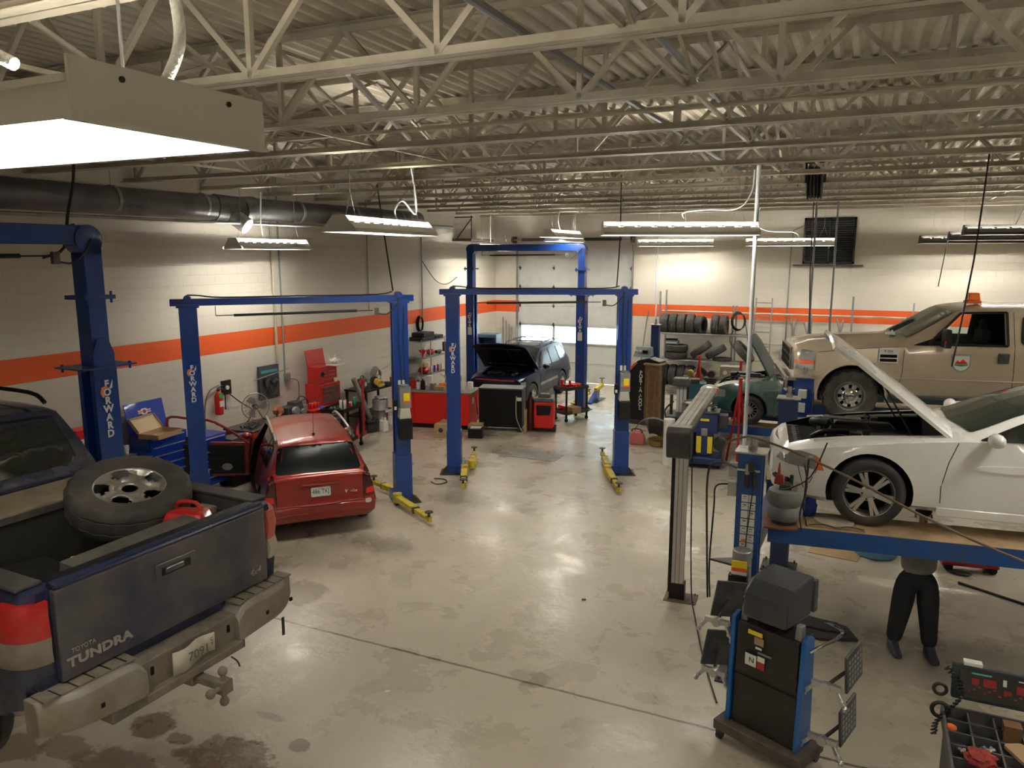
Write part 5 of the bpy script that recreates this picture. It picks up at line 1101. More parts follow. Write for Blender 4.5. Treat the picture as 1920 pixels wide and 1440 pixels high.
# ================================================================ FOUR POST LIFTS
def lift_post(nm, t, x, y, h, mat, s=.24, open_x=1, cap=True):
    m = MB().mat(mat); th = .012
    m.box(x - open_x * s / 2, y, 0, th, s, h)
    for q in (-1, 1): m.box(x, y + q * (s / 2 - .006), 0, s, th, h); m.box(x + open_x * (s / 2 - .006), y + q * (s / 2 - .03), 0, th, .05, h)
    m.build(nm, None, t, bevel=.002)
    m = MB().mat(m_steel); m.box(x, y, h, s + .08, s + .05, .015); m.rod((x, y, h), (x, y, h + .16), .028, n=10); m.rod((x, y, h + .015), (x, y, h + .06), .045, n=8); m.build('post_cap', None, t)
    m = MB(); m.box(x, y, 0, s + .24, s + .2, .02)
    for a in (-1, 1):
        for c in (-1, 1): m.rod((x + a * (s / 2 + .08), y + c * (s / 2 + .06), 0), (x + a * (s / 2 + .08), y + c * (s / 2 + .06), .06), .014, n=6)
    m.build('base_plate', m_drk, t)
    MB().rod((x, y, .02), (x, y, h), .02, n=8).build('screw_shaft', m_steel, t, smooth=True)
def runway(t, x0, y0, x1, y1, z, w_, mat=m_blue2, ends=True):
    a = Vector((x0, y0, 0)); c = Vector((x1, y1, 0)); u = (c - a).normalized(); n = Vector((-u.y, u.x, 0))
    m = MB().mat(m_runway); m.bar(a + Vector((0, 0, z - .006)), c + Vector((0, 0, z - .006)), w_, .012); m.mat(mat)
    for q in (-1, 1): m.bar(a + n * q * (w_ / 2 - .004) + Vector((0, 0, z - .10)), c + n * q * (w_ / 2 - .004) + Vector((0, 0, z - .10)), .012, .19); m.bar(a + n * q * (w_ / 2 - .04) + Vector((0, 0, z - .19)), c + n * q * (w_ / 2 - .04) + Vector((0, 0, z - .19)), .08, .01)
    for k in range(6): p = a + (c - a) * (k + .5) / 6; m.bar(p + n * w_ * .45 + Vector((0, 0, z - .09)), p - n * w_ * .45 + Vector((0, 0, z - .09)), .06, .12)
    return m.build('runway', None, t)
t = thing('four_post_lift', 'blue drive-on lift carrying the white sedan, nearest on the right', 'vehicle lift', (0, 0, 0), group='blue drive-on lifts')
CD = (math.cos(R(7)), math.sin(R(7)))
def al(x, y, k): return (x + CD[0] * k, y + CD[1] * k)
n_ = (-CD[1], CD[0])
c0 = (.09, 9.42)
for q in (-1, 1):
    p = (c0[0] + n_[0] * q * .86, c0[1] + n_[1] * q * .86); a = al(*p, -1.0); c = al(*p, 4.2); runway(t, *a, *c, CZ - .002, .56)
lift_post('post', t, -.93, 7.88, 2.50, m_blue2, .235, 1); lift_post('post', t, -.86, 11.12, 2.50, m_navy, .235, 1)
m = MB(); m.bar((-.93, 8.0, CZ - .26), (-.86, 11.0, CZ - .26), .16, .18); m.build('crossbeam', m_navy, t, bevel=.005)
m = MB(); m.bar((3.9, 8.4, CZ - .26), (3.6, 11.4, CZ - .26), .16, .18); m.build('crossbeam', m_navy, t, bevel=.005)
lift_post('post', t, 4.0, 8.3, 2.5, m_blue2); lift_post('post', t, 3.65, 11.6, 2.5, m_blue2)
# instruction labels, air fittings, boxes and cables on the near post: front face looks towards -x / camera
fx, fy = -.93, 7.88 - .1245
m = MB().mat(m_wlab)
for r_ in range(8):
    for c_ in range(2): m.box(fx - .035 + c_ * .072, fy, 1.40 + r_ * .085, .066, .003, .074)
m.mat(m_drk)
rr = random.Random(4)
for r_ in range(8):
    for c_ in range(2):
        if (r_ + c_) % 3 != 2: m.bar((fx - .058 + c_ * .072, fy - .0025, 1.43 + r_ * .085), (fx - .015 + c_ * .072, fy - .0025, 1.43 + r_ * .085 + rr.uniform(-.02, .03)), .003, .007, up=(0, 1, 0)); m.box(fx - .035 + c_ * .072, fy - .002, 1.452 + r_ * .085, .03, .003, .008)
m.mat(m_orl); m.box(fx - .03, fy - .002, 1.565, .05, .003, .03); m.build('instruction_labels', None, t)
m = MB().mat(m_alu); m.rod((fx - .02, fy - .05, 2.30), (fx - .02, fy - .05, 2.40), .022); m.rod((fx - .12, fy - .05, 2.34), (fx + .10, fy - .05, 2.34), .012); m.mat(m_drk); m.box(fx + .02, fy - .05, 2.34, .06, .06, .09); m.rod((fx - .02, fy - .05, 2.16), (fx - .02, fy - .05, 2.30), .025); m.rod((fx + .05, fy - .05, 2.18), (fx + .05, fy - .05, 2.34), .02); m.build('air_regulator', None, t, smooth=True)
m = MB(); m.box(fx - .17, fy + .06, 2.24, .09, .08, .14); m.box(fx - .17, fy + .06, 2.03, .09, .08, .15); m.build('junction_box', M('grey_box', (.42, .45, .43), .5), t, bevel=.006)
m = MB(); m.tube([(fx - .18, fy + .04, 2.36), (fx - .36, fy + .02, 2.36), (fx - .42, fy, 2.2), (fx - .40, fy, 1.6), (fx - .36, fy - .02, .9)], .011, 7); m.tube([(fx - .21, fy + .04, 2.15), (fx - .33, fy, 2.12), (fx - .34, fy, 1.9), (fx - .36, fy, 1.3), (fx - .34, fy, .9)], .009, 7); m.tube([(fx + .06, fy - .04, 2.3), (fx + .02, fy - .02, 1.9), (fx - .01, fy - .01, 1.4)], .006, 6); m.build('control_cable', m_cable, t, smooth=True)
m = MB().mat(m_galv); m.rod((fx - .02, fy - .10, 1.38), (fx - .02, fy - .10, 1.52), .095, n=20); m.box(fx - .02, fy - .10, 1.15, .18, .16, .24); m.build('motor', None, t, smooth=True, bevel=.01)
m = MB().mat(m_yellab); m.box(fx - .03, fy - .20, 1.36, .15, .02, .07); m.mat(m_orl).box(fx - .03, fy - .20, 1.32, .15, .02, .04); m.mat(m_wlab).box(fx - .03, fy - .20, 1.285, .15, .02, .035); m.mat(m_blk).box(fx - .04, fy - .19, 1.13, .18, .08, .15); m.box(fx - .12, fy - .19, 1.0, .08, .08, .14); m.mat(m_yellab).box(fx - .12, fy - .235, 1.04, .03, .004, .04); m.build('control_box', None, t, bevel=.004)
m = MB(); m.box(fx + .02, fy - .12, .86, .24, .18, .26); m.build('oil_tank', M('old_oil_tank', (.34, .30, .22), .5, dirt=(.15, .1, .06), dscale=8, damt=.6), t, bevel=.02)
m = MB(); m.prism([(fx - .36, fy - .05), (fx - .08, fy - .12), (fx - .05, fy + .12)], 1.33, 1.35, 'Z'); m.build('bracket_shelf', m_drk, t)
# drum stack and fittings on the front of the near runway
def top_on(nm, label, cat, x, y, z, rz=0, group=None): return thing(nm, label, cat, (x, y, z), rz, group)
t = top_on('jack_bladder', 'round grey bellows jack on the front end of the near runway', 'jack', -.62, 8.30, CZ)
m = MB().mat(m_drk); m.rod((0, 0, 0), (0, 0, .05), .13, n=24); m.mat(M('grey_bellows', (.15, .15, .145), .6, dirt=(.28, .25, .2), dscale=7, damt=.4)); m.lathe([(.16, .05), (.185, .09), (.185, .15), (.16, .19), (.155, .20), (.185, .24), (.185, .32), (.17, .36), (.13, .38)], 28); m.build('bellows', None, t, smooth=True)
m = MB().mat(m_drk); m.box(0, 0, .38, .12, .16, .05); m.rod((.05, .04, .38), (.05, .04, .52), .02); m.mat(m_steel).rod((.1, -.08, .38), (.12, -.06, .48), .015); m.mat(m_rag); m.box(-.07, 0, .42, .10, .09, .10, .8, .6); m.box(-.08, .04, .5, .03, .10, .14, .3, .5); m.build('saddle', None, t, bevel=.006)
t = top_on('air_hose', 'brown air hose arching from the sedan lift post and falling to the right', 'hose', 0, 0, 0)
m = MB(); m.tube([(-1.05, 7.75, 2.34), (-1.18, 7.7, 2.42), (-1.16, 7.7, 2.60), (-1.0, 7.7, 2.68), (-.88, 7.7, 2.68), (-.5, 7.6, 2.60), (0, 7.45, 2.45), (.6, 7.3, 2.22), (1.2, 7.2, 2.02), (2.0, 7.1, 1.82)], .011, 8, smooth=6); m.build('hose', M('brown_hose', (.14, .095, .065), .6), t, smooth=True)
t = top_on('radius_plate', 'round pale turn plate under the white sedan front end', 'turn plate', -.13, 8.52, CZ, R(7))
m = MB(); m.box(0, 0, .0, .56, .46, .012); m.build('frame', m_runway, t); m = MB(); m.lathe([(.20, .012), (.20, .028), (.18, .032)], 32); m.build('disc', M('pale_disc', (.45, .40, .31), .5, dirt=(.2, .15, .1), dscale=6, damt=.5), t, smooth=True)
m = MB(); m.tube([(-.27, -.22, .02), (-.12, -.21, .035), (0, -.235, .02), (.12, -.21, .035), (.27, -.22, .02)], .006, 6); m.build('locking_wire', m_drk, t)
t = top_on('hanging_strap', 'black strap and rod hanging at the white sedan front bumper', 'strap', -.42, 8.1, CZ)
m = MB(); m.tube([(-.02, -.02, .72), (.02, -.05, .50), (-.03, -.05, .20), (0, -.03, .0)], .008, 6); m.tube([(.18, .05, .95), (.05, -.02, .6), (-.15, -.04, .45), (-.25, 0, .42)], .008, 6); m.build('strap', m_cable, t, smooth=True)
MB().rod((0, -.04, .25), (.02, -.02, .78), .012, n=8).build('rod', m_drk, t)
t = top_on('blue_cloth', 'crumpled blue cloth on the runway before the white sedan', 'cloth', -.40, 8.62, CZ)
m = MB(); m.blob(0, 0, .10, .09, .08, .13, 3, .10); m.build('cloth', M('blue_cloth', (.01, .03, .18), .9), t, smooth=True)
o = MB().box(0, 0, 0, .34, .50, .02).build('rust_board', M('rusty_board', (.20, .07, .035), .8, dirt=(.1, .05, .03), dscale=8, damt=.6), None); o.location = (-.66, 8.34, CZ - .021 + .0); o.rotation_euler = (0, 0, R(7)); tag(o, 'rusty brown board under the grey bellows jack', 'board'); o.location.z = CZ - .018
# tan pickup lift
t = thing('four_post_lift', 'blue drive-on lift under the tan pickup with a control box on its post', 'vehicle lift', (0, 0, 0), group='blue drive-on lifts')
FD = (math.cos(R(11)), math.sin(R(11)))
for q in (-1, 1):
    p = (-.297 - FD[1] * q * .84, 15.05 + FD[0] * q * .84); runway(t, p[0] - FD[0] * .75, p[1] - FD[1] * .75, p[0] + FD[0] * 4.4, p[1] + FD[1] * 4.4, FZ - .002, .52, m_blue2)
lift_post('post', t, -.78, 13.05, 2.52, m_blue, .26, 1); lift_post('post', t, -1.25, 16.1, 2.52, m_blue, .26, 1)
m = MB(); m.bar((-.80, 13.15, FZ - .26), (-1.2, 16.0, FZ - .26), .16, .18); m.build('crossbeam', m_navy, t)
m = MB(); m.box(-.80, 12.88, 2.20, .13, .09, .14); m.box(-.81, 12.88, 1.97, .12, .08, .15); m.build('switch_box', MATS['grey_box'], t, bevel=.01)
m = MB().mat(m_galv); m.box(-.82, 12.84, 1.40, .24, .16, .48); m.mat(m_yellab).box(-.79, 12.755, 1.66, .14, .006, .08); m.mat(m_orl).box(-.82, 12.755, 1.57, .17, .006, .08); m.build('motor', None, t, bevel=.02)
m = MB(); m.tube([(-.80, 12.85, 2.38), (-.66, 12.85, 2.32), (-.62, 12.85, 2.1), (-.7, 12.86, 1.9)], .008, 6); m.tube([(-.82, 12.85, 2.38), (-.94, 12.85, 2.32), (-.97, 12.85, 2.1)], .008, 6); m.build('control_cable', m_cable, t, smooth=True)
t = thing('wood_block', 'short wooden block at the end of the tan pickup runway', 'block', (-.70, 13.95, FZ - .002), R(11)); MB().box(0, 0, 0, .26, .30, .06).build('block', m_wood, t)
# van lift
t = thing('four_post_lift', 'blue drive-on lift under the green minivan with worn tan runways', 'vehicle lift', (0, 0, 0), group='blue drive-on lifts')
for q in (-1, 1): runway(t, -3.3, 18.75 + q * .87, 3.2, 18.75 + q * .87, GZ - .002, .52, m_blue2)
lift_post('post', t, -5.30, 21.16, 2.52, m_navy, .21, -1)
m = MB(); m.bar((-3.3, 17.7, GZ - .26), (-3.3, 19.8, GZ - .26), .16, .16); m.bar((2.4, 17.7, GZ - .26), (2.4, 19.8, GZ - .26), .16, .16); m.build('crossbeam', m_navy, t)
m = MB()
for x_ in (-3.3, 2.4):
    for q in (-1, 1): m.box(x_, 18.75 + q * 1.05, 0, .1, .1, GZ - .2)
m.build('support_legs', m_navy, t)
# ================================================================ WHEEL ALIGNER
m_boom = M('dusty_grey_aluminium', (.17, .155, .13), .5, metal=.2, dirt=(.13, .10, .07), dscale=3, damt=.5)
t = thing('alignment_camera_stand', 'tall aluminium camera post with a long overhead boom beside the aligner cabinet', 'camera stand', (-1.98, 9.50, 0), R(4))
m = MB(); m.box(.05, 0, 0, .42, .32, .012)
for a in (-.1, .22):
    for c in (-.12, .12): m.rod((a, c, .01), (a, c, .04), .012, n=6)
m.build('base_plate', M('rusty_plate', (.16, .10, .07), .7, dirt=(.07, .05, .04), dscale=9, damt=.6), t, bevel=.02)
m = MB(); m.box(-.0, 0, .01, .20, .16, .22); m.build('foot', m_blk, t, bevel=.01)
m = MB().mat(m_alu); m.box(0, 0, .2, .15, .14, 2.0); m.mat(m_drk)
for k in (-.028, .026): m.box(k, -.0702, .2, .006, .004, 2.0)
m.mat(m_blk).box(-.095, .0, .1, .045, .15, 2.1); m.build('post', None, t)
m = MB().mat(m_boom); m.prism([(-.11, -.05), (.11, -.05), (.13, .03), (.09, .075), (-.09, .075), (-.13, .03)], -.25, 2.75, 'Y'); m.mat(m_drk)
for k in (-.04, .04): m.box(k, 1.2, .074, .016, 2.8, .004)
m.mat(m_dgr).box(.0, 1.4, -.10, .12, 1.0, .06); o = m.build('boom', None, t, bevel=.01, loc=(0, 0, 2.30))
m = MB().mat(m_dgr); m.prism([(-.34, -.30), (-.18, -.33), (-.10, -.20), (-.10, .08), (-.30, .085), (-.40, .02)], -.15, .15, 'X'); m.build('near_camera_head', None, t, bevel=.02, loc=(0, -.05, 2.30))
m = MB().mat(m_alu); m.blob(0, 2.85, 0, .15, .17, .11, 3); m.mat(m_org).box(.12, 2.82, -.04, .05, .08, .10); m.build('far_camera_head', None, t, smooth=True, loc=(0, 0, 2.30))
m = MB(); m.tube([(.11, .05, 2.1), (.13, .04, 1.5), (.15, .02, .8), (.20, -.1, .1), (.30, -.5, .012), (.5, -1.4, .012), (.75, -2.3, .012)], .009, 6); m.build('cable', m_cable, t, smooth=True)
t = thing('aligner_cabinet', 'black wheel alignment cabinet on casters with blue side rails and a hooded monitor', 'alignment machine', (-.53, 6.72, 0), R(-23))
m_abk = M('dirty_black_panel', (.014, .013, .012), .45, dirt=(.07, .055, .04), dscale=4, damt=.45)
m_abl = M('aligner_blue', (.008, .10, .34), .35, coat=.2)
m = MB(); m.box(0, .0, .10, .86, .44, .10); m.build('base', M('dusty_black_base', (.10, .08, .06), .6, dirt=(.03, .028, .025), dscale=4, damt=.6), t, bevel=.01)
m = MB(); m.box(0, .03, .20, .62, .30, 1.0, .95, .9); m.build('cabinet', m_abk, t, bevel=.012)
m = MB(); m.box(0, -.125, .70, .60, .006, .008); m.build('panel_gap', m_hole, t)
for s in (-1, 1):
    m = MB(); m.prism([(-.15, .20), (.10, .20), (.06, 1.22), (-.02, 1.26), (-.11, 1.22)], s * .335 - .02, s * .335 + .02, 'X'); m.build('side_rail', m_abl, t, bevel=.008)
m = MB().mat(m_wlab); m.box(-.13, -.137, .83, .11, .003, .11); m.box(-.03, -.137, .90, .07, .003, .05); m.mat(m_red).box(-.03, -.137, .83, .07, .003, .065); m.mat(m_galv).box(.0, -.136, .97, .13, .003, .02); m.mat(m_yellab).box(-.10, -.134, 1.13, .14, .003, .04); m.mat(m_card).box(-.06, -.134, 1.05, .09, .003, .07); m.mat(m_wlab).box(-.06, -.135, 1.01, .06, .003, .02); m.build('stickers', None, t)
text('lettering', 'N', .07, m_blk, t, (-.12, -.141, .885), (0, -1, 0), depth=.001)
m = MB(); m.prism([(-.16, 0), (.26, 0), (.30, .34), (.24, .36), (-.05, .32), (-.16, .22)], -.19, .19, 'X'); mb = m.build('monitor_hood', M('monitor_grey', (.035, .038, .045), .4, dirt=(.10, .09, .08), dscale=3, damt=.3), t, bevel=.03, loc=(-.02, .02, 1.28)); mb.scale = (1.12, 1.1, 1.05); 
m = MB().mat(m_dgr); m.box(0, 0, .0, .46, .07, .30, .98, .98); m.build('screen_bezel', None, t, bevel=.01, loc=(-.02, .35, 1.31))
m = MB(); m.rod((-.08, .05, 1.18), (-.08, .05, 1.32), .06); m.build('monitor_stand', m_blk, t)
m = MB(); m.box(-.08, .02, 1.20, .10, .1, .1); m.build('monitor_bracket', m_blk, t)
m = MB().mat(m_wlab); m.box(-.20, -.146, 1.46, .05, .003, .012); m.build('maker_plate', None, t)
m = MB(); m.tube([(.36, -.02, 1.12), (.44, .0, 1.20), (.50, .12, 1.24), (.48, .30, 1.25), (.30, .36, 1.25)], .014, 8); m.build('push_bar', m_chr, t, smooth=True)
for s in (-1, 1):
    m = MB(); m.box(s * .26, -.02, 1.17, .07, .09, .16, .8, .8); m.build('hook_bracket', m_galv, t, bevel=.01)
for (x_, y_) in ((-.38, -.17), (.38, -.17), (-.38, .17), (.38, .17)):
    m = MB().mat(m_drk); m.rod((x_ - .02, y_, .05), (x_ + .02, y_, .05), .05, n=16); m.box(x_, y_, .07, .06, .06, .03); m.build('caster', None, t, smooth=True)
def wheel_clamp(nm, label, loc, rz, targ, tgt):
    t = thing(nm, label, 'wheel clamp', loc, rz, 'wheel clamps hung on the aligner')
    m = MB().mat(m_alu); m.bar((-.13, 0, .0), (.13, 0, .03), .045, .05); m.rod((0, -.04, .01), (0, .02, .01), .045, n=16)
    for q in (-1, 1):
        m.bar((q * .10, 0, 0), (q * .17, -.02, -.09), .035, .035); m.blob(q * .18, -.03, -.11, .022, .03, .03, 2); m.rod((q * .15, 0, -.06), (q * .15, -.05, -.06), .018)
    m.build('clamp_body', None, t, bevel=.006)
    m = MB(); m.rod((0, 0, .02), tuple(Vector(targ) * .95), .016); m.build('arm', m_drk, t)
    # target board
    m = MB().mat(m_dgr); m.at(*targ, rz=tgt, rx=R(10)); m.box(0, 0, -.18, .025, .32, .36); m.build('target_board', None, t, bevel=.008)
    m = MB().mat(M('target_dots', (.22, .24, .27), .35)); m.at(*targ, rz=tgt, rx=R(10))
    for i in range(5):
        for j in range(5): m.rod((.0125, -.11 + .055 * i, -.11 + .055 * j), (.0145, -.11 + .055 * i, -.11 + .055 * j), .018, n=10)
    m.build('target_dots', None, t)
wheel_clamp('wheel_clamp', 'wheel clamp with a dark target board, upper left of the aligner cabinet', (-1.06, 6.97, 1.02), R(-23), (-.02, .22, .16), R(150))
wheel_clamp('wheel_clamp', 'wheel clamp with a dark target board, lower left of the aligner cabinet', (-1.06, 6.93, .52), R(-23), (-.06, .16, .18), R(150))
wheel_clamp('wheel_clamp', 'wheel clamp with a dotted target board, upper right of the aligner cabinet', (-.06, 6.50, .86), R(-23), (.12, .22, .16), R(2))
wheel_clamp('wheel_clamp', 'wheel clamp with a dotted target board, lower right of the aligner cabinet', (-.06, 6.50, .36), R(-23), (.12, .18, .18), R(2))
# ================================================================ tool cart with a tester at the lower right corner
t = thing('open_tool_tray', 'black divided tool tray full of small parts in the bottom right corner', 'tool tray', (1.22, 5.72, 0))
W_, D_ = .86, 1.5
m = MB(); m.box(0, 0, 0.05, W_ - .04, D_ - .04, .80); m.build('cart_body', m_blk, t, bevel=.01)
m = MB().mat(m_dgr); m.box(0, 0, .85, W_, D_, .01)
for x_ in (-W_ / 2, W_ / 2): m.box(x_, 0, .85, .02, D_, .10)
for y_ in (-D_ / 2, D_ / 2): m.box(0, y_, .85, W_, .02, .10)
for i in range(1, 5): m.box(-W_ / 2 + i * W_ / 5, 0, .855, .012, D_, .075)
for j in range(1, 9): m.box(0, -D_ / 2 + j * D_ / 9, .855, W_, .012, .075)
m.build('divided_tray', None, t)
rnd = random.Random(11)
t2 = thing('tester_case', 'dark grey tester case with red and green readouts standing behind the tool tray', 'test equipment', (1.22, 6.60, .951))
m = MB(); m.prism([(0, 0), (.06, 0), (.14, .25), (.08, .27)], -.36, .36, 'X'); m.build('case', M('case_grey_green', (.012, .028, .032), .45), t2, bevel=.015)
m = MB().mat(m_blkg); m.at(0, .0, .0, rx=R(-16)); m.box(0, -.012, .03, .62, .012, .215); m.build('display_panel', None, t2)
rm = M('red_readout', (.30, .01, .01), .5); gm = M('green_strip', (.10, .45, .33), .5)
m = MB().mat(rm); m.at(0, .0, .0, rx=R(-16))
for (x_, z_, a, c) in ((-.2, .14, .05, .05), (-.1, .14, .09, .06), (.13, .13, .1, .06), (.02, .11, .05, .03)): m.box(x_, -.020, z_, a, .004, c)
for k in range(14): m.box(-.24 + k * .035, -.020, .08 + .02 * (k % 3), .02, .004, .012)
m.mat(gm).box(-.16, -.020, .222, .14, .004, .012); m.mat(m_wlab).box(.14, -.020, .226, .10, .004, .008); m.box(.0, -.02, .17, .025, .004, .05); m.build('readouts', None, t2)
o = MB().box(0, 0, 0, .13, .07, .025).build('white_tag', m_wlab, None); o.location = (1.0, 6.70, 1.222); tag(o, 'small white box on top of the dark tester case', 'box')
t3 = thing('coiled_cable', 'thick black coiled cable looping beside the dark tester case', 'cable', (.80, 6.5, .85))
m = MB(); P = []
for i in range(120): a = i / 120; P.append((.02 + .10 * math.sin(a * 5) + .02 * math.cos(i * 1.1), .22 - .55 * a + .02 * math.sin(i * 1.1), .30 - .30 * a + .02 * math.cos(i * 1.1 + 1)))
m.tube(P, .007, 5, smooth=1); m.tube([(-.03 + .045 * math.cos(k * PI / 4), .02, .20 + .045 * math.sin(k * PI / 4)) for k in range(8)], .014, 8, closed=True); m.tube([(-.03 + .06 * math.cos(k * PI / 4), -.12, .10 + .06 * math.sin(k * PI / 4)) for k in range(8)], .016, 8, closed=True); m.build('cable', m_cable, t3, smooth=True)
def item(nm, label, cat, x, y, z, mb, mat, rz=0., bevel=.004, smooth=False, group=None):
    o = mb.build(nm, mat, None, bevel=bevel, smooth=smooth); o.location = (x, y, z); o.rotation_euler = (0, 0, rz); return tag(o, label, cat, group)
ZT_ = .861
item('cardboard_packet', 'long brown cardboard packet with a white label on the tool tray', 'packet', 1.28, 5.98, .93, MB().mat(m_card).prism(rounded([(-.07, -.15), (.07, -.15), (.07, .15), (-.07, .15)], .03), 0, .025, 'Z').mat(m_wlab).box(0, -.08, .025, .08, .05, .002), None, R(28), .002)
item('brown_box', 'small brown box standing at the back of the tool tray', 'box', 1.24, 6.32, ZT_, MB().box(0, 0, 0, .12, .10, .13), M('brown_carton', (.16, .08, .035), .8), 0)
item('shop_rag', 'crumpled red shop rag on the tool tray', 'rag', .98, 5.83, .93, MB().blob(0, 0, .02, .10, .09, .05, 3, .22), m_rag, 0, 0)
item('orange_ball', 'orange plastic ball in the front left corner of the tool tray', 'cap', .83, 6.22, ZT_, MB().blob(0, 0, .05, .045, .035, .03, 2), m_org, 0, 0, True)
item('screwdriver', 'red screwdriver handle lying near the right of the tool tray', 'screwdriver', 1.38, 5.62, .94, MB().mat(m_redb).rod((-.07, 0, .02), (.05, 0, .02), .016).mat(m_steel).rod((.05, 0, .02), (.18, 0, .02), .005), None, R(-20), 0, True)
item('chrome_socket', 'long chrome socket lying across the tool tray', 'socket', 1.40, 5.44, .94, MB().lathe([(.03, 0), (.034, .02), (.034, .08), (.028, .09), (.028, .17), (.034, .18)], 20, 'X'), m_chr, R(-8), 0, True)
item('combination_wrench', 'chrome wrench with red grips across the tool tray', 'wrench', 1.10, 5.60, .94, MB().mat(m_steel).bar((-.12, 0, .01), (.10, 0, .01), .02, .012).box(-.13, 0, 0, .05, .045, .015).mat(m_red).bar((.0, 0, .012), (.10, 0, .012), .024, .016), None, R(-35))
item('pliers', 'red handled pliers beside the crumpled rag', 'pliers', 1.02, 5.48, .94, MB().mat(m_red).bar((0, 0, .01), (.13, .03, .01), .02, .015).bar((0, 0, .01), (.13, -.03, .01), .02, .015).mat(m_steel).box(-.03, 0, .0, .07, .03, .015), None, R(-50))
item('white_sachets', 'small pile of white packets in a tray compartment', 'packets', .88, 5.50, ZT_, MB().box(0, 0, 0, .12, .08, .04).box(.02, .02, .04, .1, .06, .03), m_wlab, R(10))
for k, (x_, y_, w1) in enumerate(((1.06, 6.05, 'clear bulbs behind the red rag'), (.90, 5.98, 'silver clips left of the red rag'), (1.1, 5.36, 'silver clips at the front of the tray'))):
    m = MB()
    for q in range(7): m.rod((rnd.uniform(-.04, .04), rnd.uniform(-.04, .04), .02), (rnd.uniform(-.05, .05), rnd.uniform(-.05, .05), .05), .012, n=6)
    item('metal_clips', f'loose {w1}', 'clips', x_, y_, ZT_, m, m_alu, 0, 0)
item('black_ring', 'black rubber ring in the right rear of the tool tray', 'ring', 1.50, 6.12, .94, MB().tube([(.08 * math.cos(a), .07 * math.sin(a), .02) for a in [i * PI / 8 for i in range(16)]], .018, 8, closed=True, smooth=1), m_blk, 0, 0, True)
# ================================================================ TOOL CHESTS AND CLUTTER ALONG THE LEFT WALL
rnd = random.Random(23)
def chest(nm, label, x, y, z, rz, wd, dp, ht, rows, body, front, legs=0, lid=None, top=None, handle=m_alu, cols=1):
    # front faces local -Y
    t = thing(nm, label, 'tool chest', (x, y, z), rz)
    MB().box(0, 0, legs, wd, dp, ht - legs).build('chest_body', body, t, bevel=.008)
    if legs:
        for a in (-1, 1):
            for c in (-1, 1):
                m = MB(); m.rod((a * (wd / 2 - .06) - .02, c * (dp / 2 - .06), .05), (a * (wd / 2 - .06) + .02, c * (dp / 2 - .06), .05), .05, n=14); m.box(a * (wd / 2 - .06), c * (dp / 2 - .06), .06, .05, .05, legs - .06); m.build('caster', m_blk, t)
    zz = legs + .02; usable = ht - legs - .04; tot = sum(rows)
    for r_ in rows:
        h = usable * r_ / tot
        for c_ in range(cols):
            cw = (wd - .04) / cols; xc = -wd / 2 + .02 + cw * (c_ + .5)
            d = MB().box(xc, -dp / 2 - .006, zz + .005, cw - .012, .016, h - .01).build('drawer', front, t, bevel=.003)
            MB().box(xc, -dp / 2 - .024, zz + h - .032, cw * .86, .024, .016).build('drawer_handle', handle, d, bevel=.003)
        zz += h
    if lid:
        m = MB(); m.prism([(dp / 2 - .03, ht), (dp / 2, ht), (dp / 2 + lid[1], ht + lid[0]), (dp / 2 + lid[1] - .03, ht + lid[0])], -wd / 2, wd / 2, 'X'); m.build('lid', body, t, bevel=.004)
    if top: MB().box(0, 0, ht, wd + .01, dp + .01, .02).build('top_mat', top, t)
    return t
LR = R(90)   # fronts towards the room from the left wall (local -Y to +X)
t = chest('tool_chest', 'royal blue roller tool chest with its lid open against the left wall', -11.75, 9.75, 0, LR, .85, .5, 1.22, (3, 2, 2, 2, 2, 2), m_tool, m_tool, legs=.12)
m = MB(); m.prism([(.22, 1.22), (.24, 1.22), (.36, 1.78), (.34, 1.78)], -.42, .42, 'X'); ld = m.build('lid', m_tool, t, bevel=.004)
text('lettering', 'INDUSTRIAL', .085, m_wlab, t, (.13, .262, 1.37), (0, -1, .2), depth=.002)
m = MB().mat(m_wlab); m.at(-.02, .298, 1.60, rx=R(-12)); m.prism([(-.15, -.03), (-.07, -.03), (-.05, -.055), (.05, -.055), (.07, -.03), (.15, -.03), (.13, 0), (.15, .03), (.07, .03), (.05, .055), (-.05, .055), (-.07, .03), (-.15, .03), (-.13, 0)], -.004, 0, 'Y'); m.mat(m_org).prism([(-.13, -.015), (-.05, -.015), (-.05, .015), (-.13, .015)], -.006, 0, 'Y').prism([(.05, -.015), (.13, -.015), (.13, .015), (.05, .015)], -.006, 0, 'Y'); m.mat(m_tool).rod((0, -.006, 0), (0, 0, 0), .035, n=16); m.mat(m_redb).box(0, -.004, -.012, .035, .006, .024); m.build('lid_emblem', None, t)
chest('tool_chest', 'blue roller chest with bright drawer pulls, left of the open lidded one', -11.65, 8.95, 0, LR, .75, .55, .98, (2, 2, 2, 3, 3), m_tool, M('dark_blue_drawers', (.004, .016, .12), .35, coat=.2), legs=.12)
chest('tool_chest', 'blue side chest with silver drawer edges beside the left lift post', -11.35, 10.45, 0, LR, .62, .5, 1.08, (2, 2, 2, 2, 3), m_tool, m_tool, legs=.12)
t = thing('open_carton', 'open cardboard carton tilted on the blue chest before its lid', 'cardboard box', (-11.45, 9.55, 1.23), R(100))
m = MB().mat(m_card); W_, D_ = .62, .42
m.box(0, 0, 0, W_, D_, .006)
for s in (-1, 1): m.box(0, s * D_ / 2, 0, W_, .006, .09); m.box(s * W_ / 2, 0, 0, .006, D_, .09)
m.build('tray', None, t)
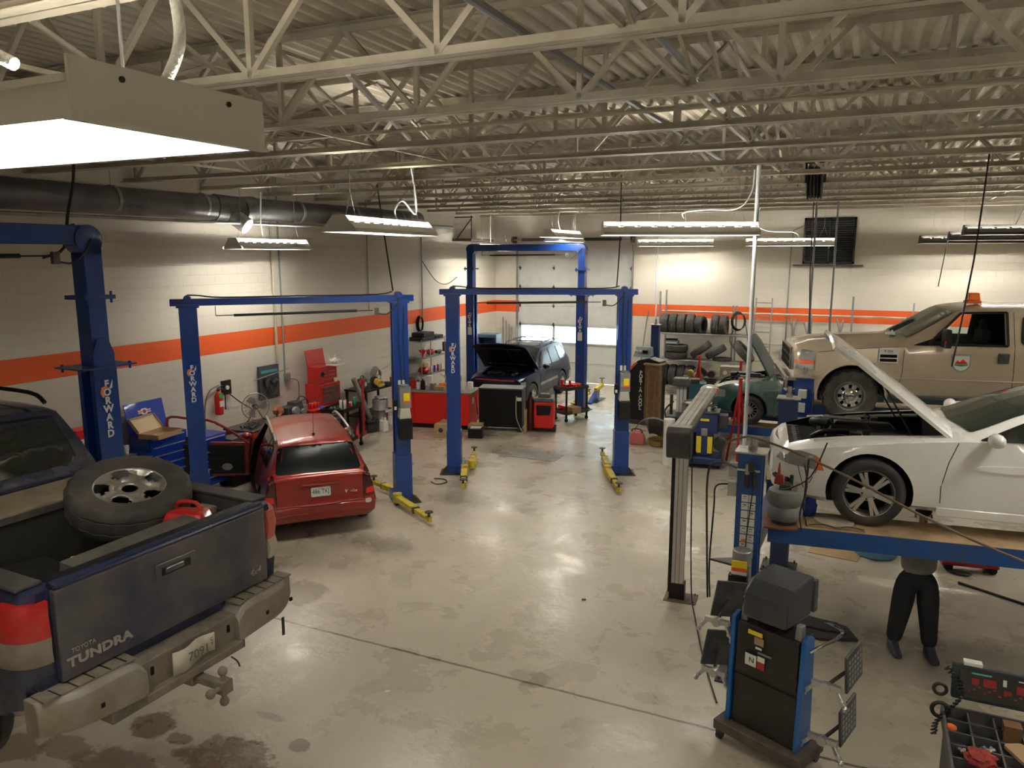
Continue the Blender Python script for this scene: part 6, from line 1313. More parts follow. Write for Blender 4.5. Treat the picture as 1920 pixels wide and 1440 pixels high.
m = MB().mat(M('pale_carton_inside', (.62, .48, .30), .85)); m.prism([(D_ / 2, .09), (D_ / 2 + .02, .09), (D_ / 2 + .22, .33), (D_ / 2 + .20, .33)], -W_ / 2, W_ / 2, 'X'); m.mat(m_card); m.bar((-W_ / 2, D_ / 2, .1), (-W_ / 2, D_ / 2 + .19, .33), .01, .06); m.bar((W_ / 2, D_ / 2, .1), (W_ / 2, D_ / 2 + .19, .33), .01, .06); m.bar((-W_ / 2, D_ / 2 + .20, .33), (W_ / 2, D_ / 2 + .20, .33), .05, .012); m.build('raised_lid', None, t)
def cup(label, x, y, z, r, h, mat, cat='cup', nm='cup'): return item(nm, label, cat, x, y, z, MB().lathe([(r * .78, 0), (r, h), (r * .94, h), (r * .74, .01)], 20, cap=False), mat, 0, 0, True)
cup('tall white paper cup on the left blue chest', -11.60, 8.93, .99, .055, .18, m_white)
m = MB()
for k in range(16): m.bar((rnd.uniform(-.2, .2), rnd.uniform(-.3, .3), rnd.uniform(0, .04)), (rnd.uniform(-.2, .2), rnd.uniform(-.3, .3), rnd.uniform(.02, .07)), .02, .012)
o = item('loose_tools', 'heap of loose hand tools on top of the left blue chest', 'tools', -11.62, 8.75, .985, m, m_steel); o['kind'] = 'stuff'
t = thing('tall_cabinet', 'narrow black cabinet behind the near tall lift post', 'cabinet', (-11.6, 8.15, 0)); MB().box(0, 0, 0, .55, .55, 1.35).build('cabinet_body', m_blk, t, bevel=.01); MB().box(.28, 0, .1, .02, .45, 1.15).build('door', m_dgr, t, bevel=.005)
item('red_box', 'red and white box on the narrow black cabinet', 'box', -11.6, 8.1, 1.35, MB().mat(m_redb).box(0, 0, 0, .3, .3, .30).mat(m_wlab).box(.151, 0, .05, .004, .2, .1), None, 0)
item('red_cabinet', 'red welding cart by the wall left of the tall lift post', 'cart', -11.7, 7.0, 0, MB().mat(m_red).box(0, 0, .1, .5, .6, 1.35).mat(m_blk).box(0, 0, 0, .4, .5, .1), None, 0, .02)
# extinguisher
t = thing('fire_extinguisher', 'red fire extinguisher with a green tag hung on the left wall', 'fire extinguisher', (XL + .14, 11.55, 1.18))
MB().lathe([(.06, 0), (.085, .02), (.085, .40), (.05, .47), (.03, .50)], 22).build('cylinder', m_redb, t, smooth=True)
m = MB(); m.lathe([(.03, .50), (.03, .54)], 12); m.bar((0, -.02, .56), (0, .12, .60), .03, .015); m.bar((0, -.02, .53), (0, .11, .54), .03, .012); m.build('valve', m_drk, t)
MB().tube([(.03, .03, .54), (.07, .10, .50), (.08, .10, .25), (.08, .09, .1)], .012, 8).build('discharge_hose', m_blk, t, smooth=True)
m = MB(); m.rod((.09, -.02, .42), (.095, -.02, .42), .06, n=18); m.build('green_tag', m_grn, t); m = MB(); m.prism([(-.06, .18), (.06, .18), (.06, .30), (-.06, .30)], .084, .09, 'X'); m.build('instruction_label', m_wlab, t)
t = thing('wall_outlet', 'black wall socket panel with a plug right of the fire extinguisher', 'outlet', (XL + .03, 11.88, 1.55)); MB().box(0, 0, 0, .05, .24, .30).build('panel', m_blk, t); m = MB(); m.rod((.02, 0, .15), (.05, 0, .15), .045, n=14); m.build('socket', m_wlab, t)
pp('power_cable', 'black cord from the wall socket down to the round fan', [(-12.1, 11.85, 1.6), (-12.0, 12.1, 1.35), (-11.8, 12.3, 1.15)], .012, m_cable, 'cord', sm=4)
pp('air_hose', 'brown hose hanging from the extinguisher hook down the left wall', [(XL + .06, 11.65, 1.78), (XL + .06, 11.4, 1.70), (XL + .06, 11.25, 1.4), (XL + .06, 11.22, .8), (XL + .06, 11.22, .3)], .014, MATS['brown_hose'], 'hose', sm=4)
# round fan on a red drum
t = thing('round_shop_fan', 'round wire guard shop fan standing by the wall right of the extinguisher', 'fan', (-11.35, 11.85, 1.06), R(60))
m = MB()
for s in (-1, 1):
    for k in range(1, 6): m.tube([(.055 * k * math.cos(a), s * (.08 - .0028 * k * k), .30 + .055 * k * math.sin(a)) for a in [i * PI / 10 for i in range(20)]], .003, 4, closed=True, smooth=1)
    for k in range(20): a = k * PI / 10; m.rod((0, s * .08, .30), (.28 * math.cos(a), s * .01, .30 + .28 * math.sin(a)), .0025, n=4)
m.tube([(.285 * math.cos(a), 0, .30 + .285 * math.sin(a)) for a in [i * PI / 12 for i in range(24)]], .008, 6, closed=True, smooth=1); m.build('wire_guard', m_steel, t)
m = MB()
for k in range(3):
    a0 = k * 2 * PI / 3; P = [(.04, 0), (.12, .05), (.22, .10), (.24, -.02), (.16, -.08), (.06, -.04)]
    m.prism([(p[0] * math.cos(a0) - p[1] * math.sin(a0), .30 + p[0] * math.sin(a0) + p[1] * math.cos(a0)) for p in P], -.01, .0, 'Y')
m.build('fan_blades', m_galv, t); MB().rod((0, -.03, .30), (0, .10, .30), .055, n=16).build('motor', m_blk, t, smooth=True)
m = MB(); m.tube([(-.2, 0, .0), (-.15, .02, .02), (0, .03, .3), (.15, .02, .02), (.2, 0, 0)], .012, 6, smooth=1); m.build('fan_stand', m_blk, t)
t = thing('parts_washer', 'red parts washer tank with a cluttered black top under the round fan', 'parts washer', (-11.25, 11.75, 0), R(92))
MB().box(0, 0, .35, 1.05, .66, .62, 1.04, 1.04).build('tank', m_red, t, bevel=.03); MB().box(0, 0, .97, 1.14, .74, .04).build('lid', m_drk, t, bevel=.01)
m = MB()
for a in (-1, 1):
    for c in (-1, 1): m.box(a * .45, c * .26, 0, .05, .05, .36)
m.build('legs', m_red, t)
m = MB(); m.box(-.3, -.345, .86, .26, .006, .05); m.build('label', m_wlab, t)
for k in range(7):
    a = rnd.uniform(-.45, .45); c = rnd.uniform(-.3, .28)
item('tool_heap', 'dark oily tools spread on the parts washer lid', 'tools', -11.15, 11.5, 1.01, (lambda m: [m.bar((rnd.uniform(-.25, .25), rnd.uniform(-.35, .35), rnd.uniform(0, .03)), (rnd.uniform(-.25, .25), rnd.uniform(-.35, .35), rnd.uniform(.02, .06)), .03, .02) for _ in range(12)] and m)(MB()), m_drk)['kind'] = 'stuff'
# black poster cabinet on the wall
t = thing('wall_display_board', 'dark wall board with a teal heading and hanging tools between the conduits', 'display board', (XL + .06, 13.12, 1.25))
MB().box(0, 0, 0, .06, .62, .76).build('board', M('board_dark', (.03, .045, .06), .4, dirt=(.10, .10, .10), dscale=5, damt=.5), t)
MB().box(.032, 0, .60, .004, .52, .06).build('heading_strip', M('teal_label', (.05, .30, .32), .5), t)
m = MB(); m.rod((.06, -.12, .30), (.06, -.12, .50), .05, n=14); m.rod((.05, .1, .35), (.12, .16, .42), .06, n=14); m.tube([(.05, -.2, .5), (.08, -.1, .2), (.06, 0, .1), (.08, .12, .12), (.05, .2, .3)], .012, 6); m.tube([(.05, -.1, .5), (.08, 0, .25), (.06, .05, .1)], .01, 6); m.build('hanging_tools', m_dgr, t, smooth=True)
m = MB(); m.rod((.10, -.55, .50), (.10, .55, .62), .012); m.build('long_bar', m_steel, t)
# engine and parts on a bench
t = thing('work_bench', 'low black bench loaded with an engine against the left wall', 'bench', (-11.45, 13.0, 0), LR); MB().box(0, 0, .86, 1.4, .7, .05).build('bench_top', m_drk, t)
for a in (-1, 1):
    for c in (-1, 1): MB().box(a * .62, c * .28, 0, .06, .06, .86).build('leg', m_drk, t)
t = thing('engine_assembly', 'dismantled engine with orange rusty manifold on the low black bench', 'engine', (-11.4, 12.95, .91), LR)
m = MB().mat(m_drk); m.box(0, 0, 0, .55, .38, .26, .9, .8); m.box(.15, 0, .22, .3, .25, .12, .8, .8); m.mat(m_galv); m.rod((-.1, -.2, .18), (-.1, -.28, .18), .10, n=16); m.rod((.16, -.2, .12), (.16, -.27, .12), .07, n=16); m.box(.32, -.05, .05, .16, .2, .18); m.build('engine_block', None, t, bevel=.01)
m = MB(); m.blob(-.38, 0, .22, .12, .1, .10, 3, .18); m.rod((-.5, -.1, .12), (-.3, -.05, .2), .03); m.build('rusty_manifold', M('orange_rust', (.32, .09, .04), .8, dirt=(.12, .05, .03), dscale=9, damt=.6), t, smooth=True)
m = MB(); m.tube([(.2, 0, .33), (.35, 0, .42), (.5, -.02, .34), (.58, -.05, .15)], .012, 6); m.tube([(.1, -.1, .3), (.3, -.2, .38), (.45, -.15, .2)], .01, 6); m.build('wiring', m_cable, t, smooth=True)
item('blue_bottle', 'blue plastic bottle lying at the right end of the engine bench', 'bottle', -11.2, 13.75, .91, MB().mat(M('bright_blue_plastic', (.02, .05, .40), .4)).blob(0, 0, .07, .10, .12, .07, 2).mat(m_white).rod((0, -.12, .06), (0, -.2, .08), .035), None, .4, 0, True)
t = thing('wall_switch', 'grey switch box on the left wall beside the conduits', 'switch', (XL + .05, 13.75, 1.55)); MB().box(0, 0, 0, .08, .16, .2).build('box', m_galv, t, bevel=.01); MB().tube([(.03, .08, .05), (.08, .28, -.05), (.05, .30, -.5), (.05, .22, -.62)], .008, 6).build('cord', m_cable, t, smooth=True)
# red stacked chest
t = chest('tool_chest', 'tall stacked red tool chest with a raised lid by the left wall', -11.75, 14.55, 0, LR, .78, .5, .92, (2, 1, 1, 1, 2), m_red, m_dgr, legs=.10, handle=m_steel)
for nm_, z, h, w_, dp, n in (('middle_chest', .93, .50, .74, .46, 4), ('top_chest', 1.44, .40, .66, .36, 0)):
    o = MB().box(0, .02, z, w_, dp, h).build(nm_, m_red, t, bevel=.006)
    for k in range(n): MB().box(.03, .02 - dp / 2 - .008, z + .04 + k * .105, w_ * .82, .018, .07).build('drawer', m_dgr, o, bevel=.003)
m = MB()
for k in range(3):
    for q in (-.12, .08, .2): m.box(q, -.165, 1.52 + k * .09, .10, .006, .015)
m.build('vent_slots', m_galv, t)
m = MB(); m.prism([(.18, 1.84), (.20, 1.84), (.26, 2.22), (.24, 2.22)], -.33, .33, 'X'); m.build('lid', m_red, t, bevel=.004)
m = MB(); m.rod((-.22, -.164, 1.66), (-.22, -.168, 1.66), .06, n=16); m.build('round_sticker', m_blk, t)
item('plastic_bag', 'crumpled white plastic bag on a tray atop the tall red chest', 'bag', -11.55, 14.75, 1.88, MB().blob(0, 0, .07, .12, .15, .07, 3, .2).prism([(-.02, .1), (.06, .1), (.03, .22)], -.02, .02, 'Y'), m_white, 0, 0)
item('white_tray', 'flat white tray beneath the plastic bag', 'tray', -11.52, 14.75, 1.845, MB().box(0, 0, 0, .30, .38, .03), m_white)
cup('cream coffee mug on the drawer stack of the red chest', -11.56, 14.78, 1.43, .045, .10, M('cream_mug', (.70, .62, .45), .3), 'mug', 'coffee_mug')
# red side cart and black service cart
t = thing('red_tool_cart', 'low red tool cart in front of the tall red chest', 'cart', (-11.30, 13.62, 0), LR); MB().box(0, 0, .12, .62, .45, .86).build('cart_body', m_red, t, bevel=.01); MB().box(0, 0, .98, .66, .5, .03).build('top_tray', m_red, t)
for a in (-1, 1): MB().rod((a * .25, -.1, .06), (a * .25, .1, .06), .06, n=14).build('caster', m_blk, t)
def can(label, x, y, z, mat, r=.033, h=.12, nm='soda_can', cat='can', capm=m_alu, group=None): return item(nm, label, cat, x, y, z, MB().mat(mat).lathe([(r * .85, 0), (r, .008), (r, h - .012), (r * .8, h)], 16).mat(capm).lathe([(r * .8, h), (r * .8, h + .002)], 16), None, 0, 0, True, group)
RC = M('can_red', (.60, .015, .012), .3)
for k in range(6): can(f'red soda can on the low red cart, {("front", "back")[k % 2]} row, {("left", "middle", "right")[k // 2]} of three', -11.24 - .09 * (k % 2), 13.50 + .10 * (k // 2), 1.01, RC, group='red cans on the low red cart')
t = thing('service_cart', 'black two shelf service cart holding spray cans beside the red hatchback', 'service cart', (-10.80, 14.00, 0), R(100))
def tray(t, z, w_, dp, nm, mat=m_blk):
    m = MB(); m.box(0, 0, z, w_, dp, .02)
    for s in (-1, 1): m.box(0, s * dp / 2, z, w_, .02, .09); m.box(s * w_ / 2, 0, z, .02, dp, .09)
    m.build(nm, mat, t)
tray(t, .95, .95, .55, 'top_tray'); tray(t, .22, .95, .55, 'bottom_tray')
for a in (-1, 1):
    for c in (-1, 1):
        MB().box(a * .44, c * .24, .1, .05, .05, .88).build('leg', m_blk, t); MB().rod((a * .44 - .02, c * .24, .05), (a * .44 + .02, c * .24, .05), .05, n=12).build('caster', m_blk, t)
for k, (mt, h, r, nm_, lb) in enumerate(((m_white, .22, .033, 'spray_can', 'white spray can with grey cap, leftmost of the cans on the black cart'), (m_white, .20, .033, 'spray_can', 'second white spray can on the black service cart'), (M('maroon_label', (.25, .03, .04), .4), .20, .033, 'spray_can', 'white and maroon spray can on the black service cart'), (RC, .12, .033, 'soda_can', 'short red can on the black service cart'), (m_white, .12, .033, 'soda_can', 'short white can beside the green spray can'), (m_grn, .21, .035, 'spray_can', 'tall green spray can, rightmost on the black cart'))):
    can(lb, -10.73 + .04 * (k % 2), 13.87 + .095 * k, .971, mt, r, h, nm_, 'spray can' if nm_ == 'spray_can' else 'can', m_white)
item('greasy_parts', 'pile of greasy brown parts on the left of the black cart tray', 'parts', -10.80, 13.73, .971, (lambda m: [m.blob(rnd.uniform(-.14, .14), rnd.uniform(-.12, .12), .04, .05, .05, .04, 1, .2) for _ in range(9)] and m)(MB()), m_drk)['kind'] = 'stuff'
item('safety_cone', 'small red orange cone on the lower shelf of the black cart', 'cone', -10.60, 14.27, .241, MB().lathe([(.07, 0), (.065, .02), (.02, .26), (.01, .27)], 16), RC, 0, 0, True)
m = MB().mat(m_red); m.bar((0, -.3, 0.05), (0, .3, .05), .06, .07); m.bar((0, .2, .05), (0, .2, 1.32), .05, .05); m.bar((0, -.2, .08), (0, .2, .9), .035, .035)
item('red_engine_stand', 'red steel engine stand between the tall red chest and the silver tube', 'engine stand', -11.15, 15.15, .01, m, None, R(10))
item('red_valve_cap', 'red fitting on top of the red engine stand', 'fitting', -11.18, 15.35, 1.33, MB().blob(0, 0, .04, .05, .05, .07, 2).blob(0, -.12, .02, .04, .04, .05, 2), RC, 0, 0, True)
o = MB().rod((0, 0, 0), (0, -.02, 1.5), .065, n=18).build('silver_tube', m_galv, None, smooth=True); o.location = (-11.35, 16.05, .02); o.rotation_euler = (R(22), R(-8), 0); tag(o, 'long silver metal tube leaning on the black table', 'tube')
t = thing('black_table', 'black parts table by the wall with hoses heaped on it', 'table', (-11.75, 16.55, 0), LR); MB().box(0, 0, .98, 1.5, .7, .05).build('table_top', m_blk, t, bevel=.005)
for a in (-1, 1):
    for c in (-1, 1): MB().box(a * .70, c * .30, 0, .05, .05, .98).build('leg', m_blk, t)
MB().box(0, .1, .3, 1.35, .5, .03).build('lower_shelf', m_blk, t)
t = thing('beer_keg', 'silver steel keg drum standing under the black table front', 'keg', (-11.3, 16.25, 0)); MB().lathe([(.19, 0), (.20, .02), (.20, .22), (.212, .235), (.20, .25), (.20, .48), (.212, .495), (.20, .51), (.20, .74), (.19, .76), (.16, .75)], 28).build('keg_body', m_galv, t, smooth=True); m = MB(); m.prism([(-.06, .42), (.06, .42), (.06, .52), (-.06, .52)], .198, .203, 'X'); m.build('label', m_wlab, t)
item('foil_wad', 'crumpled foil on top of the silver keg', 'foil', -11.3, 16.25, .757, MB().blob(0, 0, .04, .15, .15, .05, 3, .25), m_alu)
item('black_tub', 'round black tub with white lettering in front of the silver keg', 'tub', -11.35, 15.80, 0, MB().lathe([(.24, 0), (.26, .03), (.27, .28), (.25, .32), (.10, .34)], 28), m_blkg, 0, 0, True)
t = thing('jug', 'black oil jug with a white mark standing on the black table', 'jug', (-11.7, 16.05, 1.03), .2); MB().box(0, 0, 0, .2, .3, .28, .9, .9).build('jug_body', m_dgr, t, bevel=.03); m = MB(); m.tube([(0, -.1, .27), (0, -.06, .34), (0, .05, .34), (0, .1, .27)], .018, 8); m.build('grip', m_dgr, t, smooth=True); MB().box(.1, 0, .08, .004, .1, .1).build('mark', m_wlab, t)
m = MB()
for k in range(4): m.tube([(.06 * math.cos(k), (.14 - .015 * k) * math.cos(a), .10 + .03 * k * .5 + (.07) * math.sin(a)) for a in [i * PI / 6 for i in range(12)]], .022, 8, closed=True, smooth=2)
item('yellow_air_line', 'coiled yellow hose on the front of the black table', 'hose', -11.45, 16.42, 1.035, m, M('yellow_hose', (.65, .42, .03), .5), 0, 0, True)
m = MB()
for k in range(5): m.tube([(.03 * k - .05, (.20 - .02 * k) * math.cos(a), .22 + (.21 - .02 * k) * math.sin(a)) for a in [i * PI / 8 for i in range(16)]], .016, 6, closed=True, smooth=1)
item('grey_hose_coil', 'upright coil of grey hose leaning on the wall above the black table', 'hose', -11.95, 17.05, 1.035, m, M('grey_hose', (.25, .24, .22), .6), 0, 0, True)
item('bench_grinder', 'grey machine on the black table in front of the hose coil', 'grinder', -11.75, 16.75, 1.032, MB().mat(m_galv).rod((0, -.15, .14), (0, .15, .14), .11, n=18).box(0, 0, 0, .2, .16, .1).mat(m_drk).rod((0, -.2, .14), (0, -.15, .14), .12, n=18), None, R(20), .01)
for k, (mt, lb) in enumerate(((m_wlab, 'folded silver cloth on the right of the black table'), (m_drk, 'dark battery charger on the black table edge'), (m_tool, 'blue strap heap at the front of the black table'))):
    item(('cloth', 'charger', 'strap')[k], lb, ('cloth', 'charger', 'strap')[k], -11.5 + .1 * k, 16.75 + .16 * (k - 1), 1.035, MB().blob(0, 0, .04, .10, .11, .05, 2, .2) if k != 1 else MB().box(0, 0, 0, .16, .14, .1), mt)
item('red_bottle', 'red and white bottle on the black table by the lift post', 'bottle', -11.55, 17.2, 1.032, MB().mat(RC).rod((0, 0, 0), (0, 0, .16), .06, n=14).mat(m_white).rod((0, 0, .16), (0, 0, .24), .04, n=12), None, 0, 0, True)
def jug(label, x, y, z, mat, s=1., rz=0, cat='jug'):
    t = thing('jug', label, cat, (x, y, z), rz); MB().box(0, 0, 0, .12 * s, .18 * s, .22 * s, .9, .85).build('jug_body', mat, t, bevel=.02 * s); m = MB(); m.rod((0, -.05 * s, .21 * s), (0, -.05 * s, .27 * s), .022 * s, n=12); m.tube([(0, .01 * s, .21 * s), (0, .03 * s, .26 * s), (0, .08 * s, .22 * s)], .012 * s, 6); m.build('neck', mat, t, smooth=True); return t
jug('tall white jug on the floor beside the silver keg', -10.98, 15.92, 0, m_white, 1.35, R(70)); jug('white jug in a box, right of the tall white jug', -10.92, 16.18, .13, m_white, 1.0, R(70))
item('white_box', 'small cream box holding a jug on the floor by the lift post', 'box', -10.9, 16.18, 0, MB().box(0, 0, 0, .22, .24, .13), M('cream_box', (.62, .58, .48), .6))
# ---- wire shelf in the corner
t = thing('wire_shelving', 'tall grey wire shelving unit by the wall behind the red bench', 'shelving', (-11.75, 19.35, 0), LR)
for z in (.5, 1.0, 1.5, 1.98):
    m = MB(); m.box(0, 0, z, 1.35, .5, .012)
    for s in (-1, 1): m.bar((-.675, s * .25, z + .0), (.675, s * .25, z + .0), .02, .04); m.bar((s * .675, -.25, z), (s * .675, .25, z), .02, .04)
    m.build('shelf', m_galv, t)
for a in (-1, 1):
    for c in (-1, 1): MB().rod((a * .675, c * .25, 0), (a * .675, c * .25, 2.05), .014, n=8).build('upright', m_galv, t)
for k, (x_, y_, w_, d_, h_, z) in enumerate(((-11.7, 19.05, .46, .70, .12, 1.992), (-11.7, 19.1, .42, .6, .12, 2.115), (-11.7, 19.72, .40, .46, .11, 1.992))):
    t = thing('carrying_case', 'black plastic carrying case on the top shelf, ' + ('bottom of the pair', 'upper one of the pair', 'single one at right')[k], 'case', (x_, y_, z)); MB().box(0, 0, 0, w_, d_, h_).build('case_body', m_blk, t, bevel=.02); MB().box(w_ / 2 + .005, 0, h_ * .4, .02, .12, .03).build('handle', m_blk, t, bevel=.005)
t = thing('hanging_belt_ring', 'dark ring of drive belts hung on the left wall above the shelving', 'belts', (XL + .07, 19.6, 2.42))
m = MB()
for k in range(4): m.tube([(.02 * k, (.17 - .012 * k) * math.cos(a), (.24 - .014 * k) * math.sin(a)) for a in [i * PI / 10 for i in range(20)]], .014, 6, closed=True, smooth=1)
m.build('belts', m_blk, t, smooth=True)
SH = [('funnel', 'red funnel on the second shelf', 'funnel', -11.6, 18.9, 1.513, MB().lathe([(.02, 0), (.03, .08), (.13, .22)], 18, cap=False), RC), ('white_hose', 'looped white hose on the second shelf', 'hose', -11.55, 19.1, 1.513, MB().tube([(0, -.16, .0), (0, -.14, .25), (0, 0, .36), (0, .13, .22), (0, .14, .0)], .012, 8), m_white), ('red_pump', 'red pump on the second shelf', 'pump', -11.65, 19.42, 1.513, MB().blob(0, 0, .10, .12, .14, .10, 2, .08), m_red), ('drill_case', 'dark drill lying at the right of the second shelf', 'drill', -11.6, 19.8, 1.513, MB().rod((0, -.14, .08), (0, .14, .08), .05, n=12).box(0, .08, 0, .06, .08, .08), m_drk),
      ('red_bag', 'red bag on the lowest visible shelf', 'bag', -11.6, 18.95, 1.013, MB().blob(0, 0, .12, .16, .22, .12, 3, .1), m_red), ('brown_box', 'brown box with a white label on the third shelf', 'box', -11.55, 18.85, 1.25, MB().box(0, 0, 0, .2, .2, .1), m_card)]
for nm_, lb, ct, x_, y_, z_, mb, mt in SH: item(nm_, lb, ct, x_, y_, z_, mb, mt, 0, 0, True)
for k in range(7): can(('white', 'red', 'blue')[k % 3] + ' spray bottle in the row on the third shelf, ' + ORD[k] + ' from the left', -11.55 - .05 * (k % 2), 19.28 + .10 * k, 1.013, (m_white, RC, MATS['bright_blue_plastic'])[k % 3], .035, .2, 'spray_can', 'spray can', m_white)
# ---- red workbench
t = thing('red_workbench', 'long bright red workbench cabinet behind the centre lift post', 'workbench', (-10.05, 17.15, 0), R(11))
m = MB(); m.box(0, 0, .12, 1.95, .85, .82); m.build('cabinet', m_redb, t, bevel=.006); MB().box(0, 0, .94, 2.05, .92, .045).build('worktop', M('grey_worktop', (.20, .18, .15), .5, dirt=(.08, .07, .06), dscale=5, damt=.5), t, bevel=.005)
MB().box(0, 0, 0, 1.85, .75, .12).build('plinth', m_blk, t); MB().box(-.55, -.428, .12, .006, .004, .82).build('panel_gap', m_hole, t)
MB().box(.985, -.15, .66, .004, .12, .16).build('white_notice', m_wlab, t)
m = MB(); m.tube([(.99, .1, .8), (1.0, .16, .5), (1.0, .2, .3), (1.0, .14, .55)], .012, 6); m.build('hanging_cord', m_cable, t, smooth=True)
BT = [('black_bag', 'dark tool bag with red pocket at the left end of the red bench', 'bag', -.78, .1, MB().mat(m_drk).blob(0, 0, .14, .18, .2, .14, 3, .1).mat(m_red).box(.1, -.18, 0, .16, .08, .22)), ('white_bottle', 'white bottle with black cap on the red bench', 'bottle', -.50, -.2, MB().mat(m_white).rod((0, 0, 0), (0, 0, .2), .05, n=14).mat(m_blk).rod((0, 0, .2), (0, 0, .24), .03)), ('black_bottle', 'black oil bottle on the red bench', 'bottle', -.35, -.25, MB().mat(m_blk).box(0, 0, 0, .12, .07, .24, .8, .8).rod((0, 0, .24), (0, 0, .28), .02)),
      ('white_bucket', 'tall white tub at the back of the red bench', 'tub', -.30, .15, MB().mat(m_white).lathe([(.07, 0), (.08, .28), (.085, .29), (.085, .31)], 18)), ('steel_bowl', 'steel can on the red bench beside the white tub', 'can', -.12, -.1, MB().mat(m_galv).rod((0, 0, 0), (0, 0, .16), .09, n=18)), ('orange_parts', 'orange plastic parts piled on the red bench', 'parts', .12, .0, MB().mat(m_org).blob(0, 0, .10, .12, .1, .06, 2, .2)), ('small_carton', 'small brown carton under the orange parts', 'box', .10, -.2, MB().mat(m_card).box(0, 0, 0, .26, .16, .1)),
      ('blue_bottle', 'blue spray bottle on the red bench by the lift post', 'bottle', .36, -.15, MB().mat(MATS['bright_blue_plastic']).rod((0, 0, 0), (0, 0, .16), .045, n=14).mat(m_white).rod((0, 0, .16), (0, 0, .24), .02)), ('amber_bottle', 'tan bottle beside the blue spray bottle', 'bottle', .50, -.15, MB().mat(M('tan_bottle', (.40, .22, .09), .5)).rod((0, 0, 0), (0, 0, .2), .05, n=14).mat(m_white).rod((0, 0, .2), (0, 0, .23), .04)), ('white_jug', 'white jug on the right of the red bench', 'jug', .66, -.1, MB().mat(m_white).box(0, 0, 0, .14, .1, .22, .85, .8)), ('glass_jar', 'clear pale container at the right end of the red bench', 'jar', .88, -.05, MB().mat(m_white).box(0, 0, 0, .13, .13, .22)), ('small_round_fan', 'small round wire fan at the back of the red bench', 'fan', .42, .25, MB().mat(m_galv).tube([(.13 * math.cos(a), 0, .24 + .16 * math.sin(a)) for a in [i * PI / 8 for i in range(16)]], .010, 6, closed=True, smooth=1).tube([(0, 0, 0), (0, 0, .1)], .015, 6, smooth=1).mat(M('fan_mesh', (.3, .28, .24), .6)).rod((0, -.01, .24), (0, .01, .24), .10, n=20))]
ca, sa = math.cos(R(11)), math.sin(R(11))
for nm_, lb, ct, a, c, mb in BT: item(nm_, lb, ct, -10.05 + a * ca - c * sa, 17.15 + a * sa + c * ca, .986, mb, None, R(11), 0, False)
# ---- floor boxes
item('slatted_crate', 'brown slatted produce box on the floor before the red bench', 'box', -9.30, 16.0, 0, MB().mat(m_card).box(0, 0, 0, .34, .26, .34).mat(m_drk).rod((0, -.131, .2), (0, -.134, .2), .06, n=14).mat(m_card).prism([(-.15, .34), (.17, .34), (.15, .40), (0, .44)], .1, .11, 'Y'), None, R(14), .004)
item('brown_carton', 'second brown carton right of the lift post on the floor', 'box', -8.68, 16.62, 0, MB().mat(m_card).box(0, 0, 0, .34, .3, .28), None, R(14))
item('black_carton', 'open black box with white papers in front of the brown carton', 'box', -8.52, 16.32, 0, MB().mat(m_blk).box(0, 0, 0, .36, .25, .24).mat(m_wlab).box(0, -.02, .24, .26, .16, .03), None, R(16))
# ---- big black roll cabinet from behind, with hose
t = thing('black_roll_cabinet', 'wide black roller cabinet standing in front of the navy vehicle', 'cabinet', (-8.30, 17.38, 0), R(14)); MB().box(0, 0, .12, 1.12, .55, .98).build('cabinet_body', M('satin_black', (.008, .008, .009), .45, spec=.2), t, bevel=.012); MB().box(0, 0, 1.10, 1.14, .57, .03).build('top', m_dgr, t)
for a in (-1, 1):
    for c in (-1, 1): MB().rod((a * .46 - .025, c * .2, .06), (a * .46 + .025, c * .2, .06), .06, n=16).build('caster', m_rub, t)
MB().box(.49, -.277, .82, .12, .003, .09).build('white_tag', m_wlab, t)
m = MB(); m.tube([(.42, -.29, .95), (.41, -.30, .60), (.44, -.32, .35), (.55, -.38, .12), (.60, -.42, .02), (.3, -.48, .015), (.0, -.45, .015), (.1, -.52, .015)], .012, 6); m.build('cream_hose', M('cream_hose', (.50, .40, .22), .6), t, smooth=True)
item('wood_strip', 'pale wooden strip standing beside the black roller cabinet', 'strip', -7.60, 17.28, 0, MB().box(0, 0, 0, .07, .03, .62), m_wood)
# ---- red fluid exchange machine
t = thing('fluid_machine', 'red service machine with black top on two wheels beside the black cabinet', 'service machine', (-7.22, 17.62, 0), R(14))
m = MB(); m.prism([(-.24, .12), (.24, .12), (.26, .50), (.25, .80), (-.25, .80), (-.26, .50)], -.19, .19, 'Y'); m.build('cabinet', m_redb, t, bevel=.03); m = MB(); m.box(0, 0, .80, .54, .42, .10, .85, .8); m.box(0, .02, .90, .34, .28, .10, .7, .7); m.build('top_cover', m_dgr, t, bevel=.03)
m = MB(); m.prism([(-.17, .45), (.17, .48), (.19, .72), (-.19, .72)], -.205, -.195, 'Y'); m.build('control_recess', m_blk, t)
m = MB(); m.tube([(-.12, -.21, .70), (-.06, -.24, .58), (.02, -.24, .62), (.1, -.22, .70)], .012, 6); m.rod((.05, -.22, .55), (.12, -.22, .60), .02); m.build('hoses', m_blk, t, smooth=True)
for s in (-1, 1): MB().rod((s * .25 - .04, .05, .09), (s * .25 + .04, .05, .09), .09, n=18).build('wheel', m_rubd, t, smooth=True)
MB().box(0, 0, .04, .44, .3, .08).build('base', m_blk, t)
item('dark_cylinder_cart', 'dark red gas bottle standing between the black cabinet and the red machine', 'gas bottle', -7.62, 17.66, 0, MB().mat(M('maroon_paint', (.10, .015, .012), .5)).lathe([(.11, 0), (.11, .75), (.06, .86), (.03, .9)], 18).mat(m_blk).rod((0, 0, .9), (0, 0, 1.0), .03), None, 0, 0, True)
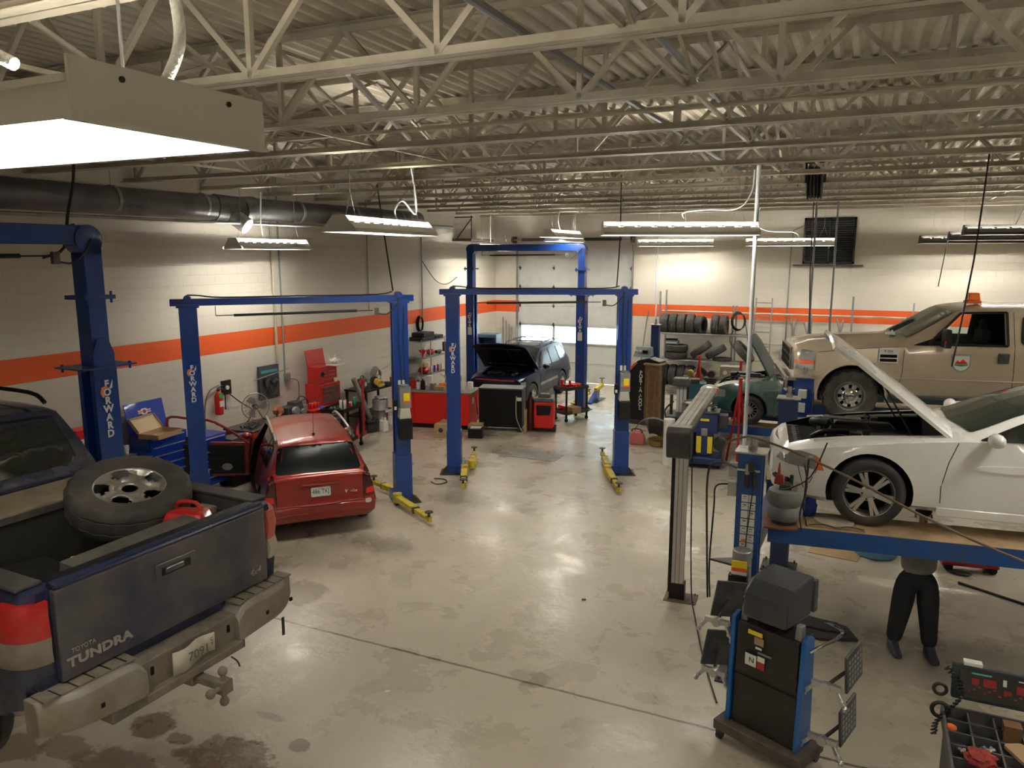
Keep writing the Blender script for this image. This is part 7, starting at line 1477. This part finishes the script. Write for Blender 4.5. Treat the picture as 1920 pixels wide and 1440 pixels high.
# ---- open service cart behind with red tools
t = thing('service_cart', 'black two shelf cart with red tools beside the front of the navy vehicle', 'service cart', (-7.12, 19.3, 0), R(62)); tray(t, .86, .80, .5, 'top_tray', m_drk); tray(t, .2, .80, .5, 'bottom_tray', m_drk)
for a in (-1, 1):
    for c in (-1, 1): MB().box(a * .37, c * .22, .1, .04, .04, .78).build('leg', m_blk, t); MB().rod((a * .37 - .02, c * .22, .05), (a * .37 + .02, c * .22, .05), .05, n=12).build('caster', m_blk, t)
for k, (dx, dy, lb, mb) in enumerate(((-.22, -.32, 'red spray can upright on the cart by the navy vehicle', MB().rod((0, 0, 0), (0, 0, .26), .04, n=12)), (-.15, .05, 'red air gun on the cart by the navy vehicle', MB().box(0, 0, 0, .2, .06, .08).box(.07, 0, .08, .05, .05, .1)), (.02, .2, 'heap of red handled tools on the cart by the navy vehicle', MB().blob(0, 0, .05, .12, .16, .06, 2, .3)), (.1, .38, 'red cloth on the far end of the cart by the navy vehicle', MB().blob(0, 0, .04, .09, .1, .05, 2, .3)))): item(('spray_can', 'air_gun', 'tool_heap', 'cloth')[k], lb, ('spray can', 'air gun', 'tools', 'cloth')[k], -7.12 + dx * .8, 19.3 + dy * .8, .881, mb, RC, R(60), 0)
item('open_red_box', 'open red and tan box on the lower tray of the cart by the navy vehicle', 'box', -7.12, 19.25, .221, MB().mat(m_card).box(0, -.1, 0, .3, .35, .16).mat(RC).box(.02, .28, 0, .25, .3, .14), None, R(60))
# ---- blue grey frame and dark unit in the far corner
t = thing('blue_grey_machine', 'blue grey boxed machine frame in the far corner beside the tall lift', 'machine', (-11.45, 22.95, 0), R(8)); t.scale = (.8, .8, 1.); m = MB(); 
for z in (1.0, 1.72): m.box(0, 0, z, .85, .7, .12)
for a in (-1, 1): m.box(a * .39, 0, 1.0, .08, .7, .75)
m.box(0, .3, 1.0, .85, .06, .8); m.box(0, 0, 0, .8, .65, 1.0); m.build('frame', M('blue_grey_paint', (.05, .09, .15), .45), t, bevel=.02)
item('drill_press', 'dark green grey drill press head left of the far lift post', 'drill press', -11.75, 20.55, 0, MB().mat(M('olive_metal', (.07, .07, .055), .5)).rod((0, 0, 0), (0, 0, 1.7), .04).box(.06, 0, 1.5, .30, .2, .30).rod((.2, 0, 1.2), (.2, 0, 1.5), .04).box(0, 0, 0, .5, .4, .05), None, 0, .02)
for k in range(4): pp('leaning_pipe', 'grey length of pipe leaning in the far left corner, ' + ORD[k] + ' from the left', [(-11.75 + .12 * k, 24.7 - .05 * k, 0), (-11.85 + .12 * k, 24.88, 2.25 - .12 * k)], .025, m_galv, 'pipe')
m = MB()
for k in range(9): m.tube([(rnd.uniform(-.2, .2), rnd.uniform(-.2, .2), 0), (rnd.uniform(-.3, .3), rnd.uniform(-.2, .2), .5), (rnd.uniform(-.3, .3), rnd.uniform(-.2, .2), .9)], .018, 6)
item('hose_bundle', 'tangle of silver hoses between the lift post and the navy vehicle', 'hoses', -11.3, 19.9, 0, m, m_alu, 0, 0, True)
pp('leaning_pole', 'grey pole leaning against the back wall right of the overhead door', [(-6.75, 24.6, 0), (-6.52, 24.93, 2.62)], .022, m_galv, 'pole')
# ================================================================ RIGHT SIDE CLUTTER
t = thing('evaporative_cooler', 'tall black portable swamp cooler with brown pads, left of the tire rack', 'cooler', (-5.07, 19.70, 0), R(-10))
m = MB().mat(m_blk); m.prism([(-.45, .12), (.42, .12), (.42, 1.72), (.10, 1.80), (-.2, 1.72), (-.45, 1.48)], -.30, .12, 'Y'); m.build('housing', None, t, bevel=.02)
m = MB(); m.box(.24, -.26, .16, .40, .20, 1.45); o = m.build('brown_pad', m_bronze, t)
m = MB().mat(m_card)
for k in range(26): m.box(.13, -.365, .22 + k * .05, .02, .01, .025); m.box(.33, -.365, .22 + k * .05, .012, .01, .02)
m.build('pad_ridges', None, t)
m = MB(); m.box(.24, -.16, 1.63, .46, .5, .05); m.build('top_cover', m_runway, t, bevel=.01)
stack_text('lettering', 'PORT-A-COOL', .135, m_wlab, t, (-.10, -.302, 1.40), (0, -1, 0), .095, depth=.002, offset=.004)
m = MB(); m.prism([(-.445, 1.50), (-.28, 1.66), (-.2, 1.66), (-.445, 1.40)], -.304, -.301, 'Y'); m.build('orange_flash', m_org, t)
MB().box(0, 0, 0, .86, .6, .12).build('base', m_dgr, t)
t = thing('service_console', 'grey gauge console sitting on the black cooler', 'test equipment', (-5.25, 19.72, 1.80), R(-5)); m = MB(); m.prism([(-.2, 0), (.2, 0), (.12, .26), (.02, .26)], -.23, .23, 'X'); m.build('console_body', M('console_grey', (.20, .25, .27), .4), t, bevel=.03)
m = MB().mat(m_wlab); m.at(0, 0, 0); 
for x_ in (-.15, -.05): m.rod((x_, -.095, .15), (x_, -.125, .13), .04, n=16)
m.mat(m_blkg).box(.10, -.125, .10, .14, .05, .08); m.build('gauges', None, t)
t = thing('red_gas_can', 'faded red plastic gas can on the floor beside the centre lift post', 'gas can', (-4.72, 17.38, 0), R(8))
m = MB(); m.prism([(-.17, 0), (.17, 0), (.19, .12), (.15, .24), (.06, .29), (-.10, .30), (-.17, .22)], -.13, .13, 'Y'); m.build('can_body', M('faded_red_plastic', (.55, .14, .12), .5), t, bevel=.03); m = MB(); m.tube([(-.13, 0, .29), (-.10, 0, .36), (.08, 0, .35), (.12, 0, .27)], .016, 8); m.build('grip', M('dark_red_grip', (.12, .01, .01), .5), t, smooth=True)
t = thing('drain_pan', 'round yellowish oil drain pan on the floor right of the gas can', 'drain pan', (-4.22, 17.45, 0)); m = MB(); m.lathe([(.19, 0), (.235, .02), (.25, .13), (.265, .14), (.265, .15), (.24, .145), (.225, .03), (.18, .02)], 32); m.build('pan', M('oily_brass', (.30, .20, .05), .35, metal=.3), t, smooth=True); MB().lathe([(.22, .06), (.22, .065)], 32).build('oil', M('dark_oil', (.03, .018, .01), .08), t)
t = thing('fender_liner', 'curved dark grey plastic fender liner standing behind the gas can', 'fender liner', (-4.45, 17.95, 0), R(5))
pts = [(.50 * math.cos(R(2 + 176 * i / 14)), .06 + .50 * math.sin(R(2 + 176 * i / 14))) for i in range(15)]
m = MB(); A = m.vs([(x_, -.18 + .10 * abs(x_), z_) for x_, z_ in pts]); B = m.vs([(x_ * .92 - .05, .16, z_ * .95) for x_, z_ in pts]); C_ = m.vs([(x_ * .42 - .02, -.10, max(0.02, z_ * .40 - .05)) for x_, z_ in pts])
for i in range(14): m.f([A[i], A[i + 1], B[i + 1], B[i]]); m.f([A[i], A[i + 1], C_[i + 1], C_[i]]) if i < 9 else None
o = m.build('liner', M('grey_plastic_liner', (.06, .062, .058), .5, dirt=DUST, dscale=4, damt=.3), t, smooth=True); md = o.modifiers.new('s', 'SOLIDIFY'); md.thickness = .012
MB().box(.36, -.175, .10, .12, .004, .12).build('sticker', M('pale_pink_label', (.55, .38, .40), .6), t)
# ---- black tire changer
t = thing('tire_changer', 'black tire changer with a silver column and round turntable behind the camera post', 'tire changer', (-3.70, 17.1, 0), R(10))
MB().box(0, 0, 0, .55, .8, .88).build('cabinet', m_blk, t, bevel=.03); m = MB().mat(m_white); m.box(.05, .28, .88, .22, .2, .62); m.mat(m_drk)
for k in (-.02, .06): m.box(.05 + k - .02, .178, .88, .012, .004, .62)
m.build('column', None, t); m = MB(); m.box(.05, .22, 1.50, .42, .40, .18, .9, .85); m.build('column_head', m_dgr, t, bevel=.04)
m = MB(); m.lathe([(.0, .97), (.31, .97), (.33, .98), (.33, 1.0), (.30, 1.0)], 32, cap=False); m.rod((0, 0, .88), (0, 0, .97), .12, n=16); m.build('turntable', m_steel, t, smooth=True, loc=(.42, -.05, .18))
MB().box(.42, 0, 0, .5, .6, 1.02).build('turntable_cabinet', m_blk, t, bevel=.03)
m = MB(); m.bar((-.15, -.2, .9), (-.15, -.2, 1.35), .05, .05); m.tube([(-.2, -.4, .7), (-.28, -.3, 1.0), (-.1, -.2, 1.2)], .02, 8); m.build('bead_arm', m_drk, t, smooth=True)
MB().box(-.12, -.402, .62, .03, .006, .12).build('white_label', m_wlab, t)
# ---- tires on the wall rack
t = thing('tire_rack', 'grey pipe rack fixed along the back wall holding tires on three levels', 'tire rack', (0, 0, 0))
for z in (1.99, 1.14, .28):
    MB().rod((-6.05, 24.15, z), (-3.1, 24.15, z), .03, n=8).build('rail', m_galv, t); MB().rod((-6.05, 24.6, z), (-3.1, 24.6, z), .03, n=8).build('rail', m_galv, t)
for x_ in (-6.05, -5.85): MB().box(x_, 24.65, 0, .05, .05, 3.35 if x_ > -6 else 3.3).build('upright', m_galv, t)
for x_ in (-6.05, -3.1): MB().box(x_, 24.08, 0, .05, .05, 2.02).build('upright', m_galv, t)
for x_ in (-3.72, -3.62): MB().box(x_, 24.65, 0, .05, .05, 2.9).build('upright', m_galv, t)
pp('wall_rail_pipe', 'long cream pipe along the back wall across the orange band', [(-6.0, 24.72, 2.66), (2.2, 24.72, 2.66)], .03, m_beam)
pp('wall_rail_pipe', 'lower dark pipe along the back wall behind the ladder', [(-3.0, 24.80, 1.72), (.4, 24.80, 1.72)], .025, m_galv)
def tire_at(label, x, y, z, r, wd, rot, mat=m_rub, group='tires on the wall rack'):
    t = thing('tire', label, 'tire', (x, y, z), 0, group, rot=rot); flat_tire(r, wd, r * .62, mat, t, 'tread', n=36); return t
TX = [(-5.80, .245, .33, 'dusty upright tire, first from the left on the top level', m_rubd, 0), (-5.52, .235, .34, 'dark upright tire with a white sticker, second from the left on the top level', m_rub, 1), (-5.25, .245, .34, 'upright tire with a white sticker, third from the left on the top level', m_rubd, 1), (-4.97, .24, .34, 'dusty upright tire, fourth from the left on the top level', m_rubd, 0), (-4.67, .25, .31, 'upright tire turned to show its dark opening, fifth on the top level', m_rub, 0), (-4.20, .23, .335, 'brown edged upright tire, sixth on the top level after the gap', m_rubd, 0), (-3.94, .235, .33, 'dusty upright tire, last on the top level', m_rubd, 0)]
for x_, wd, r, lb, mt, stk in TX:
    tt = tire_at(lb, x_, 24.38, 2.02 + r - .07, r, wd, (0, R(90), R(-14) if 'opening' in lb else 0), mt)
    if stk: MB().box(-.0, 0, 0, .003, .10, .11).build('sticker', m_wlab, tt, loc=(.04, -r - .003, 0), rot=(0, R(90), R(90)))
tire_at('flat tire on top of the pair at the left of the middle level', -5.40, 24.38, 1.51, .36, .22, (0, 0, 0)); tire_at('flat tire at the bottom of the pair at the left of the middle level', -5.42, 24.38, 1.285, .36, .22, (0, 0, 0))
tire_at('large tire leaning to the right on the middle level', -4.62, 24.38, 1.49, .37, .23, (0, R(-38), R(0))); tire_at('tire resting on the leaning one, middle level', -4.15, 24.36, 1.44, .34, .22, (0, R(-32), 0)); tire_at('dark tire leaning left at the right end of the middle level', -3.28, 24.2, 1.50, .40, .24, (0, R(48), 0), m_rub)
tire_at('flat dusty tire below the leaning pair, middle level', -3.95, 24.38, 1.22, .30, .10, (0, 0, 0), m_rubd)
for k in range(4): tire_at('upright tire on the bottom level of the rack, ' + ORD[k] + ' from the left', -5.75 + .27 * k, 24.38, .28 + .34, .345, .24, (0, R(90), R(-8 * (k == 3))), (m_rub, m_rubd)[k % 2])
tire_at('tire leaning outward at the right of the bottom level', -4.55, 24.2, .62, .34, .23, (0, R(62), R(-20)), m_rubd)
t = thing('battery_boxes', 'small silver toolbox on the flat tires of the middle level', 'toolbox', (-5.55, 24.38, 1.622)); MB().box(0, 0, 0, .42, .22, .12).build('box_body', m_galv, t, bevel=.01); MB().box(-.02, 0, .12, .36, .18, .06).build('lid', m_blk, t, bevel=.01); MB().box(0, -.112, .04, .34, .004, .03).build('strip', m_wlab, t)
t = thing('hanging_cable_coil', 'coil of black cable hanging at the right end of the tire rack', 'cable', (-3.55, 24.5, 2.42)); m = MB()
for k in range(4): m.tube([(.20 * math.cos(a) + .02 * k, -.03 * k, (.30 - .02 * k) * math.sin(a)) for a in [i * PI / 8 for i in range(16)]], .014, 6, closed=True, smooth=1)
m.tube([(-.1, -.1, -.28), (-.2, -.1, -.6), (0, -.1, -.9), (.3, -.1, -1.0), (.35, -.1, -.6), (.2, -.1, .2)], .012, 6); m.build('cable', m_cable, t, smooth=True)
t = thing('ladder', 'grey ladder leaning on the back wall right of the tire rack', 'ladder', (-2.82, 24.45, .5)); 
for s in (-1, 1): MB().bar((s * .26, 0, 0), (s * .24, .30, 2.65), .04, .05).build('side_rail', m_galv, t)
for k in range(6): z = .25 + k * .45; MB().bar((-.25, z * .113, z), (.25, z * .113, z), .03, .03).build('rung', m_galv, t)
MB().bar((-.24, .1, 1.5), (.26, .05, .8), .03, .03).build('brace', m_beam, t)
for k, (x_, zt_, zb_, bend) in enumerate(((-2.02, 2.6, 1.1, .08), (-1.85, 2.55, 1.2, -.05), (-1.62, 2.45, 1.3, .10), (-1.42, 2.7, 1.15, .0), (-.92, 2.6, 1.2, .04), (-.72, 2.6, 1.2, .12), (-.52, 2.55, 1.3, -.08))):
    pp('exhaust_pipe', 'bent exhaust pipe hanging on the back wall under the louvred window, ' + ORD[k] + ' from the left', [(x_, 24.72, zt_), (x_ + bend, 24.70, (zt_ + zb_) / 2 + .2), (x_ + bend * .3, 24.70, (zt_ + zb_) / 2 - .1), (x_ - bend, 24.72, zb_)], .032, m_galv, 'exhaust pipe', sm=5, n=10)
pp('wall_post', 'grey upright post against the back wall between the exhaust pipes and tan pickup', [(-.30, 24.72, 1.3), (-.30, 24.72, 3.25)], .04, m_galv, 'post', n=4)
pp('wall_post', 'short dark post top behind the tan pickup roof', [(1.30, 24.72, 1.3), (1.30, 24.72, 3.1)], .03, m_galv, 'post', n=4)
item('shiny_part', 'crumpled shiny duct part hung on the back wall behind the minivan', 'part', -2.15, 24.72, 1.25, MB().blob(0, 0, .15, .16, .1, .22, 2, .2), m_alu)
# ---- transmission jack tripods, red
def tripod(label, x, y, z, h, w_, rz):
    t = thing('red_support_stand', label, 'support stand', (x, y, z), rz, 'red tall support stands')
    m = MB().rod((0, 0, h * .55), (0, 0, h), .035, n=12).rod((0, 0, h), (0, 0, h + .03), .06, n=14); m.build('column', m_red, t, smooth=True)
    for k in range(3): a = k * 2 * PI / 3 + .4; MB().rod((0, 0, h * .93), (w_ * math.cos(a), w_ * math.sin(a), 0), .026, n=8).build('leg', m_red, t)
    MB().rod((0, 0, h * .2), (0, 0, h * .55), .018, n=8).build('screw', m_drk, t)
tripod('tall red support stand behind the camera boom far end', -2.28, 16.6, 0, 1.85, .25, .3)
tripod('red support stand in front of the tire rack beside the blue box', -4.05, 21.2, 0, 1.68, .26, .9); tripod('red support stand at the nose of the green minivan', -2.90, 21.0, 0, 1.62, .22, .1)
item('dusty_appliance', 'dusty grey metal box with two dials behind the green minivan nose', 'machine', -3.30, 21.9, 0, MB().mat(M('dusty_box_grey', (.30, .28, .23), .7, dirt=(.18, .15, .1), dscale=5, damt=.6)).box(0, 0, .85, .62, .4, .52, .9, .9).mat(m_drk).box(0, 0, 0, .6, .4, .85).mat(m_wlab).rod((-.15, -.195, 1.2), (-.15, -.205, 1.2), .06, n=14).mat(M('pink_dial', (.55, .25, .22), .5)).rod((.05, -.19, 1.2), (.05, -.205, 1.2), .06, n=14), None, R(8), .01)
item('teal_cabinet', 'teal blue metal box between the tire rack and the red stand', 'box', -3.95, 20.6, 0, MB().mat(M('teal_paint', (.03, .14, .19), .5)).box(0, 0, 0, .45, .4, 1.05).mat(m_drk).box(-.25, -.1, 1.05, .6, .3, .12), None, R(10), .01)
for k, (x_, y_, r_, z_) in enumerate(((-4.2, 21.9, .22, .9), (-3.9, 22.3, .18, .95), (-4.45, 22.0, .16, 1.0))):
    item('machine_part', ('rusty hub assembly', 'greasy pulley', 'brass coloured drum')[k] + ' in the parts heap before the tire rack', 'part', x_, y_, 0, MB().mat(m_drk).box(0, 0, 0, .4, .35, z_).mat((M('rust_metal', (.20, .12, .07), .7), m_drk, M('brass', (.45, .30, .08), .4, metal=.5))[k]).rod((0, -.1, z_ + r_ * .5), (0, .1, z_ + r_ * .5), r_ * .6, n=16), None, rnd.uniform(-.4, .4), .01)
# ---- blue wheel balancer / welder cart
t = thing('blue_wheel_machine', 'blue wheel service machine with yellow labels in the middle right', 'wheel machine', (-2.88, 16.15, 0), R(6))
MB().box(-.05, -.05, .10, .85, .62, .16).build('base', m_navy, t, bevel=.03)
m = MB(); m.box(-.02, 0, .26, .34, .4, .50); m.box(-.02, 0, .76, .55, .46, .42, .96, .96); m.build('cabinet', m_navy, t, bevel=.02)
for a in ((-.13, -.205, .32, .10, .008, .36), (.10, -.205, .32, .10, .008, .36), (-.02, -.236, 1.02, .18, .008, .05)): MB().box(*a).build('yellow_label', m_yellab, t)
MB().box(-.02, -.22, .70, .13, .06, .16).build('grey_latch', m_galv, t, bevel=.01)
m = MB(); m.box(-.02, 0, 1.18, .58, .5, .04); m.build('top_tray', m_dgr, t, bevel=.01)
m = MB().mat(m_drk)
for k in range(16): m.bar((rnd.uniform(-.24, .22), rnd.uniform(-.2, .2), 1.23), (rnd.uniform(-.24, .22), rnd.uniform(-.2, .2), 1.22 + rnd.uniform(.02, .12)), .035, .025)
m.mat(m_alu)
for k in range(9): m.box(rnd.uniform(-.24, .22), rnd.uniform(-.2, .2), 1.22, .06, .05, rnd.uniform(.03, .1))
o = m.build('small_tools', None, t); o['kind'] = 'stuff'
m = MB(); m.tube([(-.35, -.15, .28), (-.42, -.25, .42), (-.35, -.35, .5), (-.22, -.3, .4), (-.2, -.25, .3)], .035, 8); m.build('duct_loop', m_blk, t, smooth=True)
m = MB(); m.rod((.30, -.1, .50), (.30, .1, .50), .14, n=18); m.build('side_motor', m_drk, t, bevel=.01); MB().box(.34, .05, .85, .2, .3, .28).build('side_box', m_drk, t, bevel=.01); MB().rod((.36, -.2, .2), (.36, -.2, .42), .06, n=14).build('air_canister', m_drk, t)
for a in (-1, 1): MB().rod((-.05 + a * .34 - .03, -.2, .07), (-.05 + a * .34 + .03, -.2, .07), .06, n=12).build('caster', m_blk, t)
jug('pale blue white canister left of the blue wheel machine', -3.1, 16.35, 0, m_white, 2.6, R(90), 'canister').location.x = -3.55
item('white_canister', 'tall white canister behind the camera boom', 'canister', -3.62, 15.9, 0, MB().rod((0, 0, 0), (0, 0, 1.0), .12, n=18), m_white, 0, 0, True)
# ---- under and around the right lift
item('cardboard_sheet', 'brown cardboard sheet on the floor behind the near runway', 'cardboard', -.15, 12.0, 0, MB().box(0, 0, 0, .7, .35, .012), m_card, R(-8), 0)
item('rubber_mat', 'dark folded floor mat by the foot of the lift post', 'mat', -.25, 9.35, 0, MB().prism([(-.45, -.22), (.10, -.28), (.48, -.05), (.30, .22), (-.2, .25)], 0, .035, 'Z').prism([(-.1, -.1), (.35, -.02), (.2, .2), (-.1, .18)], .035, .06, 'Z'), M('dark_mat', (.035, .033, .033), .9), R(-10))
t = thing('wash_tub', 'pale blue plastic tub on the floor beyond the near runway', 'tub', (.42, 12.25, 0)); m = MB(); m.lathe([(.24, 0), (.30, .02), (.33, .24), (.35, .25), (.31, .24), (.28, .03)], 24); m.build('tub', M('pale_blue_plastic', (.12, .30, .48), .4), t, smooth=True)
t = thing('floor_jack', 'red floor jack on casters beyond the standing person', 'floor jack', (1.62, 12.2, 0), R(8)); MB().box(0, 0, .08, .75, .36, .20, .9, .8).build('jack_body', m_red, t, bevel=.03)
for a in (-1, 1): MB().rod((a * .28, -.16, .06), (a * .28, .16, .06), .06, n=14).build('caster', m_blk, t)
pp('floor_bar', 'long black steel bar lying on the floor at the right', [(1.45, 11.55, .02), (2.6, 10.9, .02)], .018, m_blk, 'bar', n=6)
pp('floor_hose', 'orange brown hose curved on the floor at the right edge', [(3.0, 10.6, .012), (2.55, 11.1, .012), (2.3, 11.6, .012), (2.5, 12.0, .012)], .012, MATS['brown_hose'], 'hose', sm=5)
item('dark_puddle_cloth', 'dark rag on the floor left of the black floor bar', 'rag', 1.5, 11.95, 0, MB().blob(0, 0, .02, .16, .1, .025, 2, .15), m_blk)
item('paper_scrap', 'tiny white paper scrap on the floor left of centre', 'paper', -4.22, 6.05, 0, MB().box(0, 0, 0, .05, .03, .003), m_wlab, .4, 0); item('paper_scrap', 'white paper scrap on the floor in front of the centre lift', 'paper', -5.75, 11.85, 0, MB().box(0, 0, 0, .07, .05, .003), m_wlab, .9, 0); item('dropped_fitting', 'small dark fitting on the floor in the centre of the room', 'fitting', -3.1, 8.9, 0, MB().rod((0, 0, .01), (.05, .02, .01), .012, n=6), m_drk, 0, 0)
t = thing('floor_drain_cover', 'grey steel floor plate set in the oil stained patch', 'floor plate', (-6.45, 15.35, 0), R(0)); MB().box(0, 0, .0, 1.05, .62, .006).build('plate', M('worn_plate', (.16, .15, .13), .5, dirt=(.07, .06, .05), dscale=4, damt=.6), t)
pp('plastic_hose', 'short black hose looped on the floor right of the red hatchback', [(-7.6, 12.6, .012), (-7.4, 12.5, .012), (-7.3, 12.7, .012), (-7.45, 12.85, .012), (-7.65, 12.8, .012)], .012, m_cable, 'hose', sm=5)
item('blue_plastic_bag', 'crumpled blue plastic bag on the floor beside the open car door', 'bag', -9.55, 9.35, 0, MB().blob(0, 0, .18, .30, .22, .18, 3, .16), M('blue_bag', (.03, .16, .30), .3, coat=.3), 0, 0)
item('door_parts', 'dark pile of interior parts under the open red door', 'parts', -9.9, 10.0, 0, (lambda m: [m.blob(rnd.uniform(-.3, .3), rnd.uniform(-.3, .3), .12, .12, .12, .1, 1, .25) for _ in range(10)] and m)(MB()), m_blk)['kind'] = 'stuff'
item('grey_tackle_box', 'dark grey box on the shelf behind the open red door', 'box', -11.1, 10.95, 0, MB().mat(m_dgr).box(0, 0, .75, .5, .4, .2, .95, .9).mat(m_drk).box(0, 0, 0, .5, .4, .75).mat(m_tool).box(.1, -.1, .95, .2, .15, .04), None, R(90), .01)
# ================================================================ PERSON
def person():
    t = thing('person', 'person in black work trousers and a grey shirt standing under the raised white sedan', 'person', (.76, 9.22, 0), R(14))
    J = [((0, 0, .95), .14, .115), ((0, 0, 1.08), .135, .11), ((0, .01, 1.25), .15, .115), ((0, .01, 1.40), .155, .10), ((0, .0, 1.47), .07, .07), ((0, -.01, 1.53), .055, .058), ((0, -.02, 1.60), .075, .09), ((0, -.02, 1.69), .062, .075),
         ((-.10, 0, .90), .095, .11), ((-.15, -.01, .50), .078, .085), ((-.19, .03, .10), .058, .062), ((.10, 0, .90), .095, .11), ((.14, -.02, .50), .078, .085), ((.17, -.06, .10), .058, .062),
         ((-.18, .01, 1.38), .055, .055), ((-.26, -.06, 1.20), .042, .045), ((-.22, -.22, 1.34), .032, .034), ((.18, .01, 1.38), .055, .055), ((.26, -.06, 1.20), .042, .045), ((.20, -.22, 1.34), .032, .034),
         ((-.19, -.03, .06), .042, .05), ((-.20, -.13, .035), .035, .032), ((.17, -.12, .06), .042, .05), ((.175, -.22, .035), .035, .032), ((-.21, -.27, 1.41), .028, .02), ((.19, -.27, 1.41), .028, .02)]
    E_ = [(0, 1), (1, 2), (2, 3), (3, 4), (4, 5), (5, 6), (6, 7), (0, 8), (8, 9), (9, 10), (0, 11), (11, 12), (12, 13), (3, 14), (14, 15), (15, 16), (3, 17), (17, 18), (18, 19), (10, 20), (20, 21), (13, 22), (22, 23), (16, 24), (19, 25)]
    def skin(nm, idx, k, mat, parent, root=0, sub=2):
        me = bpy.data.meshes.new(nm); mp = {i: n for n, i in enumerate(idx)}
        me.from_pydata([J[i][0] for i in idx], [(mp[a], mp[c]) for a, c in E_ if a in mp and c in mp], []); o = bpy.data.objects.new(nm, me); col.objects.link(o)
        o.modifiers.new('skin', 'SKIN'); 
        for n, i in enumerate(idx): me.skin_vertices[0].data[n].radius = (J[i][1] * k, J[i][2] * k); me.skin_vertices[0].data[n].use_root = (n == 0)
        md = o.modifiers.new('sub', 'SUBSURF'); md.levels = md.render_levels = sub
        freeze(o); me = o.data; me.materials.clear(); me.materials.append(mat); me.polygons.foreach_set('use_smooth', [True] * len(me.polygons)); o.parent = parent; return o
    sk = M('skin', (.42, .25, .18), .55); skin('body', list(range(26)), .68, sk, t)
    tr = M('black_work_trousers', (.010, .011, .016), .85, bump=.4, bscale=18)
    skin('trousers', [0, 1, 8, 9, 10, 11, 12, 13], 1.36, tr, t)
    skin('shirt', [0, 1, 2, 3, 14, 15, 17, 18], 1.44, M('grey_shirt', (.20, .20, .19), .9, bump=.4, bscale=20), t)
    m = MB(); m.prism([(-.02, .86), (.16, .88), (.19, 1.12), (-.01, 1.12)], .08, .20, 'Y') ; m.build('shirt_tail', MATS['grey_shirt'], t, bevel=.03)
    m = MB().mat(M('hair', (.03, .02, .015), .8)); m.blob(0, .01, 1.69, .085, .10, .075, 2); m.build('hair', None, t, smooth=True)
    m = MB().mat(sk); m.blob(0, -.115, 1.635, .014, .02, .022, 1); m.blob(-.082, -.01, 1.63, .012, .022, .03, 1); m.blob(.082, -.01, 1.63, .012, .022, .03, 1); m.mat(m_blk); m.blob(-.03, -.098, 1.655, .010, .006, .006, 1); m.blob(.03, -.098, 1.655, .010, .006, .006, 1); m.mat(m_rag); m.blob(0, -.10, 1.595, .022, .006, .006, 1); m.build('face', None, t, smooth=True)
    for s, (hx, hy, hz) in ((-1, J[24][0]), (1, J[25][0])):
        m = MB(); 
        for k in range(4): x0 = hx - .027 + .018 * k; m.tube([(x0, hy, hz), (x0 + .001 * k, hy - .045, hz + .006), (x0, hy - .07 - .006 * (k in (1, 2)), hz - .012), (x0, hy - .075, hz - .035)], .0085, 6, smooth=2)
        m.tube([(hx + s * -.028, hy + .02, hz), (hx + s * -.05, hy - .01, hz - .01), (hx + s * -.052, hy - .04, hz - .018)], .010, 6, smooth=2); m.build('fingers', sk, t, smooth=True)
    for i in (10, 13):
        x_, y_, _ = J[i][0]; m = MB(); m.prism([(y_ + .06, 0), (y_ - .23, 0), (y_ - .24, .05), (y_ - .13, .09), (y_ - .04, .14), (y_ + .06, .14)], x_ - .05, x_ + .05, 'X'); m.build('boot', M('grey_blue_boot', (.05, .055, .07), .7), t, bevel=.025)
person()

# parts that look different from the rest of their thing
PART_LABELS = {'rim': 'silver alloy rim', 'hub_cap': 'chrome hub cap', 'tail_light': 'red tail lamp lens', 'turn_signal': 'amber turn signal', 'roof_rail': 'roof rail along the top edge', 'oil_tank': 'oil tank under the motor',
    'lift_pad': 'round rubber lift pad', 'arm': 'yellow telescoping swing arm', 'helmet_emblem': 'orange helmet emblem', 'warning_sticker': 'white instruction sticker', 'fluorescent_tube': 'glowing fluorescent tube', 'instruction_labels': 'white picture labels in two columns',
    'brown_pad': 'brown ribbed cooling pad', 'push_bar': 'chrome push bar', 'side_rail': 'bright blue side rail', 'target_board': 'dark target board', 'license_plate': 'license plate', 'shutoff_bar': 'black padded shutoff bar', 'screen_bezel': 'dark screen surround', 'white_tag': 'white paper tag', 'cream_hose': 'cream hose trailing to the floor', 'raised_lid': 'pale raised carton flap'}
for o in bpy.data.objects:
    k = o.name.split('.')[0]
    if o.parent and k in PART_LABELS: o['label'] = PART_LABELS[k]
